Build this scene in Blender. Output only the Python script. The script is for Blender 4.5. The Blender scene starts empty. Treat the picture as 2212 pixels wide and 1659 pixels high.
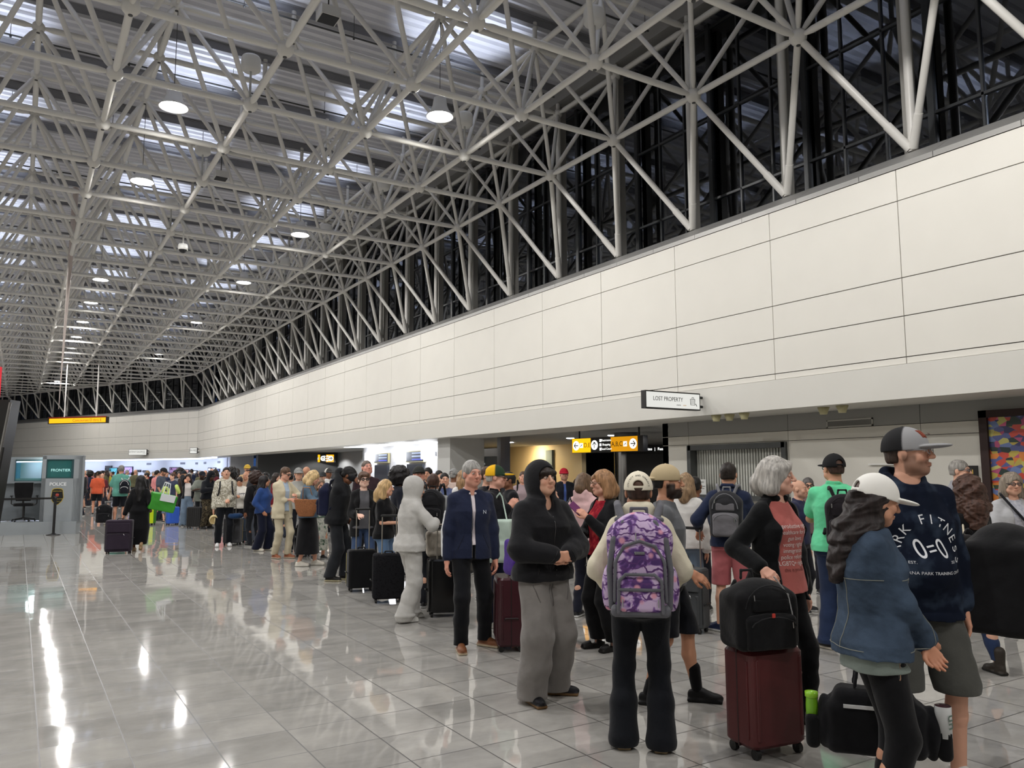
import bpy, bmesh, math, random
import numpy as np
from mathutils import Vector, Matrix
from mathutils.bvhtree import BVHTree
random.seed(7)
sc = bpy.context.scene
COL = sc.collection
# ------------------------------------------------------------------ camera, world, exposure
FPX, YAW, PIT, ROL, CAMH = 1709.86, .554472, .1103011, -.00257672, 1.65
FW = np.array([math.sin(YAW)*math.cos(PIT), math.cos(YAW)*math.cos(PIT), math.sin(PIT)])
_r = np.array([math.cos(YAW), -math.sin(YAW), 0.]); _u = np.cross(_r, FW)
RT = _r*math.cos(ROL)+_u*math.sin(ROL); UP = np.cross(RT, FW)
cd = bpy.data.cameras.new('camera'); cam = bpy.data.objects.new('camera', cd); COL.objects.link(cam)
cd.sensor_width = 36; cd.lens = FPX/2212*36; cd.clip_end = 300
cam.matrix_world = Matrix(((RT[0], UP[0], -FW[0], 0), (RT[1], UP[1], -FW[1], 0), (RT[2], UP[2], -FW[2], CAMH), (0, 0, 0, 1)))
sc.camera = cam
wd = bpy.data.worlds.new('night_sky'); sc.world = wd; wd.use_nodes = True
wd.node_tree.nodes['Background'].inputs[0].default_value = (.012, .03, .085, 1)
wd.node_tree.nodes['Background'].inputs[1].default_value = 1.8
vs = sc.view_settings; vs.view_transform = 'Standard'; vs.look = 'None'; vs.gamma = 1; vs.use_curve_mapping = False
vs.exposure = 0.32
sc.cycles.use_denoising = True; sc.cycles.max_bounces = 7; sc.cycles.diffuse_bounces = 4; sc.cycles.glossy_bounces = 3
sc.cycles.transmission_bounces = 4; sc.cycles.transparent_max_bounces = 8; sc.cycles.sample_clamp_indirect = 4
sc.cycles.caustics_reflective = False; sc.cycles.caustics_refractive = False; sc.cycles.use_light_tree = True
LAMP_W, UPL_W, LOW_W = 360., 260., 20.
def lamp(name, loc, power, typ='SPOT', size=2.9, rad=.12, direction=(0, 0, -1), col=(1, .975, .945), sx=1, sy=1, blend=.25):
    l = bpy.data.lights.new(name, typ); l.energy = power; l.color = col
    if typ == 'SPOT': l.spot_size = size; l.spot_blend = blend; l.shadow_soft_size = rad
    elif typ == 'AREA': l.shape = 'RECTANGLE'; l.size = sx; l.size_y = sy
    else: l.shadow_soft_size = rad
    o = bpy.data.objects.new(name, l); COL.objects.link(o); o.location = loc
    o.rotation_euler = Vector(direction).to_track_quat('-Z', 'Y').to_euler()
    return o
# ceiling lamps of the hall (x, y) and uplight floodlights (x, y): visible ones at their seen places, unseen ones behind the camera added to light people's fronts
LX = [9.03-2.03*i for i in range(10)]; LY0 = 6.87; BAY = 2.053
ZL, ZU, ZD = 7.75, 9.72, 10.35
LAMPS = [(1.9, 14.05), (1.9, 18.15), (1.9, 28.4), (1.9, 32.5), (1.9, 36.9), (5.95, 12.0), (5.95, 20.2), (5.95, 26.4), (5.95, 34.6),
         (1.9, 45.), (1.9, 41.2), (5.95, 45.), (1.9, 49.2), (-2.2, 55.), (-2.2, 63.), (1.9, 55.), (1.9, 6.), (5.95, 3.9), (-2.2, 10.), (-2.2, 18.2), (-2.2, 26.4), (-2.2, 36.), (-2.2, 45.), (-6.2, 14.), (-6.2, 26.4), (-2.2, 1.8), (1.9, -2.2), (5.95, -4.2), (-2.2, -5.), (1.9, 62.), (-6., 40.)]
for (x, y) in LAMPS: lamp('lamp_light', (x, y, 7.86), LAMP_W, size=math.radians(168), blend=.1)
UPL = [(x, LY0+2.053*(1+2*j)) for x in (2.93, 7.0, -1.13, -5.2) for j in range(-1, 12)]
for (x, y) in UPL: lamp('uplight_beam', (x, y, 8.62), UPL_W*.6, size=math.radians(84), direction=(0, 0, 1), col=(.78, .85, 1), rad=.06, blend=.5)

# ------------------------------------------------------------------ pixel helpers (photo frame 2212 x 1659)
CO = np.array([0, 0, CAMH])
def ray(px, py): return FW+(px-1106)/FPX*RT-(py-829.5)/FPX*UP
def onX(px, py, v): d = ray(px, py); return CO+d*(v/d[0])
def onY(px, py, v): d = ray(px, py); return CO+d*(v/d[1])
def onZ(px, py, v): d = ray(px, py); return CO+d*((v-CAMH)/d[2])
def atd(px, py, dep): return CO+ray(px, py)*dep
# ------------------------------------------------------------------ materials
def lin(c): return tuple(((v/255)/12.92 if v/255 < .04045 else ((v/255+.055)/1.055)**2.4) for v in c)
_M = {}
def nt(name):
    m = bpy.data.materials.new(name); m.use_nodes = True; t = m.node_tree
    return m, t, t.nodes['Principled BSDF']
def N(t, typ, **kw):
    n = t.nodes.new(typ)
    for k, v in kw.items():
        if isinstance(k, str) and k.startswith('i_'): n.inputs[k[2:].replace('_', ' ')].default_value = v
        else: setattr(n, k, v)
    return n
def mat(col, rough=.8, metal=0., nz=0., ns=8., bump=0., bs=60., spec=.3, sheen=0., stretch=None, coat=0.):
    key = (tuple(col), rough, metal, nz, ns, bump, bs, spec, sheen, stretch, coat)
    if key in _M: return _M[key]
    m, t, b = nt('paint'); L = t.links
    c = lin(col); b.inputs['Base Color'].default_value = (*c, 1); b.inputs['Roughness'].default_value = rough
    b.inputs['Metallic'].default_value = metal; b.inputs['Specular IOR Level'].default_value = spec
    b.inputs['Sheen Weight'].default_value = sheen; b.inputs['Coat Weight'].default_value = coat
    if nz or bump:
        tc = N(t, 'ShaderNodeTexCoord'); src = tc.outputs['Object']
        if stretch:
            mp = N(t, 'ShaderNodeMapping'); mp.inputs['Scale'].default_value = stretch; L.new(src, mp.inputs[0]); src = mp.outputs[0]
    if nz:
        n = N(t, 'ShaderNodeTexNoise'); n.inputs['Scale'].default_value = ns; n.inputs['Detail'].default_value = 4; L.new(src, n.inputs['Vector'])
        r = N(t, 'ShaderNodeValToRGB'); r.color_ramp.elements[0].position = .3; r.color_ramp.elements[1].position = .7
        r.color_ramp.elements[0].color = (*[v*(1-nz) for v in c], 1); r.color_ramp.elements[1].color = (*[min(1, v*(1+nz)+.01*nz) for v in c], 1)
        L.new(n.outputs[0], r.inputs[0]); L.new(r.outputs[0], b.inputs['Base Color'])
    if bump:
        n2 = N(t, 'ShaderNodeTexNoise'); n2.inputs['Scale'].default_value = bs; n2.inputs['Detail'].default_value = 3; L.new(src, n2.inputs['Vector'])
        bp = N(t, 'ShaderNodeBump'); bp.inputs['Strength'].default_value = .7; bp.inputs['Distance'].default_value = bump
        L.new(n2.outputs[0], bp.inputs['Height']); L.new(bp.outputs[0], b.inputs['Normal'])
    _M[key] = m; return m
def fab(col, nz=.12, bump=.0025, bs=45., rough=.9): return mat(col, rough, nz=nz, ns=9, bump=bump, bs=bs, spec=.12, sheen=.12)
def hairm(col): return mat(col, .5, nz=.45, ns=55, bump=.004, bs=70, spec=.3, stretch=(1, 1, .16))
def plast(col, rough=.35): return mat(col, rough, spec=.5)
def metal(col=(190, 190, 192), rough=.25): return mat(col, rough, metal=1.)
def emis(col, s):
    key = ('e', tuple(col), s)
    if key in _M: return _M[key]
    m, t, b = nt('glow'); b.inputs['Base Color'].default_value = (0, 0, 0, 1); b.inputs['Emission Color'].default_value = (*lin(col), 1)
    b.inputs['Emission Strength'].default_value = s; _M[key] = m; return m
def camo(cols, scale=9.):
    key = ('c', tuple(cols), scale)
    if key in _M: return _M[key]
    m, t, b = nt('camouflage'); L = t.links; tc = N(t, 'ShaderNodeTexCoord'); n = N(t, 'ShaderNodeTexNoise'); n.inputs['Scale'].default_value = scale; n.inputs['Detail'].default_value = 3
    L.new(tc.outputs['Object'], n.inputs['Vector']); r = N(t, 'ShaderNodeValToRGB'); r.color_ramp.interpolation = 'CONSTANT' if len(cols) > 3 else 'LINEAR'
    e = r.color_ramp.elements
    while len(e) < len(cols): e.new(.5)
    for i, c in enumerate(cols): e[i].position = .36+.3*i/max(1, len(cols)-1); e[i].color = (*lin(c), 1)
    e[0].position = 0
    L.new(n.outputs[0], r.inputs[0]); L.new(r.outputs[0], b.inputs['Base Color']); b.inputs['Roughness'].default_value = 1.8; b.inputs['Specular IOR Level'].default_value = .1
    _M[key] = m; return m
def vcolm(rough=.5, sss=0., name='skin'):
    key = ('v', rough, sss)
    if key in _M: return _M[key]
    m, t, b = nt(name); a = N(t, 'ShaderNodeAttribute'); a.attribute_name = 'Col'; t.links.new(a.outputs['Color'], b.inputs['Base Color'])
    b.inputs['Roughness'].default_value = rough; b.inputs['Specular IOR Level'].default_value = .3
    if sss: b.inputs['Subsurface Weight'].default_value = sss; b.inputs['Subsurface Radius'].default_value = (.012, .005, .003); b.inputs['Subsurface Scale'].default_value = 1
    _M[key] = m; return m
# ------------------------------------------------------------------ object helpers
def tag(o, label=None, cat=None, group=None, kind=None):
    if label: o['label'] = label
    if cat: o['category'] = cat
    if group: o['group'] = group
    if kind: o['kind'] = kind
    return o
def empty(name, loc=(0, 0, 0), rz=0., parent=None):
    o = bpy.data.objects.new(name, None); o.empty_display_size = .1; COL.objects.link(o); o.location = loc; o.rotation_euler = (0, 0, rz); o.parent = parent
    return o
def thing(name, label, cat, loc=(0, 0, 0), rz=0., group=None): return tag(empty(name, loc, rz), label, cat, group)
def mesh_np(name, V, Fq, m, parent=None, smooth=True, cols=None, quads=True):
    me = bpy.data.meshes.new(name); V = np.asarray(V, np.float32); Fq = np.asarray(Fq, np.int32)
    me.vertices.add(len(V)); me.vertices.foreach_set('co', V.ravel())
    k = Fq.shape[1]; me.loops.add(Fq.size); me.loops.foreach_set('vertex_index', Fq.ravel())
    me.polygons.add(len(Fq)); me.polygons.foreach_set('loop_start', np.arange(0, Fq.size, k, dtype=np.int32)); me.polygons.foreach_set('loop_total', np.full(len(Fq), k, np.int32))
    me.polygons.foreach_set('use_smooth', np.full(len(Fq), smooth))
    if cols is not None:
        a = me.color_attributes.new('Col', 'FLOAT_COLOR', 'POINT'); a.data.foreach_set('color', np.asarray(cols, np.float32).ravel())
    me.update(calc_edges=True)
    me.materials.append(m); o = bpy.data.objects.new(name, me); COL.objects.link(o); o.parent = parent; return o
class MB:
    """collects boxes, bars, discs with a material index each and links them as one mesh"""
    def __init__(s): s.V = []; s.F = []; s.mi = []; s.n = 0; s.sm = []
    def put(s, V, F, mi=0, sm=False):
        s.V += [tuple(v) for v in V]; s.F += [tuple(i+s.n for i in f) for f in F]; s.mi += [mi]*len(F); s.sm += [sm]*len(F); s.n += len(V); return s
    def box(s, lo, hi, mi=0, R=None, at=(0, 0, 0)):
        V = [(x, y, z) for x in (lo[0], hi[0]) for y in (lo[1], hi[1]) for z in (lo[2], hi[2])]
        if R is not None: V = [tuple(R @ Vector(v)+Vector(at)) for v in V]
        elif at != (0, 0, 0): V = [tuple(Vector(v)+Vector(at)) for v in V]
        return s.put(V, [(0, 1, 3, 2), (4, 6, 7, 5), (0, 4, 5, 1), (2, 3, 7, 6), (0, 2, 6, 4), (1, 5, 7, 3)], mi)
    def rbox(s, lo, hi, r, mi=0, seg=3, axis=2, at=(0, 0, 0)):
        a, b = [(1, 2), (0, 2), (0, 1)][axis]
        r = min(r, (hi[a]-lo[a])/2-1e-4, (hi[b]-lo[b])/2-1e-4); pr = []
        for cx, cy, a0 in ((hi[a]-r, hi[b]-r, 0), (lo[a]+r, hi[b]-r, 90), (lo[a]+r, lo[b]+r, 180), (hi[a]-r, lo[b]+r, 270)):
            for i in range(seg+1):
                t = math.radians(a0+90*i/seg); pr.append((cx+r*math.cos(t), cy+r*math.sin(t)))
        n = len(pr); V = []; e = min(r*.4, (hi[axis]-lo[axis])/4)
        ca, cb = (lo[a]+hi[a])/2, (lo[b]+hi[b])/2
        fa, fb = 1-e*.8/max(1e-6, (hi[a]-lo[a])/2), 1-e*.8/max(1e-6, (hi[b]-lo[b])/2)
        for z, q in ((lo[axis], 1), (lo[axis]+e, 0), (hi[axis]-e, 0), (hi[axis], 1)):
            for p in pr:
                v = [0, 0, 0]; v[a] = ca+(p[0]-ca)*(fa if q else 1)+at[a]; v[b] = cb+(p[1]-cb)*(fb if q else 1)+at[b]; v[axis] = z+at[axis]; V.append(v)
        F = [(k*n+i, k*n+(i+1) % n, (k+1)*n+(i+1) % n, (k+1)*n+i) for k in range(3) for i in range(n)]+[tuple(range(n))[::-1], tuple(range(3*n, 4*n))]
        if axis == 1: F = [f[::-1] for f in F]
        s.put(V, F, mi, False)
        return s
    def bar(s, p, q, r, r2=None, seg=8, mi=0, cap=True):
        p, q = Vector(p), Vector(q); r2 = r if r2 is None else r2; d = (q-p)
        if d.length < 1e-6: return s
        d.normalize(); a = d.orthogonal().normalized(); b = d.cross(a); V = []
        for c, rr in ((p, r), (q, r2)):
            for i in range(seg):
                t = 2*math.pi*i/seg; V.append(c+(a*math.cos(t)+b*math.sin(t))*rr)
        F = [(i, (i+1) % seg, seg+(i+1) % seg, seg+i) for i in range(seg)]
        s.put(V, F, mi, True)
        if cap: s.put(V, [tuple(range(seg))[::-1], tuple(range(seg, 2*seg))], mi)
        return s
    def tube(s, pts, r, seg=6, mi=0):
        for a, b in zip(pts[:-1], pts[1:]): s.bar(a, b, r, seg=seg, mi=mi)
        return s
    def lathe(s, prof, at=(0, 0, 0), seg=16, mi=0, R=None):
        V = []; at = Vector(at)
        for (r, z) in prof:
            for i in range(seg):
                t = 2*math.pi*i/seg; v = Vector((r*math.cos(t), r*math.sin(t), z)); v = R @ v if R is not None else v; V.append(v+at)
        F = [(k*seg+i, k*seg+(i+1) % seg, (k+1)*seg+(i+1) % seg, (k+1)*seg+i) for k in range(len(prof)-1) for i in range(seg)]
        return s.put(V, F, mi, True)
    def ball(s, c, r, seg=12, mi=0, sc3=(1, 1, 1)):
        pr = [(math.sin(math.pi*i/(seg//2))*r+1e-5, -math.cos(math.pi*i/(seg//2))*r) for i in range(seg//2+1)]
        V = []; c = Vector(c)
        for (rr, z) in pr:
            for i in range(seg):
                t = 2*math.pi*i/seg; V.append(c+Vector((rr*math.cos(t)*sc3[0], rr*math.sin(t)*sc3[1], z*sc3[2])))
        return s.put(V, [(k*seg+i, k*seg+(i+1) % seg, (k+1)*seg+(i+1) % seg, (k+1)*seg+i) for k in range(len(pr)-1) for i in range(seg)], mi, True)
    def quad(s, a, b, c, d, mi=0): return s.put([a, b, c, d], [(0, 1, 2, 3)], mi)
    def build(s, name, mats, parent=None):
        me = bpy.data.meshes.new(name); me.from_pydata(s.V, [], s.F)
        if not isinstance(mats, (list, tuple)): mats = [mats]
        for m in mats: me.materials.append(m)
        me.polygons.foreach_set('material_index', s.mi); me.polygons.foreach_set('use_smooth', s.sm); me.update()
        o = bpy.data.objects.new(name, me); COL.objects.link(o); o.parent = parent; return o
def struct(o): o['kind'] = 'structure'; return o
def text(name, s, size, M_, mtl, parent=None, ext=.002, sx=1., align='CENTER', bold=0., space=1.):
    """flat raised lettering; M_ places it (text runs along local X, up along local Y)"""
    cu = bpy.data.curves.new(name, 'FONT'); cu.body = s; cu.size = size; cu.extrude = ext; cu.align_x = align; cu.align_y = 'CENTER'; cu.offset = bold; cu.space_character = space
    o = bpy.data.objects.new(name, cu); COL.objects.link(o); dg = bpy.context.evaluated_depsgraph_get(); dg.update()
    me = bpy.data.meshes.new_from_object(o.evaluated_get(dg)); bpy.data.objects.remove(o); me.name = name
    me.transform(Matrix.Diagonal((sx, 1, 1, 1))); me.transform(M_); me.materials.clear(); me.materials.append(mtl)
    o = bpy.data.objects.new(name, me); COL.objects.link(o); o.parent = parent; return o
def frame(origin, xd, up):
    """matrix with local X along xd, local Y along up, local Z toward the reader"""
    x = Vector(xd).normalized(); y = Vector(up).normalized(); z = x.cross(y)
    return Matrix(((x[0], y[0], z[0], origin[0]), (x[1], y[1], z[1], origin[1]), (x[2], y[2], z[2], origin[2]), (0, 0, 0, 1)))
# ================================================================== ROOM
# floor: polished grey stone tiles
def floor_mat():
    m, t, b = nt('stone_tile'); L = t.links; tc = N(t, 'ShaderNodeTexCoord'); sp = N(t, 'ShaderNodeSeparateXYZ'); L.new(tc.outputs['Object'], sp.inputs[0])
    def mth(op, a, v=None):
        n = N(t, 'ShaderNodeMath', operation=op)
        for i, q in enumerate((a, v)):
            if q is None: continue
            if isinstance(q, (int, float)): n.inputs[i].default_value = q
            else: L.new(q, n.inputs[i])
        return n.outputs[0]
    ux = mth('DIVIDE', mth('SUBTRACT', sp.outputs[0], .193), .4536); uy = mth('DIVIDE', mth('SUBTRACT', sp.outputs[1], 2.966), .4617)
    def edge(u, w): f = mth('FRACT', mth('ADD', u, 100.5)); return mth('LESS_THAN', mth('ABSOLUTE', mth('SUBTRACT', f, .5)), w)
    joint = mth('MAXIMUM', edge(ux, .0095), edge(uy, .0085))
    cb = N(t, 'ShaderNodeCombineXYZ'); L.new(mth('FLOOR', mth('ADD', ux, 100)), cb.inputs[0]); L.new(mth('FLOOR', mth('ADD', uy, 100)), cb.inputs[1])
    wn = N(t, 'ShaderNodeTexWhiteNoise', noise_dimensions='3D'); L.new(cb.outputs[0], wn.inputs['Vector'])
    off = N(t, 'ShaderNodeVectorMath', operation='MULTIPLY_ADD'); L.new(wn.outputs['Color'], off.inputs[0]); off.inputs[1].default_value = (9, 9, 0); L.new(tc.outputs['Object'], off.inputs[2])
    mp = N(t, 'ShaderNodeMapping'); mp.inputs['Scale'].default_value = (.8, 1.25, 1); mp.inputs['Rotation'].default_value = (0, 0, .5); L.new(off.outputs[0], mp.inputs[0])
    n1 = N(t, 'ShaderNodeTexNoise'); n1.inputs['Scale'].default_value = 2.2; n1.inputs['Detail'].default_value = 9; n1.inputs['Roughness'].default_value = .65; n1.inputs['Distortion'].default_value = .25; L.new(mp.outputs[0], n1.inputs['Vector'])
    r = N(t, 'ShaderNodeValToRGB'); e = r.color_ramp.elements; e[0].position = .3; e[1].position = .72
    e[0].color = (*lin((151, 149, 145)), 1); e[1].color = (*lin((186, 183, 177)), 1); L.new(n1.outputs[0], r.inputs[0])
    hv = N(t, 'ShaderNodeHueSaturation'); L.new(r.outputs[0], hv.inputs['Color'])
    L.new(mth('ADD', mth('MULTIPLY', wn.outputs['Value'], .16), .92), hv.inputs['Value'])
    mx = N(t, 'ShaderNodeMix', data_type='RGBA'); L.new(joint, mx.inputs[0]); L.new(hv.outputs[0], mx.inputs[6]); mx.inputs[7].default_value = (*lin((66, 64, 62)), 1)
    L.new(mx.outputs[2], b.inputs['Base Color'])
    n2 = N(t, 'ShaderNodeTexNoise'); n2.inputs['Scale'].default_value = 5; L.new(off.outputs[0], n2.inputs['Vector'])
    L.new(mth('ADD', mth('MULTIPLY', n2.outputs[0], .05), mth('ADD', mth('MULTIPLY', joint, .4), .02)), b.inputs['Roughness'])
    b.inputs['Specular IOR Level'].default_value = .75; b.inputs['IOR'].default_value = 1.5
    n3 = N(t, 'ShaderNodeTexNoise'); n3.inputs['Scale'].default_value = 2.3; n3.inputs['Detail'].default_value = 1; L.new(off.outputs[0], n3.inputs['Vector'])
    bp = N(t, 'ShaderNodeBump'); bp.inputs['Strength'].default_value = .5; bp.inputs['Distance'].default_value = .0016; L.new(n3.outputs[0], bp.inputs['Height'])
    ge = N(t, 'ShaderNodeNewGeometry'); ti = N(t, 'ShaderNodeVectorMath', operation='SUBTRACT'); L.new(wn.outputs['Color'], ti.inputs[0]); ti.inputs[1].default_value = (.5, .5, .5)
    t2 = N(t, 'ShaderNodeVectorMath', operation='MULTIPLY_ADD'); L.new(ti.outputs[0], t2.inputs[0]); t2.inputs[1].default_value = (.006, .006, 0); L.new(ge.outputs['Normal'], t2.inputs[2])
    t3 = N(t, 'ShaderNodeVectorMath', operation='NORMALIZE'); L.new(t2.outputs[0], t3.inputs[0]); L.new(t3.outputs[0], bp.inputs['Normal']); L.new(bp.outputs[0], b.inputs['Normal'])
    return m
struct(MB().quad((-13, -8, 0), (30, -8, 0), (30, 100, 0), (-13, 100, 0)).build('floor', floor_mat()))
WHITE = mat((217, 214, 206), .55, nz=.015, ns=2, spec=.3); SOFF = mat((196, 195, 191), .7); GREY = mat((158, 160, 162), .6, spec=.3); DGREY = mat((70, 71, 72), .5)
GAP = mat((70, 66, 62), .8); BLACK = plast((16, 16, 17), .5); BULK = mat((208, 206, 199), .55, nz=.012, ns=2)
TRUSS = mat((216, 214, 209), .38, spec=.45)
W = 9.45; YB = 53.0; FD = Vector((-10.35, 22.2, 0)).normalized(); FN = Vector((-FD.y, FD.x, 0)); FL = 42.
def wall_panels(mb, org, d, n, length, k0, zs, gap=.012, z0=2.99):
    """thin cladding panels in front of a dark backing, along direction d with outward (hall-side) normal n"""
    rows = [z0]+zs+[5.53]; k = k0; R = Matrix((d, n, Vector((0, 0, 1)))).transposed()
    cuts = [0]+[k0+BAY*i for i in range(60) if 0 < k0+BAY*i < length]+[length]
    for a, b_ in zip(cuts[:-1], cuts[1:]):
        for c, e in zip(rows[:-1], rows[1:]): mb.box((a+gap/2, -.03, c+gap/2), (b_-gap/2, 0, e-gap/2), 0, R=R, at=org)
    mb.box((0, -.3, z0), (length, -.026, 5.525), 1, R=R, at=org)
ZJ = [3.08, 3.605, 4.099, 5.111]
mb = MB(); wall_panels(mb, (W, -6, 0), Vector((0, 1, 0)), Vector((-1, 0, 0)), YB+6, (5.796+6) % BAY, ZJ); struct(mb.build('wall_upper_right', [WHITE, GAP]))
mb = MB(); wall_panels(mb, (W, YB, 0), FD, FN, FL, 1.0, ZJ); struct(mb.build('wall_upper_far', [WHITE, GAP]))
# bulkhead band, soffit
R90 = Matrix((Vector((0, 1, 0)), Vector((-1, 0, 0)), Vector((0, 0, 1)))).transposed(); RF = Matrix((FD, FN, Vector((0, 0, 1)))).transposed()
struct(MB().box((0, -1.2, 2.55), (YB+6, .05, 2.985), 0, R=R90, at=(W, -6, 0)).build('trim_1', BULK))
struct(MB().box((0, -1.2, 2.55), (FL, .05, 2.985), 0, R=RF, at=(W, YB, 0)).build('trim_2', BULK))
# sloped sill on top of the wall
def sill(org, R, length, name):
    m = MB(); L0 = 0.; i = 0
    while L0 < length:
        L1 = min(length, L0+BAY/2); a, b_ = L0+.004, L1-.004; V = []
        for x in (a, b_): V += [(x, .012, 5.53), (x, .012, 5.60), (x, -.40, 5.86), (x, -1.0, 5.90), (x, -1.0, 5.53)]
        V = [tuple(R @ Vector(v)+Vector(org)) for v in V]; m.put(V, [(0, 1, 2, 3, 4), (9, 8, 7, 6, 5), (0, 5, 6, 1), (1, 6, 7, 2), (2, 7, 8, 3), (4, 3, 8, 9)]); L0 = L1
    struct(m.build(name, mat((150, 149, 146), .45, metal=.4)))
sill((W, -6, 0), R90, YB+6, 'trim_3'); sill((W, YB, 0), RF, FL, 'trim_4')
# roof deck with trapezoid ribs running along X
V = []; F = []; y = -8.; p = .25; k = 0
prof = []
while y < 98: prof += [(y, 0), (y+.09, 0), (y+.12, .06), (y+.22, .06)]; y += p
for (yy, zz) in prof: V += [(-13, yy, ZD+zz), (12.5, yy, ZD+zz)]
F = [(2*i, 2*i+2, 2*i+3, 2*i+1) for i in range(len(prof)-1)]
DECK = mat((214, 215, 222), .55, nz=.06, ns=1.5, spec=.3)
struct(mesh_np('ceiling', V, F, DECK, smooth=False))
# remaining shell: left side, rear, far-left, exterior dark building beyond the glass
struct(MB().box((-13.2, -8, 0), (-13, 100, ZD)).build('wall_left', WHITE))
struct(MB().box((-13, -8.2, 0), (12.5, -8, ZD)).build('wall_rear', mat((150, 150, 148), .7)))
EXT = mat((14, 16, 20), .9)
struct(MB().box((14.2, -8, 4.5), (14.6, 100, 11.5)).box((10.7, -8, 4.3), (14.6, 100, 4.5)).build('wall_exterior', EXT))
# clerestory windows, one per bay
def glass_mat():
    m, t, b = nt('dark_glass'); L = t.links; t.nodes.remove(b); o = t.nodes['Material Output']
    tr = N(t, 'ShaderNodeBsdfTransparent'); tr.inputs[0].default_value = (.55, .6, .66, 1); g = N(t, 'ShaderNodeBsdfGlossy'); g.inputs['Roughness'].default_value = .015; g.inputs[0].default_value = (.8, .85, .95, 1)
    fr = N(t, 'ShaderNodeFresnel'); fr.inputs[0].default_value = 2.1; mx = N(t, 'ShaderNodeMixShader'); L.new(fr.outputs[0], mx.inputs[0]); L.new(tr.outputs[0], mx.inputs[1]); L.new(g.outputs[0], mx.inputs[2]); L.new(mx.outputs[0], o.inputs[0])
    return m
GLASS = glass_mat(); MULL = mat((58, 60, 62), .4, spec=.4)
U0 = [5.85+BAY*j for j in range(-6, 24)]
wn_ = 0
def window(org, R, length, g):
    global wn_; wn_ += 1
    m = MB(); D = -1.05
    for q in (0, 1): m.box((q*length-.045 if q else -.0, D-.06, 5.9), ((q*length) if q else .045, D+.05, 9.95), R=R, at=org)
    for q in (.333, .667): m.box((q*length-.016, D-.05, 5.9), (q*length+.016, D+.03, 9.95), R=R, at=org)
    for z in (5.9, 6.55, 8.1, 9.85): m.box((0, D-.04, z), (length, D+.03, z+.04), R=R, at=org)
    w = struct(m.build('window_%d' % wn_, MULL)); pl = MB()
    pl.box((.03, D-.012, 5.92), (length-.03, D, 9.88), R=R, at=org); pl.build('glass', GLASS, w)
for y in U0[1:]:
    if y < YB-2: window((W, y, 0), R90, BAY, 0)
window((W, U0[-1]+BAY*(-1 if U0[-1] > YB-2 else 1), 0), R90, YB+.5-(U0[-1]+BAY*(-1 if U0[-1] > YB-2 else 1)), 0)
for i in range(18): window(Vector((W, YB, 0))+FD*(BAY*i+.3)+FN*0, RF, BAY, 1)
# ------------------------------------------------------------------ space frame
SF = tag(empty('space_frame', (9.95, 0, 5.9)), 'white tubular steel space frame with ball joints carrying the roof of the hall', 'roof truss')
SO = Vector((9.95, 0, 5.9))
def wall_y(x): return YB+(9.45-x)*2.145
def vis(p):
    q = np.array(p)-CO; d = q @ FW
    if d < .5: return 1e3
    x = 1106+FPX*(q @ RT)/d; yy = 829.5-FPX*(q @ UP)/d
    o = max(0, -x, x-2212, -yy, yy-1659)
    return d+(500 if o > 250 else 0)
bars = {'lower_chord': [], 'upper_chord': [], 'web_strut': [], 'ball_joint': [], 'foot_strut': [], 'edge_column': [], 'roof_purlin': [], 'node_post': []}
lown = {}; upn = {}
for i, x in enumerate(LX):
    for j in range(-5, 44):
        y = LY0+BAY*j
        if y < wall_y(x)-.9: lown[(i, j)] = (x, y, ZL)
for i in range(11):
    x = 10.0-2.03*i
    for j in range(-5, 45):
        y = LY0-BAY/2+BAY*j
        if y < wall_y(x)+.4: upn[(i, j)] = (x if i else 9.95, y, ZU)
for (i, j), p in lown.items():
    for q in ((i+1, j), (i, j+1)):
        if q in lown: bars['lower_chord'].append((p, lown[q], .052))
    for q in ((i, j), (i+1, j), (i, j+1), (i+1, j+1)):
        if q in upn: bars['web_strut'].append((p, upn[q], .043))
    bars['ball_joint'].append((p, .125))
for (i, j), p in upn.items():
    for q in ((i+1, j), (i, j+1)):
        if q in upn: bars['upper_chord'].append((p, upn[q], .055))
    bars['ball_joint'].append((p, .11))
    bars['node_post'].append((p, (p[0], p[1], ZD-.1), .045))
# supports on the long wall and the far wall
for j in range(-5, 23):
    y = LY0-BAY/2+BAY*j
    if y > YB-.6: continue
    ft = (9.95, y, 5.9)
    bars['edge_column'].append((ft, (9.95, y, ZU), .06))
    for q in ((0, j), (0, j-1)):
        if q in lown: bars['foot_strut'].append((ft, lown[q], .05))
farn = []
for k in range(19):
    ft = Vector((W, YB, 0))+FD*(BAY*k+.3)-FN*.5; ft.z = 5.9; e = Vector((W, YB, 0))+FD*(BAY*k+.3+BAY/2)+FN*.45; e.z = ZL
    farn.append(tuple(e)); bars['edge_column'].append((tuple(ft), (ft.x, ft.y, ZU), .06)); bars['foot_strut'].append((tuple(ft), tuple(e), .05)); bars['ball_joint'].append((tuple(e), .12))
    if k: bars['foot_strut'].append((tuple(ft), farn[k-1], .05)); bars['lower_chord'].append((farn[k-1], tuple(e), .052))
    near = sorted(lown.values(), key=lambda p_: (p_[0]-e.x)**2+(p_[1]-e.y)**2)[:2]
    for q in near: bars['lower_chord'].append((tuple(e), q, .05))
    nu = sorted(upn.values(), key=lambda p_: (p_[0]-e.x)**2+(p_[1]-e.y)**2)[:3]
    for q in nu: bars['web_strut'].append((tuple(e), q, .043))
    bars['upper_chord'].append(((ft.x, ft.y, ZU), nu[0], .05))
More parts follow.
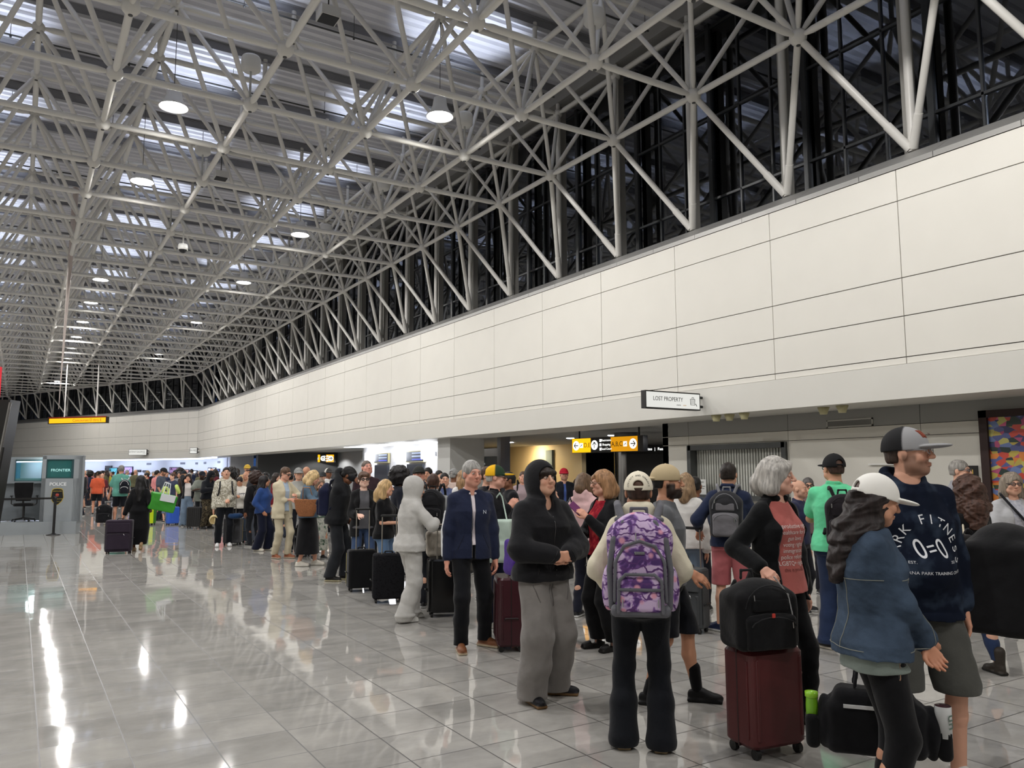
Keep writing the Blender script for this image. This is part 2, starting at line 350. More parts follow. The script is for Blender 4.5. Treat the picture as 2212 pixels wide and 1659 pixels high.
# purlins under the deck, along X
ys = sorted({round(p[1], 3) for p in upn.values()})
for y in ys:
    xs = [p[0] for p in upn.values() if abs(p[1]-y) < .01]
    bars['roof_purlin'].append(((min(xs)-.5, y, ZD-.1), (12.3, y, ZD-.1), .09))
for nm, L_ in bars.items():
    if nm == 'ball_joint': L_.sort(key=lambda b_: vis(b_[0]))
    else: L_.sort(key=lambda b_: vis((np.array(b_[0])+np.array(b_[1]))/2))
    rest = MB()
    for k, b_ in enumerate(L_):
        near = k < 100; m = MB() if near else rest
        if nm == 'ball_joint':
            seg = 16 if k < 60 else 8
            m.ball(Vector(b_[0])-SO, b_[1], seg)
            if k < 60: m.bar(Vector(b_[0])-SO-Vector((0, 0, b_[1]-.012)), Vector(b_[0])-SO-Vector((0, 0, b_[1]+.004)), .03, seg=10, mi=1)
        elif nm == 'roof_purlin':
            a, c = Vector(b_[0])-SO, Vector(b_[1])-SO
            m.box((a.x, a.y-.06, a.z+.1-.008), (c.x, c.y+.06, c.z+.1)); m.box((a.x, a.y-.006, a.z-.08), (c.x, c.y+.006, c.z+.1)); m.box((a.x, a.y-.06, a.z-.09), (c.x, c.y+.06, c.z-.08))
        else:
            a, c = Vector(b_[0])-SO, Vector(b_[1])-SO; d = (c-a).normalized(); sg = 12 if k < 70 else 6
            if nm in ('lower_chord', 'upper_chord', 'web_strut'):
                t0 = .24 if k < 100 else 0
                m.bar(a+d*t0, c-d*t0, b_[2], seg=sg, cap=False)
                if k < 100: m.bar(a+d*.1, a+d*t0, b_[2]*.55, b_[2], seg=sg, cap=False); m.bar(c-d*t0, c-d*.1, b_[2], b_[2]*.55, seg=sg, cap=False)
            elif nm == 'foot_strut' and k < 100:
                m.bar(a+d*.05, a+d*.5, b_[2]*1.2, seg=sg); m.bar(a+d*.5, c-d*.1, b_[2], seg=sg, cap=False)
            else: m.bar(a, c, b_[2], seg=sg)
        if near: o = m.build(nm, [TRUSS if nm != 'roof_purlin' else mat((150, 151, 156), .5), DGREY], SF)
    if len(L_) > 100: tag(rest.build(nm, TRUSS, SF), kind='stuff')
# mullion posts (dark grey) beside each edge column
for j in range(0, 22):
    y = LY0-BAY/2+BAY*j+.12
    if y < YB-1: MB().box((9.95+.12, y-.05, 5.9), (9.95+.27, y+.07, 9.95)).box((9.95+.05, y-.02, 6.1), (9.95+.14, y+.03, 6.2)).build('edge_post', mat((150, 148, 143), .5), SF).location = (-9.95, 0, -5.9)
# edge beams along the roof
MB().box((9.9, -5, 9.95), (10.35, YB+.6, 10.3)).build('eaves_beam', mat((150, 149, 147), .5), SF).location = (-9.95, 0, -5.9)
# ------------------------------------------------------------------ ceiling lamps
LGL = emis((255, 252, 245), 60.)
def ceiling_lamp(x, y, lab):
    t = thing('ceiling_lamp', lab, 'lamp', (x, y, 7.86), group='round high bay lamps hanging in the roof frame')
    MB().lathe([(.06, .36), (.11, .34), (.13, .2), (.16, .12), (.24, .02), (.245, 0), (.235, 0), (.15, .1), (.02, .12)], seg=20).build('reflector', plast((225, 226, 228), .3), t)
    MB().lathe([(.001, .03), (.1, .025), (.19, .02)], seg=20).build('diffuser', LGL, t)
    MB().bar((0, 0, .34), (0, 0, ZU-7.86-.1), .006, seg=5).build('suspension_wire', DGREY, t)
locs = ['nearest lamp of the inner row, above the empty floor', 'second lamp of the inner row, below the first flare', 'third lamp of the inner row', 'fourth lamp of the inner row', 'fifth lamp of the inner row',
        'large bright lamp nearest the white wall', 'second lamp of the row nearest the white wall', 'third lamp of the row nearest the white wall', 'fourth lamp of the row nearest the white wall']
ORD = 'first second third fourth fifth sixth seventh eighth ninth tenth eleventh twelfth thirteenth'.split()
vl = [q for q in LAMPS if vis((q[0], q[1], 7.86)) <= 400]
for k, (x, y) in enumerate(LAMPS):
    if (x, y) not in vl: continue
    oi = ORD[sorted(q[1] for q in vl if q[0] == x).index(y)]
    ceiling_lamp(x, y, ('round white high bay lamp, '+locs[k]) if k < len(locs) else 'round high bay lamp far down the hall, %s of the %s row' % (oi, {1.9: 'inner', 5.95: 'white wall', -2.2: 'outer left'}.get(x, 'leftmost')))
for k, (x, y) in enumerate(UPL):
    if vis((x, y, 8.5)) > 60: continue
    t = thing('uplight', 'white drum uplight on the %s joint of the roof row %s' % (['nearest', 'second', 'third', 'fourth', 'fifth', 'sixth', 'seventh', 'eighth', 'ninth', 'tenth', 'eleventh', 'twelfth', 'thirteenth'][k % 13], ['along mid hall', 'nearest the white wall', 'left of mid hall', 'farthest left'][k//13]), 'lamp', (x, y, 8.35), group='drum uplights on the roof frame')
    MB().lathe([(.001, -.02), (.12, -.02), (.16, .02), (.16, .2), (.14, .24), (.12, .24), (.1, .1), (.001, .1)], seg=18).build('drum', plast((215, 214, 210), .45), t)
    MB().bar((0, 0, -.02), (0, 0, -.5), .02).build('stem', plast((190, 190, 188)), t)
# sprinkler pipes and smoke detectors / speakers
for k, (x0, x1, y) in enumerate([(1.0, 9.6, 10.6), (.5, 9.6, 13.7), (-1, 9.6, 17.0), (-1, 9.6, 20.3), (-2, 9.6, 24.4)]):
    m = MB().bar((x0, 0, 0), (x1, 0, 0), .018)
    for q in np.arange(x0+.4, x1, 2.03): m.bar((q, 0, 0), (q, 0, .45), .006, seg=5).ball((q, 0, -.03), .025, 6)
    o = tag(m.build('sprinkler_pipe', DGREY), 'thin grey sprinkler pipe under the roof deck, %s from the near end' % ['first', 'second', 'third', 'fourth', 'fifth'][k], 'pipe', 'sprinkler pipes'); o.location = (0, y, 9.88)
for k, (px, py) in enumerate([(709, 42), (477, 386)]):
    p_ = onZ(px, py, 9.05); p_[0] += .0; t = thing('speaker_box', 'dark square grille loudspeaker under the roof, %s' % ['the larger one near the top of the view', 'the smaller one farther down the hall'][k], 'loudspeaker', p_, group='loudspeakers under the roof')
    MB().box((-.16, -.16, 0), (.16, .16, .16)).build('cabinet', plast((205, 205, 202)), t); MB().box((-.14, -.14, -.012), (.14, .14, 0)).build('grille', plast((30, 32, 36), .7), t)
    MB().bar((0, 0, .16), (0, 0, 1.1), .012).build('bracket', DGREY, t)
p_ = onZ(395, 540, 7.2); t = thing('dome_camera', 'white dome security camera hanging below the roof frame', 'camera', p_)
MB().lathe([(.001, .16), (.1, .15), (.12, .1), (.12, 0), (.1, 0)], seg=16).bar((0, 0, .15), (0, 0, .55), .02).build('housing', plast((225, 225, 222)), t); MB().ball((0, 0, 0), .095, 14, sc3=(1, 1, .85)).build('dome', plast((25, 26, 30), .15), t)
# ================================================================== LOWER LEVEL ALONG THE RIGHT WALL
XB = 10.4; YC = 11.34
LW = mat((214, 211, 202), .55, nz=.02, ns=2); LG = mat((150, 150, 147), .6); BASEB = mat((196, 194, 188), .4)
def wallx(name, x, y0, y1, z0, z1, m, th=.15, cuts=(), hor=(), holes=(), mats=None):
    """wall facing the hall (-X) with panel joints; holes = (y0, y1, z0, z1)"""
    ys_ = sorted({y0, y1, *cuts, *[h for q in holes for h in q[:2]]}); zs_ = sorted({z0, z1, *hor, *[h for q in holes for h in q[2:]]}); mb = MB()
    for a, b_ in zip(ys_[:-1], ys_[1:]):
        for c, e in zip(zs_[:-1], zs_[1:]):
            if any(q[0]-1e-4 <= a and b_ <= q[1]+1e-4 and q[2]-1e-4 <= c and e <= q[3]+1e-4 for q in holes): continue
            ga = .004 if a in cuts else 0; gb = .004 if b_ in cuts else 0; gc = .004 if c in hor else 0; ge = .004 if e in hor else 0
            mb.box((x, a+ga, c+gc), (x+th, b_-gb, e-ge), (1 if (mats and c >= mats-1e-4) else 0)); mb.box((x+.01, a, c), (x+th-.01, b_, e), 2)
    return struct(mb.build(name, [m, LG, GAP]))
sh0 = onX(1700, 1000, XB)[1]; sh1 = onX(1490, 1000, XB)[1]; shz0 = onX(1500, 1071, XB)[2]; shz1 = onX(1495, 966, XB)[2]
v1 = onX(1702, 930, XB)[1]; v2 = onX(1989, 930, XB)[1]; hz1 = onX(1800, 948, XB)[2]; hz2 = onX(1800, 925, XB)[2]
wallx('wall_right', XB, -8, YC, 0, 2.55, LW, cuts=(v1, v2, onX(1487, 930, XB)[1]), hor=(hz1, hz1+.16), holes=[(sh0, sh1, shz0, shz1)], mats=hz1+.15)
struct(MB().box((XB-.012, -8, 0), (XB, YC, .11)).build('baseboard_right', BASEB))
struct(MB().box((XB, YC-.15, 0), (XB+6, YC, 2.7)).build('wall_corridor_near', LW))
# Lost property hatch with vertical blinds
t = thing('service_hatch', 'dark framed closed service window with vertical blinds in the white wall', 'window', (XB, (sh0+sh1)/2, shz0)); hw = (sh1-sh0)/2; hh = shz1-shz0
MB().box((-.05, -hw-.02, -.03), (.1, -hw+.07, hh+.03)).box((-.05, hw-.07, -.03), (.1, hw+.02, hh+.03)).box((-.05, -hw, hh-.06), (.1, hw, hh+.03)).box((-.09, -hw-.04, -.05), (.1, hw+.04, .03)).build('frame', mat((74, 76, 76), .45), t)
m = MB(); yy = -hw+.07
while yy < hw-.08: m.put([(.10, yy, .03), (.12, yy+.055, .03), (.135, yy+.055, .03), (.115, yy, .03), (.10, yy, hh-.06), (.12, yy+.055, hh-.06), (.135, yy+.055, hh-.06), (.115, yy, hh-.06)], [(0, 1, 5, 4), (1, 2, 6, 5), (2, 3, 7, 6), (3, 0, 4, 7)]); yy += .06
m.build('blind', mat((196, 197, 190), .6), t); MB().box((.16, -hw, .02), (.2, hw, hh)).build('shutter_back', mat((140, 142, 140), .8), t)
o = tag(MB().box((-.004, -.115, 0), (0, .115, .29)).build('paper_notice', mat((225, 226, 224), .7)), 'white printed paper notice taped inside the service hatch', 'notice'); o.location = tuple(onX(1516, 1071, XB-.055)-np.array([0, 0, .0]))
fy = Matrix.Translation((0, 0, 0))
for k, (s_, z) in enumerate([('NOTICE', .24), ('Office Hours', .17), ('Mon - Sun', .13), ('', .1)]):
    if s_: text('lettering', s_, .035, frame((-.007, 0, z), (0, -1, 0), (0, 0, 1)), plast((70, 70, 72)), o, .0005)
# grille vent
a, b_ = onX(1886, 902, XB), onX(1787, 925, XB); t = thing('air_vent', 'rectangular slatted grey air vent high on the white wall', 'vent', (XB, (a[1]+b_[1])/2, b_[2])); vw = abs(a[1]-b_[1])/2; vh = a[2]-b_[2]
MB().box((-.015, -vw, 0), (0, vw, .02)).box((-.015, -vw, vh-.02), (0, vw, vh)).box((-.015, -vw, 0), (0, -vw+.02, vh)).box((-.015, vw-.02, 0), (0, vw, vh)).build('frame', mat((180, 178, 172), .5), t)
m = MB()
for i in range(9): m.box((-.012, -vw+.02, .02+i*(vh-.04)/9), (-.002, vw-.02, .02+(i+.5)*(vh-.04)/9))
m.build('slats', mat((140, 139, 135), .5), t)
# mural painting
a = onX(2118, 888, XB); py0 = a[1]; t = thing('mural_painting', 'large colourful abstract landscape painting in a dark brown frame', 'painting', (XB, py0-1.1, 0.9)); ph = a[2]-.9
MB().box((-.07, 1.0, 0), (0, 1.1, ph)).box((-.07, -1.1, 0), (0, -1.0, ph)).box((-.07, -1.1, ph-.09), (0, 1.1, ph)).box((-.07, -1.1, 0), (0, 1.1, .09)).build('frame', mat((52, 36, 34), .5), t)
def paint_mat(stops, scale, seed):
    m, tt, b = nt('canvas'); L = tt.links; tc = N(tt, 'ShaderNodeTexCoord'); mp = N(tt, 'ShaderNodeMapping'); mp.inputs['Location'].default_value = (seed, 0, 0); mp.inputs['Scale'].default_value = (1, 1, 1.4); L.new(tc.outputs['Object'], mp.inputs[0])
    v = N(tt, 'ShaderNodeTexVoronoi'); v.inputs['Scale'].default_value = scale; L.new(mp.outputs[0], v.inputs['Vector']); s = N(tt, 'ShaderNodeSeparateColor'); L.new(v.outputs['Color'], s.inputs[0])
    sx = N(tt, 'ShaderNodeSeparateXYZ'); L.new(tc.outputs['Object'], sx.inputs[0]); ad = N(tt, 'ShaderNodeMath', operation='MULTIPLY_ADD'); ad.inputs[1].default_value = .62; L.new(s.outputs[0], ad.inputs[0])
    mr = N(tt, 'ShaderNodeMapRange'); mr.inputs[1].default_value = 1.6; mr.inputs[2].default_value = 0.; mr.inputs[3].default_value = 0; mr.inputs[4].default_value = .38; L.new(sx.outputs[2], mr.inputs[0]); L.new(mr.outputs[0], ad.inputs[2])
    r = N(tt, 'ShaderNodeValToRGB'); r.color_ramp.interpolation = 'CONSTANT'; e = r.color_ramp.elements
    while len(e) < len(stops): e.new(.5)
    for i, c in enumerate(stops): e[i].position = i/len(stops); e[i].color = (*lin(c), 1)
    L.new(ad.outputs[0], r.inputs[0]); L.new(r.outputs[0], b.inputs['Base Color']); b.inputs['Roughness'].default_value = .35; return m
MB().box((-.03, -1.0, .09), (-.01, 1.0, ph-.09)).build('canvas', paint_mat([(214, 96, 140), (60, 62, 110), (180, 80, 120), (88, 96, 150), (200, 74, 60), (196, 190, 110), (110, 130, 180), (40, 60, 56), (190, 170, 80), (214, 130, 60), (60, 80, 60), (220, 210, 180)], 11, 3), t)
for k, (x0, y0, x1, y1) in enumerate([(2084, 1006, 2106, 1032), (2088, 1041, 2112, 1068)]):
    a, b_ = onX(x0, y0, XB), onX(x1, y1, XB); t = thing('picture_frame', ['small black framed picture with a gold mat on the white wall, the upper one', 'small black framed picture beside the mural, the lower one'][k], 'picture', (XB, (a[1]+b_[1])/2, b_[2])); w_ = abs(a[1]-b_[1])/2+.05; h_ = a[2]-b_[2]
    MB().box((-.03, -w_, 0), (0, w_, h_)).build('frame', plast((18, 16, 15)), t); MB().box((-.033, -w_+.05, .05), (-.03, w_-.05, h_-.05)).build('print', mat((205, 170, 90), .4), t); MB().box((-.035, -w_+.1, .09), (-.033, w_-.1, h_-.09)).build('image', mat((90, 70, 40), .5), t)
a, b_ = onX(1876, 1003, XB-.03), onX(2003, 1003, XB-.03); o = tag(MB().box((-.01, b_[1]-a[1], -.012), (.02, 0, .012)).box((-.01, b_[1]-a[1]+.03, 0), (.005, b_[1]-a[1]+.045, .33)).build('wall_rail', plast((225, 224, 220))), 'thin white horizontal rail with a cable on the white wall', 'rail'); o.location = tuple(a)
for k, (px, py) in enumerate([(1547, 903), (1575.6, 901), (1607.5, 898), (1778.6, 886), (1819, 882)]):
    p_ = onZ(px, py-6, 2.549); o = tag(MB().lathe([(.001, -.1), (.05, -.1), (.058, -.07), (.085, 0), (.001, 0)], seg=16).build('soffit_cup', mat((196, 190, 150), .5)), 'cream cup shaped cover under the soffit, ' + ['leftmost of the three over the hatch', 'middle of the three over the hatch', 'rightmost of the three over the hatch', 'left one of the pair over the vent', 'right one of the pair over the vent'][k], 'cover', 'cream cups under the soffit'); o.location = tuple(p_)
# --- corridor behind the line
struct(MB().box((XB-.2, YC-.2, 2.7), (26, 34, 2.85)).build('ceiling_lower', SOFF))
yp0, yp1 = onX(972, 1000, 9.75)[1], onX(945, 1000, 9.75)[1]
struct(MB().box((9.75, yp0, 0), (XB+.4, yp1, 2.55)).build('wall_pillar', mat((186, 186, 183), .5)))
STEEL = metal((150, 148, 144), .3)
SHOPG = mat((22, 34, 34), .12, spec=.6)
# storefront at the left of the corridor
xs_ = 11.4; ya, yb_ = onX(1072, 1000, xs_)[1], onX(984, 1000, xs_)[1]
t = thing('dark_storefront', 'dark glass storefront with a steel header left of the corridor', 'storefront', (xs_, (ya+yb_)/2, 0)); hw = (yb_-ya)/2+.3; zb = onX(1030, 987, xs_)[2]
MB().box((0, -hw, 0), (.03, hw, zb)).build('glass_wall', SHOPG, t); MB().box((-.1, -hw-.0, zb), (.2, hw, zb+.22)).build('header_beam', STEEL, t); MB().box((-.15, -hw-.2, 0), (.15, -hw, 2.69)).build('steel_column', STEEL, t)
text('lettering', 'Restrooms', .1, frame((-.02, -.35, zb-.2), (0, -1, 0), (0, 0, 1)), emis((235, 235, 230), 2.), t); text('lettering', 'Restaurants', .08, frame((-.02, -.37, zb-.33), (0, -1, 0), (0, 0, 1)), emis((235, 235, 230), 2.), t)
MB().lathe([(.001, 0), (.09, 0), (.09, .01), (.001, .01)], seg=16, R=Matrix.Rotation(-math.pi/2, 3, 'Y'), at=(-.01, .1, zb-.26)).build('arrow_disc', emis((235, 235, 230), 2.), t)
# warm lit wall at the end of the corridor
xg = 18.; ya, yb_ = onX(1250, 1010, xg)[1], onX(1100, 1010, xg)[1]
struct(MB().box((xg, ya-.2, 0), (xg+.2, yb_+.2, 2.7)).build('wall_corridor_end', mat((226, 204, 160), .5)))
struct(MB().box((25.5, YC-1, 0), (25.7, 34, 2.7)).box((14.6, 32.5, 0), (25.6, 32.7, 2.7)).box((14.5, 26.6, 0), (14.7, 32.6, 2.7)).build('wall_corridor_back', mat((120, 118, 112), .6)))
lamp('corridor_wash', (xg-.5, (ya+yb_)/2, 2.62), 90, 'AREA', direction=(.55, 0, -1), col=(1, .8, .5), sx=.3, sy=2.6)
o = tag(MB().box((0, -.22, 0), (.14, .22, 1.5)).build('hanging_banner', mat((120, 134, 138), .6)), 'grey vertical banner on the warm lit wall at the end of the corridor', 'banner'); o.location = (xg-.1, onX(1190, 1010, xg)[1], 1.0)
# chrome column and right hand opening
p_ = atd(1355, 1100, 21.5); o = tag(MB().bar((0, 0, 0), (0, 0, 2.69), .33, seg=28).build('chrome_column', metal((150, 150, 152), .12)), 'round polished steel column in the corridor below the direction sign', 'column'); o.location = (p_[0], p_[1], 0)
p_ = atd(1412, 1100, 20.5); t = thing('concourse_portal', 'dark portal with a black overhead sign at the right of the corridor', 'portal', (p_[0]+.3, p_[1], 0), -.75)
MB().box((-.9, 0, 0), (.8, .1, 2.12)).build('opening', plast((38, 37, 38), .5), t); MB().box((-.9, -.12, 2.12), (.8, 0, 2.34)).build('sign_box', plast((8, 8, 9)), t)
text('lettering', 'Gates  |  Restrooms', .1, frame((-.05, -.13, 2.23), (1, 0, 0), (0, 0, 1)), emis((240, 240, 236), 2.), t)
for k, (px, py, x) in enumerate([(1102, 956, 0), (1232, 947, 0), (1322, 941, 0), (630, 978, 0)]):
    p_ = onZ(px, py, 2.69); o = tag(MB().lathe([(.001, .004), (.09, .004), (.1, -.004), (.12, -.006), (.12, .008)], seg=18).build('recessed_light', emis((235, 242, 255), 22.)), 'round recessed downlight in the low ceiling, ' + ['left of the direction sign', 'above the left rod of the direction sign', 'above the right end of the direction sign', 'right of the small amber sign', 'deep in the corridor', 'over the warm lit wall'][k], 'light', 'recessed ceiling lights'); o.location = tuple(p_)
    lamp('downlight', (p_[0], p_[1], 2.66), LOW_W, size=2.6, rad=.1)
for (x, y) in ((12.5, 14), (15, 17), (13, 18), (17, 15), (11, 4), (17, 23)): lamp('downlight', (x, y, 2.5), LOW_W*1.2, size=2.7, rad=.1) if x != 11 else None
# --- white kiosk bay with wall lights
yk0, yk1 = onX(946, 1000, 10.9)[1], onX(786, 1000, 10.9)[1]
struct(MB().box((10.9, yk0-1.2, 0), (11.1, yk1, 2.7)).build('wall_kiosk', mat((222, 222, 226), .4)))
for k, (px, py) in enumerate([(800, 990), (864, 988), (924, 983)]):
    p_ = onX(px, py, 10.82); t = thing('wall_sconce', 'glowing white square wall light cluster in the bright bay, ' + ['farthest of the three', 'middle of the three', 'nearest of the three'][k], 'lamp', p_, group='wall lights in the bright bay')
    for q in (-.42, .0): MB().rbox((-.09, q-.0, -.12), (.07, q+.33, .2), .03, axis=2).build('glass_block', emis((245, 248, 255), 14.), t)
    MB().box((.02, -.45, -.05), (.08, .4, .1)).build('back_plate', metal(), t)
    lamp('sconce_glow', (p_[0]-.25, p_[1], p_[2]+.1), 9, 'POINT', rad=.15, col=(.9, .95, 1)); lamp('sconce_glow', (p_[0]-.1, p_[1], p_[2]+.45), 7, 'POINT', rad=.06, col=(.9, .95, 1))
for k, (x0, y0, x1, y1) in enumerate([(808, 980, 838, 1000), (877, 975, 915, 998)]):
    a, b_ = onX(x0, y0, 10.8), onX(x1, y1, 10.8); t = thing('overhead_screen', ['smaller dark blue information screen in the bright bay', 'larger dark blue information screen in the bright bay, nearer the pillar'][k], 'screen', (10.8, (a[1]+b_[1])/2, b_[2])); w_ = abs(a[1]-b_[1])/2; h_ = a[2]-b_[2]
    MB().box((0, -w_, 0), (.08, w_, h_)).build('bezel', mat((168, 160, 120), .4), t); MB().box((-.004, -w_+.03, .03), (0, w_-.03, h_-.03)).build('display', emis((44, 52, 74), .8), t)
    for i in range(3): MB().box((-.007, -w_+.1, .07+i*h_/3.6), (-.004, w_*.3, .07+i*h_/3.6+.04)).build('text_line', emis((150, 165, 200) if i else (70, 80, 190), 1.2), t)
    MB().box((.0, -w_*.9, -(b_[2])), (.06, w_*.9, -.06)).build('lower_panel', plast((34, 38, 48), .4), t)
t = tag(MB().box((XB-.4, yk0-.5, 2.535), (XB+.3, yk1-.3, 2.549)).build('ceiling_light_strip', emis((245, 248, 255), 2.5)), 'bright white light strip under the soffit above the bright bay', 'light')
# grey recess with partition
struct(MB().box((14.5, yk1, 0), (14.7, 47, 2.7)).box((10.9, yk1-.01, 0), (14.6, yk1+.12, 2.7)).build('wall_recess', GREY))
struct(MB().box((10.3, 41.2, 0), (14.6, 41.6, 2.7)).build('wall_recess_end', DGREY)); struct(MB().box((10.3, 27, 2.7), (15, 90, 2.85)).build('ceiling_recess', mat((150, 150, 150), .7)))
for y in (28.5, 31, 34, 37, 40): lamp('downlight', (13.5, y, 2.6), LOW_W*5, size=2.6, rad=.1)  # unseen lamps without fixtures, added to brighten the dark grey recess
# --- gallery
GW = mat((214, 218, 228), .5); gy = 43.5
g0 = onX(500, 1000, 10.4)[1]
struct(MB().box((11.4, g0, 0), (11.6, YB+.6, 2.7)).build('wall_gallery_right', GW)); struct(MB().box((10.3, g0-.2, 0), (11.6, g0, 2.7)).build('wall_gallery_return', GW))
struct(MB().box((-.6, -1.95, 0), (26, -1.8, 2.7), R=RF, at=(W, YB, 0)).build('wall_gallery_far', GW)); struct(MB().box((-.5, -2.2, 2.7), (FL, -.3, 2.8), R=RF, at=(W, YB, 0)).build('ceiling_gallery', GW))
def light_strip(lo, hi, R, at, lab):
    tag(MB().box(lo, hi, R=R, at=at).build('led_strip', emis((205, 218, 255), 5.)), lab, 'light')
light_strip((g0+6.5, -.25, 2.47), (YB+6, -.1, 2.549), R90, (W, -6, 0), 'long bluish light strip under the bulkhead on the near side of the bend')
light_strip((0, -.25, 2.47), (25.5, -.1, 2.549), RF, (W, YB, 0), 'long bluish light strip under the bulkhead beyond the bend, over the gallery')
for i in range(4): p_ = Vector((W, YB, 0))+FD*(3+6.4*i)-FN*.8; lamp('gallery_wash', (p_.x, p_.y, 2.45), 34, 'AREA', direction=(-FN.x, -FN.y, -.9), col=(.72, .8, 1), sx=5, sy=.3)
for y in (g0+2, g0+6): lamp('gallery_wash', (W+1, y, 2.45), 24, 'AREA', direction=(1, 0, -.9), col=(.72, .8, 1), sx=.3, sy=3.5)
arts = [(235, 1017, 16, 22, (30, 30, 34), 'tall black'), (246, 1020, 20, 20, (70, 170, 190), 'turquoise'), (276, 1016, 26, 16, (150, 120, 220), 'wide violet'), (299, 1017, 14, 4, (60, 60, 70), 'small'), (315, 1018, 12, 4, (90, 90, 100), 'small'), (379, 1017, 24, 16, (110, 70, 110), 'wide dark purple'), (404, 1019, 11, 10, (210, 120, 100), 'orange'),
        (422, 1020, 10, 8, (200, 196, 190), 'pale'), (432, 1020, 6, 6, (190, 190, 200), 'tiny pale'), (454, 1014, 7, 8, (190, 210, 240), 'blue white'), (464, 1014, 7, 8, (200, 210, 235), 'pale blue'), (473, 1016, 5, 7, (60, 80, 150), 'deep blue')]
Pg = Vector((W, YB, 0))-FN*1.8
for k, (px, py, w_, h_, c, nm) in enumerate(arts):
    d = ray(px, py); tt_ = (Vector((Pg.x, Pg.y))-Vector((0, 0))).dot(FN.xy)/(d[0]*FN.x+d[1]*FN.y); pf = CO+d*tt_
    far = (Vector(pf)-Vector((W, YB, 0))).dot(FD) > -.4
    pt = Vector(pf) if far else Vector(onX(px, py, 11.4)); dep = (np.array(pt)-CO) @ FW; sw = w_*dep/FPX*(1.6 if far else 2.2); sh = h_*dep/FPX
    t = thing('framed_artwork', nm+' framed artwork on the bright gallery wall, '+ORD[k]+' from the left', 'artwork', pt, math.atan2(FD.y, FD.x) if far else math.pi/2, 'framed art in the gallery')
    MB().box((-sw/2, 0, -sh/2), (sw/2, .06, sh/2)).build('frame', plast((40, 40, 50)), t); MB().box((-sw/2+.05, .06, -sh/2+.05), (sw/2-.05, .07, sh/2-.05)).build('print', camo([c, tuple(min(255, v+70) for v in c), tuple(int(v*.5) for v in c)], 6.), t)
for k, (px, py) in enumerate([(322, 1002), (395, 1001), (425, 1001), (443, 1000), (473, 998)]):
    d = ray(px, py); tt_ = Vector((Pg.x, Pg.y)).dot(FN.xy)/(d[0]*FN.x+d[1]*FN.y); pf = CO+d*tt_; far = (Vector(pf)-Vector((W, YB, 0))).dot(FD) > -.4
    pt = Vector(pf) if far else Vector(onX(px, py, 11.4))
    o = tag(MB().box((-.25 if k < 2 else -.12, 0, -.07), (.25 if k < 2 else .12, .03, .07)).build('wall_grille', plast((96, 100, 112))), 'small grey grille high on the gallery wall, '+['first', 'second', 'third', 'fourth', 'last'][k]+' from the left', 'grille', 'grilles on the gallery wall'); o.location = pt; o.rotation_euler = (0, 0, math.atan2(FD.y, FD.x) if far else math.pi/2)
# far left beyond the gallery: dark portal with bright panels
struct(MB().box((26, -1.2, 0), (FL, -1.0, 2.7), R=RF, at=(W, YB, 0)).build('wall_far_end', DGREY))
for k, q in enumerate((26.6, 29.6, 32.4, 35.6)): tag(MB().box((q, -.98, .4), (q+2.2, -.95, 2.0), R=RF, at=(W, YB, 0)).build('backlit_panel', emis((225, 235, 245), 1.6)), 'backlit white panel in the far dark wall, '+['nearest the gallery', 'second from the gallery', 'third from the gallery', 'farthest'][k], 'panel', 'backlit panels at the far end')
# ================================================================== SIGNS
YEL = emis((255, 178, 10), 1.1); WHT = emis((250, 250, 245), 1.4); INK = plast((24, 22, 20), .5)
def arrow(mb, cx, cz, r, ang, y, mi=0):
    """arrow strokes in the plane y, pointing to ang (0 = +x)"""
    c, s_ = math.cos(ang), math.sin(ang)
    def P(u, v): return (cx+u*c-v*s_, y, cz+u*s_+v*c)
    def st(a, b_, w_): 
        ax, ay = a; bx, by = b_; L_ = math.hypot(bx-ax, by-ay); nx, ny = -(by-ay)/L_*w_, (bx-ax)/L_*w_
        mb.put([P(ax+nx, ay+ny), P(ax-nx, ay-ny), P(bx-nx, by-ny), P(bx+nx, by+ny)], [(0, 1, 2, 3)], mi)
    st((-r*.65, 0), (r*.6, 0), r*.1); st((r*.62, 0), (0, r*.55), r*.1); st((r*.62, 0), (0, -r*.55), r*.1)
def disc(mb, cx, cz, r, y, mi=0, seg=24):
    mb.put([(cx+r*math.cos(2*math.pi*i/seg), y, cz+r*math.sin(2*math.pi*i/seg)) for i in range(seg)], [tuple(range(seg))], mi)
def plane_icon(mb, cx, cz, s_, y, mi=1):
    mb.put([(cx-s_, y, cz-s_), (cx+s_, y, cz-s_), (cx+s_, y, cz+s_), (cx-s_, y, cz+s_)], [(0, 1, 2, 3)], 0)
    for a_, b_, w_ in (((-.7, -.6), (.7, .6), .12), ((-.1, -.1), (-.1, .7), .1), ((0, 0), (.7, -.2), .1), ((-.6, -.5), (-.7, 0), .07)):
        ax, ay = a_; bx, by = b_; L_ = math.hypot(bx-ax, by-ay); nx, ny = -(by-ay)/L_*w_, (bx-ax)/L_*w_
        mb.put([(cx+s_*u, y-.001, cz+s_*v) for u, v in ((ax+nx, ay+ny), (ax-nx, ay-ny), (bx-nx, by-ny), (bx+nx, by+ny))], [(0, 1, 2, 3)], mi)
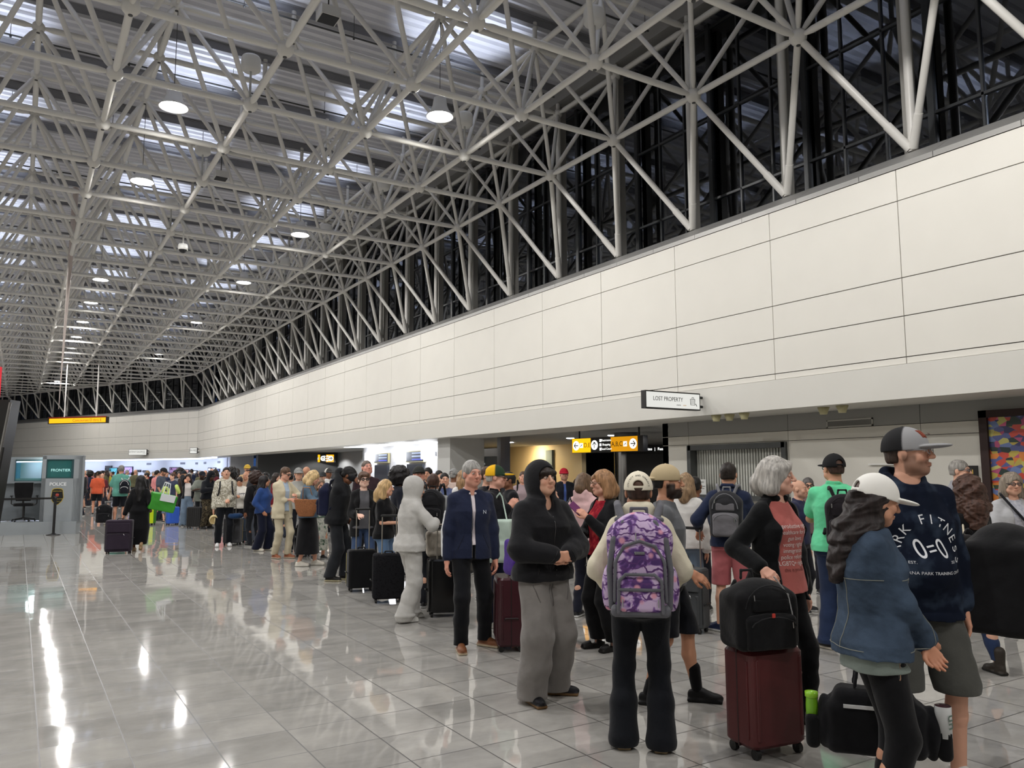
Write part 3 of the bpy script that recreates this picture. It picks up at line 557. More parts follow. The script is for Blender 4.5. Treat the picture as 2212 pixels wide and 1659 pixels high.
def dir_sign(pl, pr, zt, h, lab, big=True):
    pl, pr = Vector(pl), Vector(pr); d = pr-pl; d.z = 0; w_ = d.length; t = thing('direction_sign', lab, 'sign', ((pl.x+pr.x)/2, (pl.y+pr.y)/2, zt-h), math.atan2(d.y, d.x))
    MB().box((-w_/2, 0, 0), (w_/2, .16, h)).build('sign_box', plast((12, 12, 12), .35), t)
    MB().bar((-w_*.42, .08, h), (-w_*.42, .08, h+.2), .022).bar((w_*.42, .08, h), (w_*.42, .08, h+.2), .022).build('hanger', plast((14, 14, 14)), t)
    a0, a1, b0 = -w_/2+.01, -w_/2+w_*.28, -w_/2+w_*.57; b1 = w_/2-w_*.07
    MB().box((a0, -.006, .012), (a1, 0, h-.012)).build('left_panel', emis((255, 176, 8), 1.25), t); MB().box((b0, -.006, .012), (b1, 0, h-.012)).build('right_panel', emis((236, 160, 6), .7 if big else 1.2), t)
    r = h*.32; u = a1-a0
    for cx_, an_ in ((a0+u*.22, math.pi), (a1+h*.38, math.pi/2), (b1-h*.38, 0)):
        mb = MB(); disc(mb, cx_, h/2, r, -.008); arrow(mb, cx_, h/2, r, an_, -.01, 1); mb.build('arrow_disc', [WHT, INK], t)
    for cx_ in (a0+u*.51, b0+(b1-b0)*.55): mb = MB(); plane_icon(mb, cx_, h/2, h*.16, -.009); mb.build('plane_symbol', [WHT, INK], t)
    for i in range(3): q = h*(.78-.28*i); x = a1+h*.86; MB().put([(x, -.008, q-h*.09), (x+h*.18, -.008, q-h*.09), (x+h*.18, -.008, q+h*.09), (x, -.008, q+h*.09)], [(0, 1, 2, 3)], 0).build('service_symbol', WHT, t)
    ident = frame((0, 0, 0), (1, 0, 0), (0, 0, 1))
    def tx(s_, x, z, sz, m_): text('lettering', s_, sz, Matrix.Translation((x, -.009, z)) @ ident, m_, t, .0008)
    tx('D,E', a0+u*.82, h/2, h*.42, INK); tx('A,B,C', b0+(b1-b0)*.24, h/2, h*.42, INK)
    for i, s_ in enumerate(('Restrooms', 'Shopping', 'Food Court')): tx(s_, a1+h*1.1+(b0-a1-h*1.1)*.5, h*(.78-.28*i), h*.2, WHT)
    return t
pl = onZ(1242, 937, 2.62); pr = onZ(1381, 929, 2.62)
print('sign', pl, pr)
hl = (Vector(pr)-Vector(pl)); pl2 = Vector(pl)-hl*.05; pr2 = Vector(pr)+hl*.05
dp = ((Vector(pl)+Vector(pr))/2-Vector(CO)).dot(Vector(FW)); shh = 33*dp/FPX
ztop = onZ(1, 1, 1)[2]*0+CAMH+(1018-944)*dp/FPX
dir_sign(pl2, pr2, ztop, shh, 'yellow and black hanging direction sign with arrows for concourses and restrooms over the corridor')
pl = onZ(684, 978, 2.69); pr = onZ(720, 976.5, 2.69); dp = ((Vector(pl)+Vector(pr))/2-Vector(CO)).dot(Vector(FW)); hl = Vector((RT[0], RT[1], 0)).normalized()*(46*dp/FPX); c_ = (Vector(pl)+Vector(pr))/2
dir_sign(c_-hl/2, c_+hl/2, CAMH+(1020-982)*dp/FPX, 17*dp/FPX, 'small amber and black hanging direction sign before the grey recess, left of the bright bay', False)
# Lost property light box
ys_ = onX(1521, 862, W-.05)[1]; xo = onY(1392, 862, ys_)[0]; zt_, zb_ = onY(1392, 842, ys_)[2], onY(1392, 881, ys_)[2]
def box_sign(org, ang, w_, h_, words, lab, small=True, mirror=False):
    t = thing('projecting_sign', lab, 'sign', org, ang); MB().box((-w_, 0, 0), (0, .1, h_)).build('sign_box', plast((14, 14, 15)), t)
    MB().box((-w_+.02, -.005, .02), (-.02, 0, h_-.02)).build('face', emis((238, 238, 232), .72), t); MB().bar((0, .05, h_*.25), (.1, .05, h_*.25), .022).bar((0, .05, h_*.78), (.1, .05, h_*.78), .022).build('bracket', plast((14, 14, 15)), t)
    text('lettering', words, h_*.33, frame((-w_*.6, -.007, h_*.56), (1, 0, 0), (0, 0, 1)), INK, t, .0008, sx=.92 if small else .8)
    mb = MB(); cx = -w_*.145; cz = h_*.5; q = h_*.2
    for i in range(5): mb.box((cx-q+i*q*.42, -.008, cz-q*.8), (cx-q+i*q*.42+q*.1, -.006, cz+q*.6))
    mb.tube([(cx-q, -.007, cz+q*.7), (cx+q*.8, -.007, cz+q*.7), (cx+q*.7, -.007, cz-q), (cx-q*.85, -.007, cz-q), (cx-q, -.007, cz+q*.7)], .004, 4)
    mb.tube([(cx-q*.3, -.007, cz+q*.7), (cx-q*.3, -.007, cz+q*1.2), (cx+q*.3, -.007, cz+q*1.2), (cx+q*.3, -.007, cz+q*.7)], .004, 4); mb.tube([(cx+q, -.007, cz-q*.6), (cx+q*1.5, -.007, cz-q*1.3)], .006, 4); mb.build('luggage_drawing', plast((60, 60, 62)), t)
    return t
wL = (W-.16)-xo
t = box_sign((W-.14, ys_, zb_), 0, wL, zt_-zb_, 'LOST PROPERTY', 'white light box sign reading LOST PROPERTY projecting from the bulkhead')
text('sponsor_lettering', 'smarte', (zt_-zb_)*.12, frame((-wL*.41, -.007, (zt_-zb_)*.26), (1, 0, 0), (0, 0, 1)), INK, t, .0008); text('sponsor_lettering', 'carte', (zt_-zb_)*.12, frame((-wL*.30, -.007, (zt_-zb_)*.26), (1, 0, 0), (0, 0, 1)), plast((215, 160, 40)), t, .0008)
# gallery signs stand off the far bulkhead
for (px0, px1, py, words, lab) in ((282, 321, 977, 'GATEWAY GALLERY', 'white light box sign reading GATEWAY GALLERY above the gallery'), (414, 430, 973.5, 'GALLERY', 'small pale sign box near the bend of the bulkhead')):
    d = ray(px1, py); q0 = Vector((W, YB, 0))+FN*.1; tt_ = q0.xy.dot(FN.xy)/(d[0]*FN.x+d[1]*FN.y); pr = CO+d*tt_
    if px0 > 400: pr = onX(px1, py, W-.1)
    dep = (pr-CO) @ FW; w_ = (px1-px0)*dep/FPX; h_ = 12.5*dep/FPX; rr = Vector((RT[0], RT[1], 0)).normalized(); box_sign((pr[0]-.12, pr[1]-.05, pr[2]-h_/2), math.atan2(rr.y, rr.x), w_, h_, words, lab, False)
# yellow hanging sign in the hall
p0 = atd(105, 910, 44.); p1 = atd(228, 911, 43.); t = thing('hanging_sign', 'long yellow hanging sign reading Concourses D thru E near the roof', 'sign', ((p0[0]+p1[0])/2, (p0[1]+p1[1])/2, p0[2]-.16), math.atan2(p1[1]-p0[1], p1[0]-p0[0])); w_ = math.hypot(p1[0]-p0[0], p1[1]-p0[1])/2
MB().box((-w_-.05, 0, 0), (w_+.05, .2, .34)).build('sign_box', plast((26, 20, 10)), t); MB().box((-w_+.04, -.01, .04), (w_, 0, .30)).build('face', emis((255, 178, 12), 1.15), t); MB().box((-w_, -.02, .33), (w_, .1, .37)).build('red_edge', plast((140, 30, 20)), t)
text('lettering', 'Concourses D thru E', .22, frame((w_*.36, -.012, .17), (1, 0, 0), (0, 0, 1)), plast((150, 90, 8)), t, .001)
MB().bar((-w_*.5, .1, .36), (-w_*.5, .1, 9.7-p0[2]), .035).bar((w_*.62, .1, .36), (w_*.62, .1, 9.7-p0[2]), .035).build('pole', plast((190, 188, 184)), t)
p_ = atd(143, 760, 22.); t = tag(MB().bar((0, 0, 4.72), (-.1, .0, -1.6), .085, .006, seg=10).build('hanging_spike', mat((190, 178, 172), .5)), 'long pale tapered spike hanging from the roof frame before the yellow sign', 'sculpture'); t.location = tuple(p_)
# ================================================================== POLICE BOOTH
BG = mat((146, 152, 156), .5, nz=.02, ns=2); BG2 = mat((122, 128, 133), .5); bl = Vector(onZ(0, 1156, 0)); br = Vector(onZ(163, 1152, 0)); bd = (br-bl); ang = math.atan2(bd.y, bd.x)
t = thing('police_booth', 'grey police booth with teal tinted windows and a badge on its front', 'booth', br, ang)
zt = 2.11; MB().box((-3.6, -.12, 0), (.02, .5, .33)).build('plinth', BG, t)
def bx(x): return (x-163)/163*1.79*1.0
x0, x1 = bx(81), bx(163)+.07; wz0, wz1 = 1.5, 2.02
m = MB().box((x0, 0, .33), (x0+.10, .08, zt)).box((x1-.20, 0, .33), (x1, .08, zt)).box((x0, 0, .33), (x1, .08, wz0)).box((x0, 0, wz1), (x1, .08, zt)).box((x1-.08, 0, .33), (x1, .45, zt)).box((x0, .08, .33), (x0+.06, .45, zt)).box((x0, 0, zt), (x1+.01, .45, zt+.02)); m.build('front_panel', BG, t)
xl0, xl1 = -3.5, x0; m = MB().box((xl0, .86, 1.3), (xl1, .9, 1.5)).box((xl0, .8, .33), (xl1, .88, 1.42)).box((xl0, .8, 2.02), (xl1, .88, zt-.02)).box((xl1-.12, .78, .33), (xl1, .88, zt)).box((xl0, .55, 1.36), (xl1, .9, 1.42)).box((xl0, .8, 1.42), (bx(6), .88, 2.02)).box((xl0, .74, .93), (xl1, .8, .97)); m.build('rear_panel', BG2, t)
def teal():
    m_, tt2, b = nt('tinted_glass'); b.inputs['Base Color'].default_value = (*lin((70, 150, 150)), 1); b.inputs['Roughness'].default_value = .04; b.inputs['Transmission Weight'].default_value = 0; b.inputs['Alpha'].default_value = .28; b.inputs['Specular IOR Level'].default_value = .9; return m_
TEAL = teal(); MB().box((x0+.1, .03, wz0), (x1-.2, .045, wz1)).build('window_pane', TEAL, t); MB().box((bx(6), .83, 1.42), (xl1-.12, .845, 2.02)).build('window_pane', TEAL, t)
for (a, b_, c, e, yy) in ((x0+.1, x1-.2, wz0, wz1, -.004), (bx(6), xl1-.12, 1.42, 2.02, .776)):
    m = MB().box((a, yy, c), (a+.02, yy+.012, e)).box((b_-.05, yy, c), (b_, yy+.012, e)).box((a, yy, c), (b_, yy+.012, c+.02)).box((a, yy, e-.02), (b_, yy+.012, e)); m.build('window_frame', plast((36, 66, 72)), t)
MB().box((x0+.06, .41, wz0-.1), (x1-.1, .45, zt)).build('inner_screen', mat((20, 62, 60), .5), t)
text('window_lettering', 'FRONTIER', .105, frame(((x0+x1)/2-.11, .4, 1.72), (1, 0, 0), (0, 0, 1)), emis((190, 235, 230), 1.6), t)
text('lettering', 'POLICE', .125, frame(((x0+x1)/2-.08, -.006, 1.34), (1, 0, 0), (0, 0, 1)), mat((232, 234, 236), .5), t, .002, bold=.003)
bc = Vector(((x0+x1)/2-.08, 0, 1.0)); sh = [(-.13, .2), (-.09, .225), (0, .235), (.09, .225), (.13, .2), (.16, -.02), (.12, -.12), (.05, -.2), (0, -.23), (-.05, -.2), (-.12, -.12), (-.16, -.02)]
m = MB()
for q, yy, mi in ((1., -.008, 1), (.92, -.012, 0)): m.put([(bc.x+a*q, yy, bc.z+b_*q) for a, b_ in sh], [tuple(range(len(sh)))], mi)
m.build('badge', [plast((18, 18, 20)), plast((196, 170, 60))], t)
GOLD = plast((200, 175, 60)); text('badge_lettering', 'MARYLAND', .04, frame(bc+Vector((0, -.014, .15)), (1, 0, 0), (0, 0, 1)), GOLD, t, .0005); text('badge_lettering', 'TRANSPORTATION', .031, frame(bc+Vector((0, -.014, -.06)), (1, 0, 0), (0, 0, 1)), GOLD, t, .0005); text('badge_lettering', 'AUTHORITY', .026, frame(bc+Vector((0, -.014, -.13)), (1, 0, 0), (0, 0, 1)), GOLD, t, .0005)
MB().lathe([(.001, 0), (.045, 0), (.045, .004), (.001, .004)], at=bc+Vector((0, -.013, .045)), R=Matrix.Rotation(math.pi/2, 3, 'X')).build('badge_crest', camo([(220, 200, 190), (180, 60, 50), (60, 60, 60)], 60.), t)
lamp('booth_glow', tuple(Matrix.Translation(br) @ Matrix.Rotation(ang, 4, 'Z') @ Vector((-1.0, .5, 1.95)))[:3], 10, 'POINT', rad=.2, col=(.8, 1, .98))
# office chair on the plinth
cp = Matrix.Translation(br) @ Matrix.Rotation(ang, 4, 'Z') @ Vector((bx(41), .28, .33)); cp.z = .332; t = thing('office_chair', 'black swivel office chair with armrest in front of the booth window', 'chair', cp, ang+.1); CB = fab((20, 20, 22)); PB = plast((18, 18, 20))
m = MB()
for i in range(5): a = i*2*math.pi/5+.3; m.bar((0, 0, .1), (.28*math.cos(a), .28*math.sin(a), .06), .022, .015)
m.bar((0, 0, .08), (0, 0, .42), .03); m.build('base', PB, t)
for i in range(5): a = i*2*math.pi/5+.3; MB().ball((.28*math.cos(a), .28*math.sin(a), .028), .028, 8).build('caster', PB, t)
MB().rbox((-.24, -.24, .42), (.24, .22, .5), .1).build('seat', CB, t)
m = MB(); 
for i in range(9):
    z0_ = .56+i*.055; w0 = .17+.05*math.sin(min(1, i/6)*math.pi/2); z1_ = z0_+.056; w1 = .17+.05*math.sin(min(1, (i+1)/6)*math.pi/2)
    m.put([(-w0, -.22-.02*i/4, z0_), (0, -.26-.02*i/4, z0_), (w0, -.22-.02*i/4, z0_), (-w1, -.22-.02*(i+1)/4, z1_), (0, -.26-.02*(i+1)/4, z1_), (w1, -.22-.02*(i+1)/4, z1_), (-w0, -.19, z0_), (w0, -.19, z0_), (-w1, -.2, z1_), (w1, -.2, z1_)], [(0, 1, 4, 3), (1, 2, 5, 4), (6, 8, 9, 7), (0, 3, 8, 6), (2, 7, 9, 5)])
m.build('backrest', CB, t); MB().bar((0, -.2, .45), (0, -.24, .62), .025).build('back_support', PB, t); MB().tube([(.25, 0, .46), (.3, 0, .48), (.3, 0, .68)], .015).rbox((.27, -.12, .68), (.33, .12, .71), .02).build('armrest', PB, t); MB().tube([(-.25, 0, .46), (-.3, 0, .48), (-.3, 0, .68)], .015).rbox((-.33, -.12, .68), (-.27, .12, .71), .02).build('armrest', PB, t)
# queue stanchion
sp_ = onZ(115, 1156, 0); t = thing('queue_stanchion', 'black queue stanchion with a retractable belt in front of the police booth', 'stanchion', sp_)
MB().lathe([(.001, 0), (.17, 0), (.17, .012), (.06, .035), (.035, .06), (.001, .06)], seg=24).build('base', PB, t); MB().bar((0, 0, .04), (0, 0, .95), .034, seg=16).build('post', PB, t); MB().lathe([(.001, .93), (.042, .93), (.042, 1.02), (.001, 1.03)], seg=16).build('belt_head', PB, t)
bv = (Vector(bd.x and (-bd.x, -bd.y, 0)).normalized())*2.3; MB().put([(0, -.002, .95), (bv.x, bv.y, .93), (bv.x, bv.y, .985), (0, -.002, 1.0), (0, .002, .95), (bv.x, bv.y+.004, .93), (bv.x, bv.y+.004, .985), (0, .002, 1.0)], [(0, 1, 2, 3), (7, 6, 5, 4), (0, 4, 5, 1), (3, 2, 6, 7)]).build('belt', plast((12, 12, 13)), t)
e_ = Vector(sp_)+bv; t = thing('queue_stanchion', 'queue stanchion at the far end of the belt, past the office chair', 'stanchion', e_); MB().lathe([(.001, 0), (.17, 0), (.17, .012), (.06, .035), (.035, .06), (.001, .06)], seg=24).build('base', PB, t); MB().bar((0, 0, .04), (0, 0, 1.0), .034, seg=16).build('post', PB, t)
# black leaning display pylon and red ticker at the left edge
p_ = atd(-9, 1080, 14.); p_[2] = 0; t = thing('display_pylon', 'tall black slanted display pylon at the left edge of the hall', 'pylon', (p_[0]-.12, p_[1], 0), -.55)
MB().put([(-.28, 0, 0), (-.02, 0, 0), (.28, 0, 2.95), (.02, 0, 2.95), (-.28, .3, 0), (-.02, .3, 0), (.28, .3, 2.95), (.02, .3, 2.95)], [(0, 1, 2, 3), (7, 6, 5, 4), (1, 5, 6, 2), (0, 3, 7, 4), (3, 2, 6, 7), (0, 4, 5, 1)]).build('body', plast((14, 14, 15), .3), t)
MB().bar((.04, -.03, .9), (.3, -.03, 2.9), .025).build('light_edge', metal((150, 150, 150)), t); MB().bar((.01, -.05, .2), (.25, -.05, 2.1), .018).build('cable', plast((10, 10, 10)), t)
MB().box((-.3, -.2, 3.0), (.03, .1, 3.55)).build('ticker_screen', emis((200, 20, 40), .9), t)
# ================================================================== BODY ENGINE (distance fields meshed by surface nets)
class Vol:
    def __init__(s, lo, hi, h):
        s.h = h; s.lo = np.array(lo, float)-2*h; n = np.ceil((np.array(hi, float)-s.lo)/h).astype(int)+3; s.n = n
        s.F = np.full(n, 1., np.float32); s.ax = [(s.lo[i]+h*np.arange(n[i])).astype(np.float32) for i in range(3)]
    def blk(s, lo, hi, m):
        a = [max(0, int((lo[i]-m-s.lo[i])/s.h)) for i in range(3)]; b = [min(s.n[i], int((hi[i]+m-s.lo[i])/s.h)+2) for i in range(3)]
        sl = tuple(slice(a[i], max(a[i], b[i])) for i in range(3)); return sl, np.meshgrid(*[s.ax[i][sl[i]] for i in range(3)], indexing='ij', sparse=True)
    def add(s, pr, k=.02, op=1):
        fn, lo, hi = pr; sl, (X, Y, Z) = s.blk(lo, hi, 3*s.h+k+.02); A = s.F[sl]
        if A.size == 0: return s
        d = fn(X, Y, Z).astype(np.float32)
        if op > 0:
            if k > 0: h_ = np.clip(.5+.5*(A-d)/k, 0, 1); R = A*(1-h_)+d*h_-k*h_*(1-h_)
            else: R = np.minimum(A, d)
        else:
            if k > 0: h_ = np.clip(.5-.5*(A+d)/k, 0, 1); R = A*(1-h_)-d*h_+k*h_*(1-h_)
            else: R = np.maximum(A, -d)
        s.F[sl] = R; return s
    def sub(s, pr, k=.0): return s.add(pr, k, -1)
    def noise(s, amp, f=9., zf=.6, seed=0):
        if amp <= 0: return s
        X, Y, Z = np.meshgrid(*s.ax, indexing='ij', sparse=True); r = np.random.RandomState(seed); n = 0
        for i in range(5):
            a = r.uniform(0, 6.28); c, q = math.cos(a), math.sin(a); w = f*(1+.55*i); n = n+np.sin((X*c+Y*q)*w+Z*w*zf*r.uniform(-1.6, 1.6)+r.uniform(0, 6)+1.3*np.sin(Z*w*.5+(X*q-Y*c)*w*.4+i))/(1+.6*i)
        s.F += (amp*n*.6).astype(np.float32); return s
    def mesh(s):
        F = s.F; S = F < 0; c8 = [(i, j, k) for i in (0, 1) for j in (0, 1) for k in (0, 1)]; nx, ny, nz = F.shape
        cnt = np.zeros((nx-1, ny-1, nz-1), np.int8)
        for i, j, k in c8: cnt += S[i:nx-1+i, j:ny-1+j, k:nz-1+k]
        act = (cnt > 0) & (cnt < 8); I = np.argwhere(act)
        if len(I) == 0: return np.zeros((0, 3)), np.zeros((0, 4), int)
        idx = np.full(act.shape, -1, np.int32); idx[act] = np.arange(len(I)); acc = np.zeros((len(I), 3)); w = np.zeros(len(I))
        vals = {c: F[I[:, 0]+c[0], I[:, 1]+c[1], I[:, 2]+c[2]] for c in c8}
        for a in c8:
            for ax in range(3):
                if a[ax] == 0:
                    b = list(a); b[ax] = 1; b = tuple(b); fa, fb = vals[a], vals[b]; m = (fa < 0) != (fb < 0); t = fa[m]/(fa[m]-fb[m]); P = np.tile(np.array(a, float), (m.sum(), 1)); P[:, ax] = t; acc[m] += P; w[m] += 1
        V = (I+acc/w[:, None])*s.h+s.lo; Q = []
        for ax in range(3):
            o1, o2 = (ax+1) % 3, (ax+2) % 3; A = np.moveaxis(S, ax, 0); D = np.argwhere(A[:-1] != A[1:])
            E = np.empty_like(D); rest = [x for x in range(3) if x != ax]; E[:, ax] = D[:, 0]; E[:, rest[0]] = D[:, 1]; E[:, rest[1]] = D[:, 2]
            ok = (E[:, o1] > 0) & (E[:, o2] > 0) & (E[:, o1] < act.shape[o1]) & (E[:, o2] < act.shape[o2]); E = E[ok]; ins = S[E[:, 0], E[:, 1], E[:, 2]]
            def g(d1, d2): G = E.copy(); G[:, o1] += d1; G[:, o2] += d2; return idx[G[:, 0], G[:, 1], G[:, 2]]
            q = np.stack([g(-1, -1), g(0, -1), g(0, 0), g(-1, 0)], 1); q[~ins] = q[~ins][:, ::-1]; Q.append(q)
        return V, np.concatenate(Q)
def rc(a, b, ra, rb, sy=1.):
    a = np.array(a, float); b = np.array(b, float); ba = b-a; L = max(1e-9, ba @ ba); r = max(ra, rb)/min(1, sy)
    def f(X, Y, Z):
        px, py, pz = X-a[0], Y-a[1], Z-a[2]; h = np.clip((px*ba[0]+py*ba[1]+pz*ba[2])/L, 0, 1)
        return (np.sqrt((px-ba[0]*h)**2+((py-ba[1]*h)/sy)**2+(pz-ba[2]*h)**2)-(ra+(rb-ra)*h))*min(1, sy)
    return f, np.minimum(a, b)-max(ra, rb)*max(1, sy), np.maximum(a, b)+max(ra, rb)*max(1, sy)
def ell(c, r, R=None):
    c = np.array(c, float); r = np.array(r, float); m = r if R is None else np.full(3, r.max())
    def f(X, Y, Z):
        x, y, z = X-c[0], Y-c[1], Z-c[2]
        if R is not None: x, y, z = R[0][0]*x+R[1][0]*y+R[2][0]*z, R[0][1]*x+R[1][1]*y+R[2][1]*z, R[0][2]*x+R[1][2]*y+R[2][2]*z
        k0 = np.sqrt((x/r[0])**2+(y/r[1])**2+(z/r[2])**2); k1 = np.sqrt((x/r[0]**2)**2+(y/r[1]**2)**2+(z/r[2]**2)**2)+1e-9; return k0*(k0-1)/k1
    return f, c-m, c+m
def bxp(c, hf, r=.01, R=None):
    c = np.array(c, float); hf = np.array(hf, float); m = hf if R is None else np.full(3, np.linalg.norm(hf))
    def f(X, Y, Z):
        x, y, z = X-c[0], Y-c[1], Z-c[2]
        if R is not None: x, y, z = R[0][0]*x+R[1][0]*y+R[2][0]*z, R[0][1]*x+R[1][1]*y+R[2][1]*z, R[0][2]*x+R[1][2]*y+R[2][2]*z
        qx, qy, qz = np.abs(x)-hf[0]+r, np.abs(y)-hf[1]+r, np.abs(z)-hf[2]+r
        return np.sqrt(np.maximum(qx, 0)**2+np.maximum(qy, 0)**2+np.maximum(qz, 0)**2)+np.minimum(np.maximum(qx, np.maximum(qy, qz)), 0)-r
    return f, c-m, c+m
def col(prof, z0=None, z1=None):
    P = np.array(sorted(prof), float); z0 = P[0, 0] if z0 is None else z0; z1 = P[-1, 0] if z1 is None else z1
    def f(X, Y, Z):
        z = np.clip(Z, P[0, 0], P[-1, 0]); w = np.interp(z, P[:, 0], P[:, 1]); d = np.interp(z, P[:, 0], P[:, 2]); cy = np.interp(z, P[:, 0], P[:, 3]); cx = np.interp(z, P[:, 0], P[:, 4]) if P.shape[1] > 4 else 0
        q = ((np.abs(X-cx)/w)**2.3+(np.abs(Y-cy)/d)**2.3)**(1/2.3); return np.maximum((q-1)*np.minimum(w, d), np.maximum(z0-Z, Z-z1))
    wm = P[:, 1].max()+(np.abs(P[:, 4]).max() if P.shape[1] > 4 else 0); dm = P[:, 2].max(); cm = np.abs(P[:, 3]).max()
    return f, np.array([-wm, -dm-cm, z0]), np.array([wm, dm+cm, z1])
def plane_z(z, up=True):  # region below (or above) z, used to cut
    return ((lambda X, Y, Z: (Z-z)+0*X+0*Y) if up else (lambda X, Y, Z: (z-Z)+0*X+0*Y)), np.array([-3, -3, z-.6 if up else z]), np.array([3, 3, z if up else z+.6])
def xf(pr, R, t):
    """primitive given in a local frame, rotation R (3x3 np) and origin t"""
    fn, lo, hi = pr; c = (lo+hi)/2; e = (hi-lo)/2; C = R @ c+t; E = np.abs(R) @ e
    def f(X, Y, Z):
        x, y, z = X-t[0], Y-t[1], Z-t[2]; return fn(R[0, 0]*x+R[1, 0]*y+R[2, 0]*z, R[0, 1]*x+R[1, 1]*y+R[2, 1]*z, R[0, 2]*x+R[1, 2]*y+R[2, 2]*z)
    return f, C-E, C+E
def rotz(a): c, s = math.cos(a), math.sin(a); return np.array([[c, -s, 0], [s, c, 0], [0, 0, 1]])
def rotx(a): c, s = math.cos(a), math.sin(a); return np.array([[1, 0, 0], [0, c, -s], [0, s, c]])
def roty(a): c, s = math.cos(a), math.sin(a); return np.array([[c, 0, s], [0, 1, 0], [-s, 0, c]])
def ik(S, T, l1, l2, hint):
    S, T, hint = np.array(S, float), np.array(T, float), np.array(hint, float); v = T-S; d = np.linalg.norm(v); dm = (l1+l2)*.999
    if d > dm: T = S+v/d*dm; d = dm; v = T-S
    u = v/d; a = (l1**2-l2**2+d*d)/(2*d); h = math.sqrt(max(0, l1*l1-a*a)); p = hint-u*(hint @ u); p /= np.linalg.norm(p)+1e-9
    return S+u*a+p*h, T
_HC = {}
def hand_mesh(curl, h, side):
    """hand along +Y (fingers), palm facing -Z, thumb toward side*X; wrist at origin"""
    k = (curl, h)
    if k not in _HC:
        v = Vol((-.075, -.03, -.12), (.06, .21, .04), h); v.add(rc((0, -.03, 0), (0, .02, 0), .024, .027, 1.), .0)
        for i, x in enumerate((-.030, -.010, .010, .029)):
            v.add(rc((x*.55, .01, 0), (x, .085-.006*abs(i-1), 0), .016, .0125), .014)
            L = (.072, .082, .076, .058)[i]; p = np.array([x, .088-.006*abs(i-1), 0.]); a = 0.
            for sgi, fr in enumerate((.45, .3, .25)):
                a += curl*(.55, .85, .6)[sgi]; q = p+np.array([x*.06, math.cos(a), -math.sin(a)])*L*fr; v.add(rc(p, q, .0098-.001*sgi, .0092-.0012*sgi), .003 if sgi else .008); p = q
        a = curl*.5; p0 = np.array([-.022, .02, -.004]); p1 = p0+np.array([-.028, .034, -.008-.01*curl]); p2 = p1+np.array([-.012+.012*curl, .026, -.012*curl-.004]); p3 = p2+np.array([-.002+.014*curl, .022, -.01*curl])
        v.add(rc(p0, p1, .017, .0125), .014).add(rc(p1, p2, .012, .0105), .005).add(rc(p2, p3, .0105, .009), .004)
        _HC[k] = v.mesh()
    V, Q = _HC[k]
    if side > 0: V = V*np.array([-1, 1, 1]); Q = Q[:, ::-1]
    return V, Q
def join(parts):
    V = []; Q = []; C = []; n = 0
    for v, q, c in parts: V.append(v); Q.append(q+n); C.append(c); n += len(v)
    return np.concatenate(V), np.concatenate(Q), np.concatenate(C)
def smooth01(x, a, b): t = np.clip((x-a)/(b-a), 0, 1); return t*t*(3-2*t)
NECK = np.array([0, -.005, 1.475])
BROWN, BLK, BLOND, GRY, DBR, RED = (74, 52, 38), (22, 19, 18), (176, 146, 98), (150, 148, 144), (42, 32, 27), (104, 62, 40)
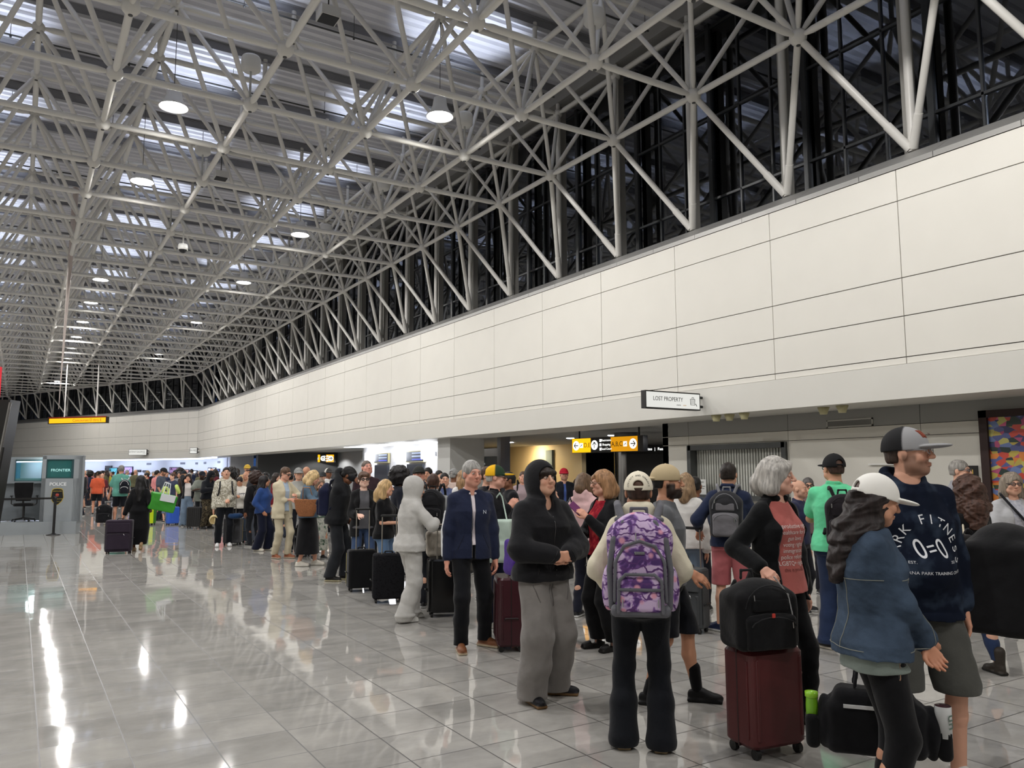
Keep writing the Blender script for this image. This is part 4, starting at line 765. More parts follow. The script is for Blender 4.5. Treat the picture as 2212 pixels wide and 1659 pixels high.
def person(label, pos, face, H=1.72, sex='m', bulk=1., skin=(196, 150, 126), hair=('short', BROWN), hat=None, beard=None, glasses=False,
           head=(0, 0), headyaw_abs=None, lean=0., side=0., top=None, shirt=None, bottom=None, shoes=((40, 40, 42), (220, 220, 218)), shoe_type='shoe',
           L='down', R='down', curl=.35, feet=None, hip=0., folds=1., seed=1, dep=None, hires=1., cat='person', group=None, hiddenlegs=False, hood=None, lips=None, name='person', elbL=None, elbR=None):
    pos = np.array([pos[0], pos[1], 0.]); dep = dep or max(3., (pos-CO) @ FW); s = H/1.75
    v = pos[:2]/np.linalg.norm(pos[:2]); rr = np.array([v[1], -v[0]]); a = math.radians(face); d = -v*math.cos(a)+rr*math.sin(a); rz = math.atan2(-d[0], d[1])
    root = thing(name, label, cat, pos, rz, group); px = dep/FPX/s
    hb = min(.028, max(.008, 2.4*px)); hg = min(.026, max(.006, 1.8*px)); hh = min(.014, max(.0034, 1.15*px))
    male = sex == 'm'; shx = (.168 if male else .146)*(1+(bulk-1)*.35); nr = .056 if male else .045
    def Y(z): return lean*max(0, z-.95)+hip*np.interp(z, [.0, .95, 1.5], [0, 1, 0])
    def Xs(z): return side*max(0, z-.9)
    off = lambda z: np.array([Xs(z), Y(z), 0])
    nk = NECK+off(1.475)
    Rh = rotz(-math.radians(head[0])) @ rotx(math.radians(head[1])) ; hc = nk+Rh @ np.array([0, .022, .146])
    HD = lambda p: xf(p, Rh, hc)
    if hat and hair and hair[0] in ('short', 'crop', 'messy', 'pony', 'bun'): hair = ('crop',)+tuple(hair[1:])
    # limbs
    HS = 1.05
    SH = {q: np.array([q*shx, -.01, 1.395])+off(1.395) for q in (-1, 1)}
    pre = {'down': (.235*(.9+.1*bulk), .03, .80), 'back': (.16, -.14, .95), 'clasp': (.045, .26, 1.08), 'phone': (.07, .30, 1.20), 'hips': (.175, .09, .99), 'pocket': (.20, .09, .93), 'ear': (.085, .07, 1.56), 'face': (.05, .17, 1.60), 'strap': (.12, .14, 1.30), 'low': (.04, .2, .86), 'handle': (.26, .18, .95), 'fold': (-.1, .19, 1.16), 'pull': (.22, -.28, .86), 'bag': (.22, .12, .98)}
    ARM = {}
    for q, spec_, eh in ((1, R, elbR), (-1, L, elbL)):
        T = np.array(pre[spec_] if isinstance(spec_, str) else spec_, float); T = T*np.array([q, 1, 1]) if isinstance(spec_, str) else T
        if isinstance(spec_, str): T = T+off(T[2])
        hint = np.array(eh if eh is not None else ((.9*q, -.5, -.25) if spec_ in ('clasp', 'phone', 'hips', 'fold', 'low', 'strap') else (.35*q, -1, -.3)), float)
        E, Wp = ik(SH[q], T, .30, .27, hint); ARM[q] = (SH[q], E, Wp)
    feet = feet or ((-.11, .0, -8), (.11, .0, 8)); LEG = {}
    for q, f in ((-1, feet[0]), (1, feet[1])):
        Hp = np.array([q*.088, 0, .90])+off(.9); An = np.array([f[0], f[1]-.03, f[3] if len(f) > 3 else .085]); Kn, An2 = ik(Hp, An, .425, .415, (q*.12, 1, 0)); LEG[q] = (Hp, Kn, An2, math.radians(f[2]))
    sk = np.array(lin(tuple(min(255, v*1.04) for v in skin))); parts = []
    bk = bulk; TP = [(.84, .150*bk, .105*bk, Y(.84)-.01, Xs(.84)), (.93, .170*bk, .118*bk, Y(.93)-.012, Xs(.93)), (1.07, (.145 if male else .125)*bk, .104*bk, Y(1.07), Xs(1.07)), (1.15, (.148 if male else .128)*bk, .108*bk, Y(1.15)+.002, Xs(1.15)), (1.28, (.170 if male else .148)*(.5+.5*bk), (.122 if male else .125)*(.5+.5*bk), Y(1.28)+.005, Xs(1.28)), (1.36, (.158 if male else .132), .102, Y(1.38)-.006, Xs(1.38)), (1.44, .088, .068, Y(1.45)-.012, Xs(1.45)), (1.50, .05, .05, Y(1.5)-.01, Xs(1.5))]
    lo = np.array([-.62, -.55, 0.]); hi = np.array([.62, .75, 1.62]); 
    tw = (.088+(bottom or {}).get('thigh', .088)*(.55+.45*bulk)*.95, (bottom or {}).get('thigh', .088)*(.55+.45*bulk)*1.03)
    WQ = lambda p, e_: (p[0], max(p[1], tw[0] if p[0] < .95 else 0)+e_, max(p[2], tw[1] if p[0] < .95 else 0)+e_+(.012*bulk if .5 < p[0] < .98 else 0), p[3], p[4])
    def bb(ext=.1):
        pts = [p for A in ARM.values() for p in A]+[p for A in LEG.values() for p in A[:3]]; return np.min(pts, 0)-ext, np.max(pts, 0)+ext
    # body: trunk, limbs
    bl_, bh_ = bb(.22); bl_[2] = max(0, bl_[2]-.1); bh_[2] = max(1.6, bh_[2]); bd = Vol(bl_, bh_, hb); bd.add(col([(p[0], p[1]*.9, p[2]*.88, p[3], p[4]) for p in TP]), 0)
    for q in (-1, 1):
        S_, E_, W_ = ARM[q]; Sb = S_+np.array([-q*.02, 0, -.022]); bd.add(rc(nk-np.array([0, 0, .05]), Sb, .042, .040), .04).add(rc(Sb, E_, .042 if male else .036, .038 if male else .033), .03).add(rc(E_, W_, .038 if male else .033, .025), .015)
        A, K, B, fa = LEG[q]; bd.add(rc(A, K, .078*(.6+.4*bk), .050), .03); cm = K*.62+B*.38+np.array([0, -.018, 0]); bd.add(rc(K, cm, .048, .052), .02).add(rc(cm, B, .050, .034), .02).add(rc(B, B-[0, 0, .03], .036, .034), .01)
    bd.add(rc(nk-np.array([0, .0, .08]), nk+Rh @ np.array([0, .01, .09]), nr+.006, nr), .035)
    V, Q = bd.mesh(); parts.append((V, Q, np.tile(np.append(sk, 1), (len(V), 1))))
    # head
    hv = Vol((-.11, -.13, -.17), (.11, .145, .14), hh)
    hv.add(ell((0, -.014, .035), (.074, .094, .087)), 0).add(ell((0, .022, -.028), (.058 if male else .054, .066, .082)), .03).add(ell((0, .064, -.083), (.027, .026, .026)), .03)
    hv.add(rc((-.045, .03, -.06), (.045, .03, -.06), .028, .028), .03).add(rc((0, -.02, -.17), (0, -.012, -.06), nr, nr*.95), .03)
    hv.add(ell((0, .082, .030), (.045, .014, .012)), .02).add(ell((.042, .062, -.022), (.02, .02, .02)), .02).add(ell((-.042, .062, -.022), (.02, .02, .02)), .02)
    hv.sub(ell((.031, .098, .010), (.019, .014, .011)), .014).sub(ell((-.031, .098, .010), (.019, .014, .011)), .014)
    hv.add(rc((0, .090, .018), (0, .112, -.020), .009, .0125), .012).add(ell((.011, .100, -.024), (.009, .009, .008)), .006).add(ell((-.011, .100, -.024), (.009, .009, .008)), .006)
    hv.add(ell((0, .089, -.052), (.023, .012, .0065)), .006).add(ell((0, .088, -.062), (.020, .012, .007)), .006)
    for q in (-1, 1): hv.add(ell((q*.030, .080, .010), (.0135, .013, .0115)), .003).add(ell((q*.077, -.004, -.004), (.010, .022, .031)), .008)
    V, Q = hv.mesh(); C = np.tile(sk, (len(V), 1)); x, y, z = V.T; ax_ = np.abs(x)
    def paint(m, c, a_=1.): C[:] = C*(1-(m*a_)[:, None])+np.array(c)*(m*a_)[:, None]
    paint(smooth01(y, .05, .09)*np.exp(-((ax_-.04)/.018)**2-((z+.03)/.02)**2), sk*np.array([1.05, .72, .68]), .45)
    lp = np.array(lin(lips)) if lips else sk*np.array([.82, .5, .47]); paint((y > .082)*np.exp(-(x/.021)**4-((z+.057)/.0085)**2), lp, .75); paint((y > .085)*np.exp(-(x/.02)**4-((z+.057)/.0022)**2), sk*.3, .8)
    hcol = np.array(lin(hair[1])) if hair else sk*.5
    paint((y > .062)*np.exp(-((ax_-.031)/.017)**4-((z-.031-.004*np.cos((ax_-.03)*60))/.0048)**2), hcol*.7+sk*.08, .8 if hair and hair[0] != 'white' else .3)
    ey = (y > .078)*np.exp(-((ax_-.030)/.0125)**4-((z-.010)/.0062)**4); paint(ey, (.62, .6, .58), .95); paint((y > .08)*np.exp(-(((ax_-.030)**2+(z-.010)**2)/.0058**2)**2), (.03, .022, .015), 1.); paint((y > .074)*np.exp(-((ax_-.030)/.015)**4-((z-.0165)/.0022)**2), sk*.15, .8); paint((y > .07)*np.exp(-((ax_-.030)/.016)**2-((z-.002)/.006)**2), sk*.6, .35)
    if beard:
        bc_, amt = np.array(lin(beard[0])), beard[1]; m = smooth01(-z, .028, .05)*smooth01(y, -.01, .02)*smooth01(-z, -.3, -.1)*(1-np.exp(-(x/.018)**4-((z+.057)/.007)**2)*(y > .075))*smooth01(.115+z, 0, .01)
        m = np.maximum(m, np.exp(-(x/.026)**4-((z+.040)/.006)**2)*(y > .08)); m = np.maximum(m*(ax_+0 > -1), smooth01(ax_, .048, .058)*smooth01(y, -.012, .0)*(1-smooth01(y, .045, .06))*smooth01(-z, -.01, .02)*(z > -.1)); paint(m, bc_, amt)
        if amt > .7: nn = m[:, None]*(V-np.array([0, .0, -.02])); nn /= np.linalg.norm(nn, axis=1)[:, None]+1e-6; V = V+nn*m[:, None]*(beard[2] if len(beard) > 2 else .006)
    if hair and hair[0] not in ('bald',): paint(smooth01(z-.05-.55*np.maximum(0, y-.02)*1.2+np.maximum(0, -y)*1.1, 0, .02)*(ax_ < .09), hcol, .9)
    parts.append((V*HS @ Rh.T+hc, Q, np.concatenate([C, np.ones((len(C), 1))], 1)))
    # hands
    hx = min(.010, max(.0040, 1.25*px))
    HM = {}
    for q in (-1, 1):
        S_, E_, W_ = ARM[q]; d_ = W_-E_; d_ /= np.linalg.norm(d_); spec_ = R if q == 1 else L
        c_ = curl if not isinstance(curl, tuple) else curl[0 if q == -1 else 1]
        pn = np.array([-q, 0., 0.]) if abs(d_[2]) > .7 else np.array([-q*.5, -.4, -.7])
        if spec_ in ('clasp', 'hips', 'fold'): d_ = d_*.5+np.array([-q*.9, .05, 0]); d_ /= np.linalg.norm(d_); pn = np.array([0, -1, 0.])
        if spec_ in ('face', 'ear'): pn = np.array([-q*.7, -.7, 0])
        pn = pn-d_*(pn @ d_); pn /= np.linalg.norm(pn); Rm = np.stack([np.cross(d_, -pn), d_, -pn], 1); Vh, Qh = hand_mesh(c_, hx, 1 if q == 1 else -1)
        HM[q] = (W_, Rm); Ch = np.tile(np.append(sk*np.array([1.0, .93, .9]), 1), (len(Vh), 1)); parts.append((Vh*(1. if male else .92) @ Rm.T+W_, Qh, Ch))
    V, Q, C = join(parts); body = mesh_np('body', V*s, Q, vcolm(.5, .0), root, cols=C)
    out = dict(root=root, s=s, hc=hc*s, Rh=Rh, arm=ARM, leg=LEG, hand=HM, TP=TP, rz=rz, hg=hg, pos=pos, dep=dep, nk=nk, body=body, px=px)
    def emit(nm, vol, m): 
        V, Q = vol.mesh()
        if len(V) == 0: return None
        return mesh_np(nm, V*s, Q, m, root)
    # ---- upper garment
    if top:
        t = dict(kind='tee', col=(60, 60, 62), ease=.014, hem=.90, sleeve=.3, cuff=0, neck=.07, nz=.10); t.update(top); e = t['ease']; hem = t['hem']; am = t.get('arm', e)
        gl, gh = bb(.16+e); gl[2] = min(hem-.05, gl[2]+.0) if hem > .3 else hem-.05; gl[2] = max(gl[2], min(hem-.04, min(A[2][2] for A in ARM.values())-.1)); gh[2] = max(1.60, gh[2]) if not hood else 1.9; g = Vol(gl, gh, hg)
        flare = t.get('flare', 0.); bot = [WQ(p, e+flare*max(0, 1.1-p[0])) for p in TP if p[0] > hem]
        if hem < .84: bot = [WQ((hem, .165*bk, .13*bk, Y(hem), Xs(hem)), e+flare)]+bot
        g.add(col(bot, hem, 1.47), 0)
        if not male and t.get('bust', 1): 
            for q in (-1, 1): g.add(ell(np.array([q*.065, .085+e*.5, 1.27])+off(1.27), (.07, .06, .07)), .05)
        if t.get('blouse'): g.add(ell(np.array([0, .0, hem+.07])+off(hem), (.165*bk+e+.012, .125*bk+e+.015, .075)), .03)
        if t.get('belly'): g.add(ell(np.array([0, .05, 1.05])+off(1.05), (.15*bk, .12*bk+t['belly'], .16)), .06)
        for q in (-1, 1):
            S_, E_, W_ = ARM[q]; ra = (.054 if male else .046)+am; g.add(rc(nk-np.array([0, 0, .04]), S_+np.array([-q*.012, 0, -.006]), .046+e*.35, ra*.80), .05)
            sl = t['sleeve']
            if sl > 0:
                if sl < .53: P = S_+(E_-S_)*min(1, sl/.5); g.add(rc(S_+np.array([-q*.01, 0, -.01]), P, ra*.88, ra*1.02), .03)
                else:
                    f_ = (sl-.5)/.5; P = E_+(W_-E_)*f_; g.add(rc(S_+np.array([-q*.012, 0, -.012]), E_, ra*.86, ra*.92), .035).add(rc(E_, P, ra*.9, (.030+am*.8)), .02)
                    if t['cuff']: u = (W_-E_)/np.linalg.norm(W_-E_); g.add(rc(P-u*.035, P, .034+am*.45, .031+am*.35), .012)
        if hood != 'up': g.sub(rc(nk+np.array([0, .012, .0]), nk+np.array([0, .035, .12]), t['neck']*.82, t['neck']*1.1), .01)
        if t.get('vneck'): g.sub(rc(nk+np.array([0, .13, -.02]), nk+np.array([0, .16, -.17]), .06, .008), .008)
        if t.get('open'):
            w_ = t['open']; g.sub(bxp(np.array([0, .22, 1.2]), (w_, .19, .5), .01), .006); g.sub(rc((0, .2, 1.5), (0, .2, 1.25), .09, w_), .01)
        if t.get('hoodback'):
            b0 = np.array([0, -.045, 0]); g.add(ell(nk+np.array([0, -.075, -.015]), (.115, .07, .075)), .03); 
            for q in (-1, 1): g.add(rc(nk+np.array([q*.088, -.03, .015]), nk+np.array([q*.03, .088, -.055]), .038, .026), .02)
            g.add(rc(nk+np.array([-.06, -.09, .045]), nk+np.array([.06, -.09, .045]), .04, .04), .03); g.sub(ell(nk+np.array([0, -.02, .09]), (.072, .07, .085)), .015)
        if t.get('collar'):
            for q in (-1, 1): g.add(rc(nk+np.array([q*.06, -.03, .01]), nk+np.array([q*.03, .07, -.03]), .018, .014), .01)
            g.add(rc(nk+np.array([-.05, -.05, .02]), nk+np.array([.05, -.05, .02]), .018, .018), .015)
        if t.get('stand'): 
            for q in (-1, 1): g.add(rc(nk+np.array([q*.066, -.02, .02]), nk+np.array([q*.045, .055, .005]), .02, .018), .01)
            g.add(rc(nk+np.array([-.05, -.06, .035]), nk+np.array([.05, -.06, .035]), .022, .022), .02)
        g.noise(t.get('fold', .0045)*folds, 11, .8, seed); g.noise(t.get('fold', .0045)*.35*folds, 30, .9, seed+3)
        if hood == 'up':
            hw = 1.04+t.get('hoodsz', 0); g.add(HD(ell((0, -.035, .015), (.112*hw, .140*hw, .150*hw))), .03).add(HD(ell((0, -.10, .07), (.06, .07, .07))), .04); g.add(HD(rc((0, -.03, -.08), (0, -.035, -.17), .10, .115)), .05)
            g.sub(HD(rc((0, .070, .018), (0, .30, .0), .077, .115)), .012); g.sub(HD(rc((0, .065, -.05), (0, .2, -.12), .070, .08)), .02); g.sub(rc(nk+np.array([0, .06, -.01]), nk+np.array([0, .16, -.09]), .045, .03), .02)
        if hem > .3: g.sub(plane_z(hem), 0) if False else None
        out['top'] = emit(t.get('name', 'top'), g, t.get('mat') or fab(t['col'], t['nz']))
    if shirt:
        g = Vol((-.3*bk, -.25, shirt.get('hem', .92)), (.3*bk, .35+lean, 1.56), hg); e = shirt.get('ease', .006); g.add(col([WQ(p, e) for p in [(shirt.get('hem', .92), .16*bk, .12*bk, Y(.9), 0)]+[p for p in TP if p[0] > shirt.get('hem', .92)]], shirt.get('hem', .92), 1.46), 0)
        if not male: 
            for q in (-1, 1): g.add(ell(np.array([q*.065, .085, 1.27])+off(1.27), (.07, .055, .07)), .05)
        g.sub(rc(nk+np.array([0, .02, .0]), nk+np.array([0, .04, .12]), shirt.get('neck', .055), .08), .008)
        if shirt.get('vneck'): g.sub(rc(nk+np.array([0, .13, -.02]), nk+np.array([0, .15, -.12]), .055, .008), .008)
        if shirt.get('collar'):
            for q in (-1, 1): g.add(rc(nk+np.array([q*.058, -.02, .015]), nk+np.array([q*.028, .075, -.035]), .015, .013), .008)
        g.noise(.002, 20, .7, seed); out['shirt'] = emit('shirt', g, shirt.get('mat') or fab(shirt['col'], .06))
    # ---- lower garment
    if bottom:
        b = dict(kind='pants', col=(30, 32, 40), thigh=.088, knee=.066, hem=.058, z=.06, waist=.98, fold=.004); b.update(bottom); gl, gh = bb(.2); gl[2] = 0; gh[2] = b['waist']+.03; g = Vol(gl, gh, hg); wz = b['waist']
        if b['kind'] in ('skirt', 'dress'):
            z0 = b['z']; an = (LEG[-1][2]+LEG[1][2])/2; P = [(p[0], p[1]+.014, p[2]+.014, p[3], p[4]) for p in TP if .9 < p[0] <= wz+.05]+[(z0, b['hem'], b['hem']*.8, an[1], an[0]), ((z0+.9)/2, b['knee'], b['knee']*.8, (an[1]+Y(.9))/2, an[0]/2)]; g.add(col(P, z0, wz), 0); g.noise(b['fold'], 14, .15, seed)
        else:
            wz = min(wz, (shirt.get('hem', .92) if shirt else top.get('hem', .9))+.07) if top else wz
            g.add(col([(p[0], p[1]+.012, p[2]+.012, p[3], p[4]) for p in TP if p[0] <= wz+.08], .84, wz), 0)
            if not male: g.add(ell(np.array([0, -.035, .90])+off(.9), (.155*bk, .11*bk, .10)), .05)
            for q in (-1, 1):
                A, K, B, fa = LEG[q]; t1, t2, t3 = b['thigh']*(.55+.45*bk), b['knee'], b['hem']; zz = b['z']
                if b['kind'] == 'shorts': fr = min(1, (A[2]-zz)/(A[2]-K[2])) if zz > K[2] else 1; P = A+(K-A)*fr; g.add(rc(A, P, t1, t3), .03); 
                else:
                    Bz = B+(B-K)/max(.01, np.linalg.norm(B-K))*.02; g.add(rc(A, K, t1, t2), .035); mid = K*.5+Bz*.5; g.add(rc(K, mid, t2, (t2+t3)/2*.97), .03).add(rc(mid, Bz, (t2+t3)/2*.97, t3), .03)
                    if b.get('break'): g.add(ell(Bz+np.array([0, .02, .02]), (t3*1.08, t3*1.25, .035)), .02)
            g.noise(b['fold']*folds, 13, 1.1, seed+5)
            if top: g.sub(plane_z(wz, False), 0)
            if b['kind'] == 'shorts': g.sub(plane_z(b['z']), 0)
            else: g.sub(plane_z(b['z'] if all(len(f) < 4 for f in feet) else .03), 0)
        out['bottom'] = emit(b.get('name', {'pants': 'trousers', 'shorts': 'shorts', 'skirt': 'skirt', 'dress': 'skirt'}[b['kind']]), g, b.get('mat') or fab(b['col'], .10))
    # ---- footwear
    if shoes and not hiddenlegs:
        uc, so = [np.append(np.array(lin(c)), 1) for c in shoes]
        for q in (-1, 1):
            A, K, B, fa = LEG[q]; f = feet[0 if q < 0 else 1]; v = Vol((-.06, -.10, 0), (.06, .215, .24 if shoe_type == 'boot' else .13), min(.015, max(.005, 1.6*px)))
            v.add(bxp((0, .055, .014), (.042, .128, .014), .012), 0).add(ell((0, .105, .035), (.043, .085, .036)), .015).add(ell((0, -.01, .05), (.036, .062, .05)), .02).add(rc((0, .0, .085), (0, .08, .052), .034, .03), .02)
            if shoe_type == 'boot': v.add(rc((0, -.012, .06), (0, -.02, .2), .042, .047), .02)
            elif shoe_type == 'sandal': v.sub(bxp((0, .06, .085), (.07, .03, .04), .01), .01); v.sub(ell((0, -.03, .09), (.03, .05, .05)), .01)
            else: v.sub(rc((0, -.02, .11), (0, -.02, .2), .036, .045), .008)
            v.sub(((lambda X, Y, Z: Z+0*X+0*Y), np.array([-.1, -.2, -.02]), np.array([.1, .3, 0.])), 0)
            if f[0] is None: continue
            V, Q = v.mesh(); w = smooth01(V[:, 2], .020, .026)[:, None]; c = so*(1-w)+uc*w; Rf = rotz(-fa)
            if len(f) > 4: Rf = rotz(-fa) @ rotx(-math.radians(f[4]))
            lift = np.array([0, 0, max(0, B[2]-.085)]); V = V @ Rf.T+np.array([B[0], B[1]+.0, 0])+lift
            mesh_np('boot' if shoe_type == 'boot' else 'sandal' if shoe_type == 'sandal' else 'shoe', V*s, Q, vcolm(.55, 0), root, cols=c)
    # ---- hair
    if hair and hair[0] not in ('bald', 'white') and hood != 'up' or (hair and hair[0] == 'fringe'):
        k, hcv = hair[0], hair[1]; ln = hair[2] if len(hair) > 2 else .0; v = Vol((-.2, -.2, -.55 if ln > .2 else -.3), (.2, .16, .24), min(.014, max(.0055, 1.5*px)))
        th = {'short': .008, 'crop': .004, 'fringe': .012, 'bob': .02, 'long': .016, 'curly': .05, 'afro': .085, 'bun': .008, 'messy': .018, 'pony': .010}.get(k, .01)
        th = min(th, .012) if hat else th; ct = .005 if hat else th; v.add(ell((0, -.014, .036), (.074+ct, .094+ct, .087+ct)), 0)
        if k in ('short', 'crop', 'bun', 'messy', 'pony'): v.add(ell((0, -.055, -.02), (.062+th, .045+th, .06)), .02); v.sub(ell((0, .125, -.045), (.085, .10, .10)), .01); v.sub(bxp((0, .02, -.105), (.15, .3, .06), .02), .01); v.sub(rc((-.12, .0, -.02), (.12, .0, -.02), .03, .03), .012)
        if k == 'messy': v.add(rc((-.04, .075, .075), (.045, .085, .07), .025, .022), .02); v.noise(.008, 50, .3, seed)
        if k == 'fringe': v.add(rc((-.045, .08, .045), (.045, .08, .045), .022, .022), .02); v.sub(ell((0, .13, -.05), (.06, .08, .07)), .008); v.sub(bxp((0, 0, -.14), (.2, .3, .09), .01), .01)
        if k in ('bob', 'long', 'curly'):
            z1 = -.06-ln; wd_ = .075+th
            for q in (-1, 1): v.add(rc((q*(.05 if hat else .062), -.015, .03), (q*(wd_-.01-(.02 if hat else 0)), -.025, -.07-min(.06, ln)), .036+th*.6, .036+th*.6), .03)
            v.add(rc((0, -.06, .0), (0, -.085, z1*.6), .07+th*.5, .08+th*.5), .04)
            if ln > .08: v.add(rc((0, -.085, z1*.5), (0, -.11, z1), .085+th*.6, .06+th*.5), .04)
            v.sub(ell((0, .12, -.035), (.062, .095, .088)), .012); v.sub(rc((0, .09, -.10), (0, .14, -.3), .07, .12), .02)
            if len(hair) > 3 and hair[3]: v.add(rc((-.03, .085, .085), (.055, .07, .055), .016, .018), .02)
        if k == 'afro': v.add(ell((0, -.035, .05), (.135, .13, .125)), .03); v.sub(ell((0, .135, -.03), (.068, .09, .10)), .015)
        if k == 'bun': v.add(ell((0, -.09, .085), (.04, .04, .035)), .01)
        if k == 'pony': v.add(rc((0, -.1, .04), (0, -.15, -.08), .03, .025), .02)
        amp = {'curly': .012, 'afro': .012, 'long': .008, 'bob': .004}.get(k, .0025); v.noise(amp, 30 if k in ('long', 'bob') else 42, .12 if k in ('long', 'bob') else 1., seed)
        if hat: v.sub(bxp((0, 0, .23), (.4, .4, .205), 0), .004); v.sub(bxp((0, .15, .1), (.4, .13, .12), 0), .004)
        V, Q = v.mesh(); mesh_np('hair', (V*HS @ Rh.T+hc)*s, Q, hairm(hcv), root)
    # ---- hats
    if hat:
        hk, c1, c2 = hat[:3]; m1 = vcolm(.85, 0); back = -1 if hk.endswith('back') else 1; v = Vol((-.12, -.22, -.02), (.12, .23, .17), min(.012, max(.0045, 1.3*px)))
        if hk.startswith('cap'):
            v.add(ell((0, -.012, .028), (.092, .113, .108)), 0); v.sub(bxp((0, 0, -.045), (.2, .3, .06), 0), .003)
            v.sub(ell((0, -.012, .03), (.079, .10, .088)), 0); 
            v.sub(ell((0, -.118*back, .045), (.033, .05, .034)), .004); v.add(rc((-.04, -.105*back, .036), (.04, -.105*back, .036), .008, .008), .003)
            bm_ = ell((0, .118*back, .030), (.078, .085, .012)); v.add(bm_, .004)
            v.sub(ell((0, -.012, .010), (.077, .097, .060)), 0); v.add(ell((0, -.012, .133), (.008, .008, .006)), 0)
        else: v.add(ell((0, -.012, .045), (.086, .106, .098)), 0); v.sub(bxp((0, 0, -.03), (.2, .3, .07), 0), .004)
        V, Q = v.mesh(); a1, a2 = np.append(np.array(lin(c1)), 1), np.append(np.array(lin(c2)), 1); yb = V[:, 1]*back
        if len(hat) > 3 and hat[3] == 'trucker': w = smooth01(yb, .0, .006)
        elif len(hat) > 3 and hat[3] == 'brimonly': w = smooth01(yb, .093, .10)
        elif len(hat) > 3 and hat[3] == 'front': w = smooth01(yb, -.01, .0)*(1-smooth01(yb, .098, .105))+0*yb; 
        else: w = np.zeros(len(V))
        c = a1*(1-w[:, None])+a2*w[:, None]; out['hat'] = mesh_np('cap' if hk.startswith('cap') else 'beanie', (V*HS @ Rh.T+hc)*s, Q, m1, root, cols=c)
    if glasses:
        m = MB(); RhM = Matrix(Rh.tolist()); f = lambda p: (Vector(p)); r_ = max(.0012, .7*px*s)
        for q in (-1, 1):
            pts = [((q*.031+.021*math.cos(a_)), .108-.006*abs(math.cos(a_)), .008+.016*math.sin(a_)) for a_ in np.linspace(0, 2*math.pi, 13)]; m.tube([Vector((Rh @ np.array(p)*HS+hc)*s) for p in pts], r_*1.3, 5); m.tube([Vector((Rh @ np.array(p)*HS+hc)*s) for p in ((q*.052, .102, .012), (q*.074, .05, .014), (q*.082, -.01, .008))], r_*1.1, 5)
        m.tube([Vector((Rh @ np.array(p)*HS+hc)*s) for p in ((-.011, .108, .012), (.011, .108, .012))], r_*1.2, 5); m.build('glasses', plast(glasses if isinstance(glasses, tuple) else (40, 36, 34), .3), root)
    return out
def wrap_line(o, P, pts, r, m, front=1, name='seam', n=10):
    """stitched line or cord laid on a garment"""
    me = P.data; k = len(me.vertices); V = np.empty(k*3); me.vertices.foreach_get('co', V); V = V.reshape(-1, 3); tree = BVHTree.FromPolygons([tuple(v) for v in V], [tuple(p.vertices) for p in me.polygons]); L = []
    for a, b in zip(pts[:-1], pts[1:]):
        for i in range(n+1):
            x = a[0]+(b[0]-a[0])*i/n; z = a[1]+(b[1]-a[1])*i/n; h_ = tree.ray_cast(Vector((x, front*1., z)), Vector((0, -front, 0)))
            if h_[0] is not None: L.append(h_[0]+Vector((0, front*r*.4, 0)))
    mb = MB(); mb.tube(L, r, 5); return mb.build(name, m, o)
def wrap_text(o, P, s_, size, cx, cz, m, ang=0., arc=None, name='lettering', front=1, sx=1.):
    """print lettering on a garment: every vertex is dropped onto the cloth along the local front direction"""
    me = P.data; n = len(me.vertices); V = np.empty(n*3); me.vertices.foreach_get('co', V); V = V.reshape(-1, 3); q = np.empty(len(me.polygons)*4, np.int32)
    tree = BVHTree.FromPolygons([tuple(v) for v in V], [tuple(p.vertices) for p in me.polygons])
    cu = bpy.data.curves.new(name, 'FONT'); cu.body = s_; cu.size = size; cu.align_x = 'CENTER'; cu.align_y = 'CENTER'; ob = bpy.data.objects.new(name, cu); COL.objects.link(ob); dg = bpy.context.evaluated_depsgraph_get(); dg.update()
    tm = bpy.data.meshes.new_from_object(ob.evaluated_get(dg)); bpy.data.objects.remove(ob); tm.name = name
    for v in tm.vertices:
        x, z = v.co.x*sx, v.co.y; r_ = math.radians(ang); x, z = x*math.cos(r_)-z*math.sin(r_), x*math.sin(r_)+z*math.cos(r_); X, Z = cx-x*front, cz+z
        hit = tree.ray_cast(Vector((X, front*1., Z)), Vector((0, -front, 0))); y = hit[0].y if hit[0] is not None else front*.15; v.co = (X, y+front*.003, Z)
    tm.materials.clear(); tm.materials.append(m); ob = bpy.data.objects.new(name, tm); COL.objects.link(ob); ob.parent = o; return ob
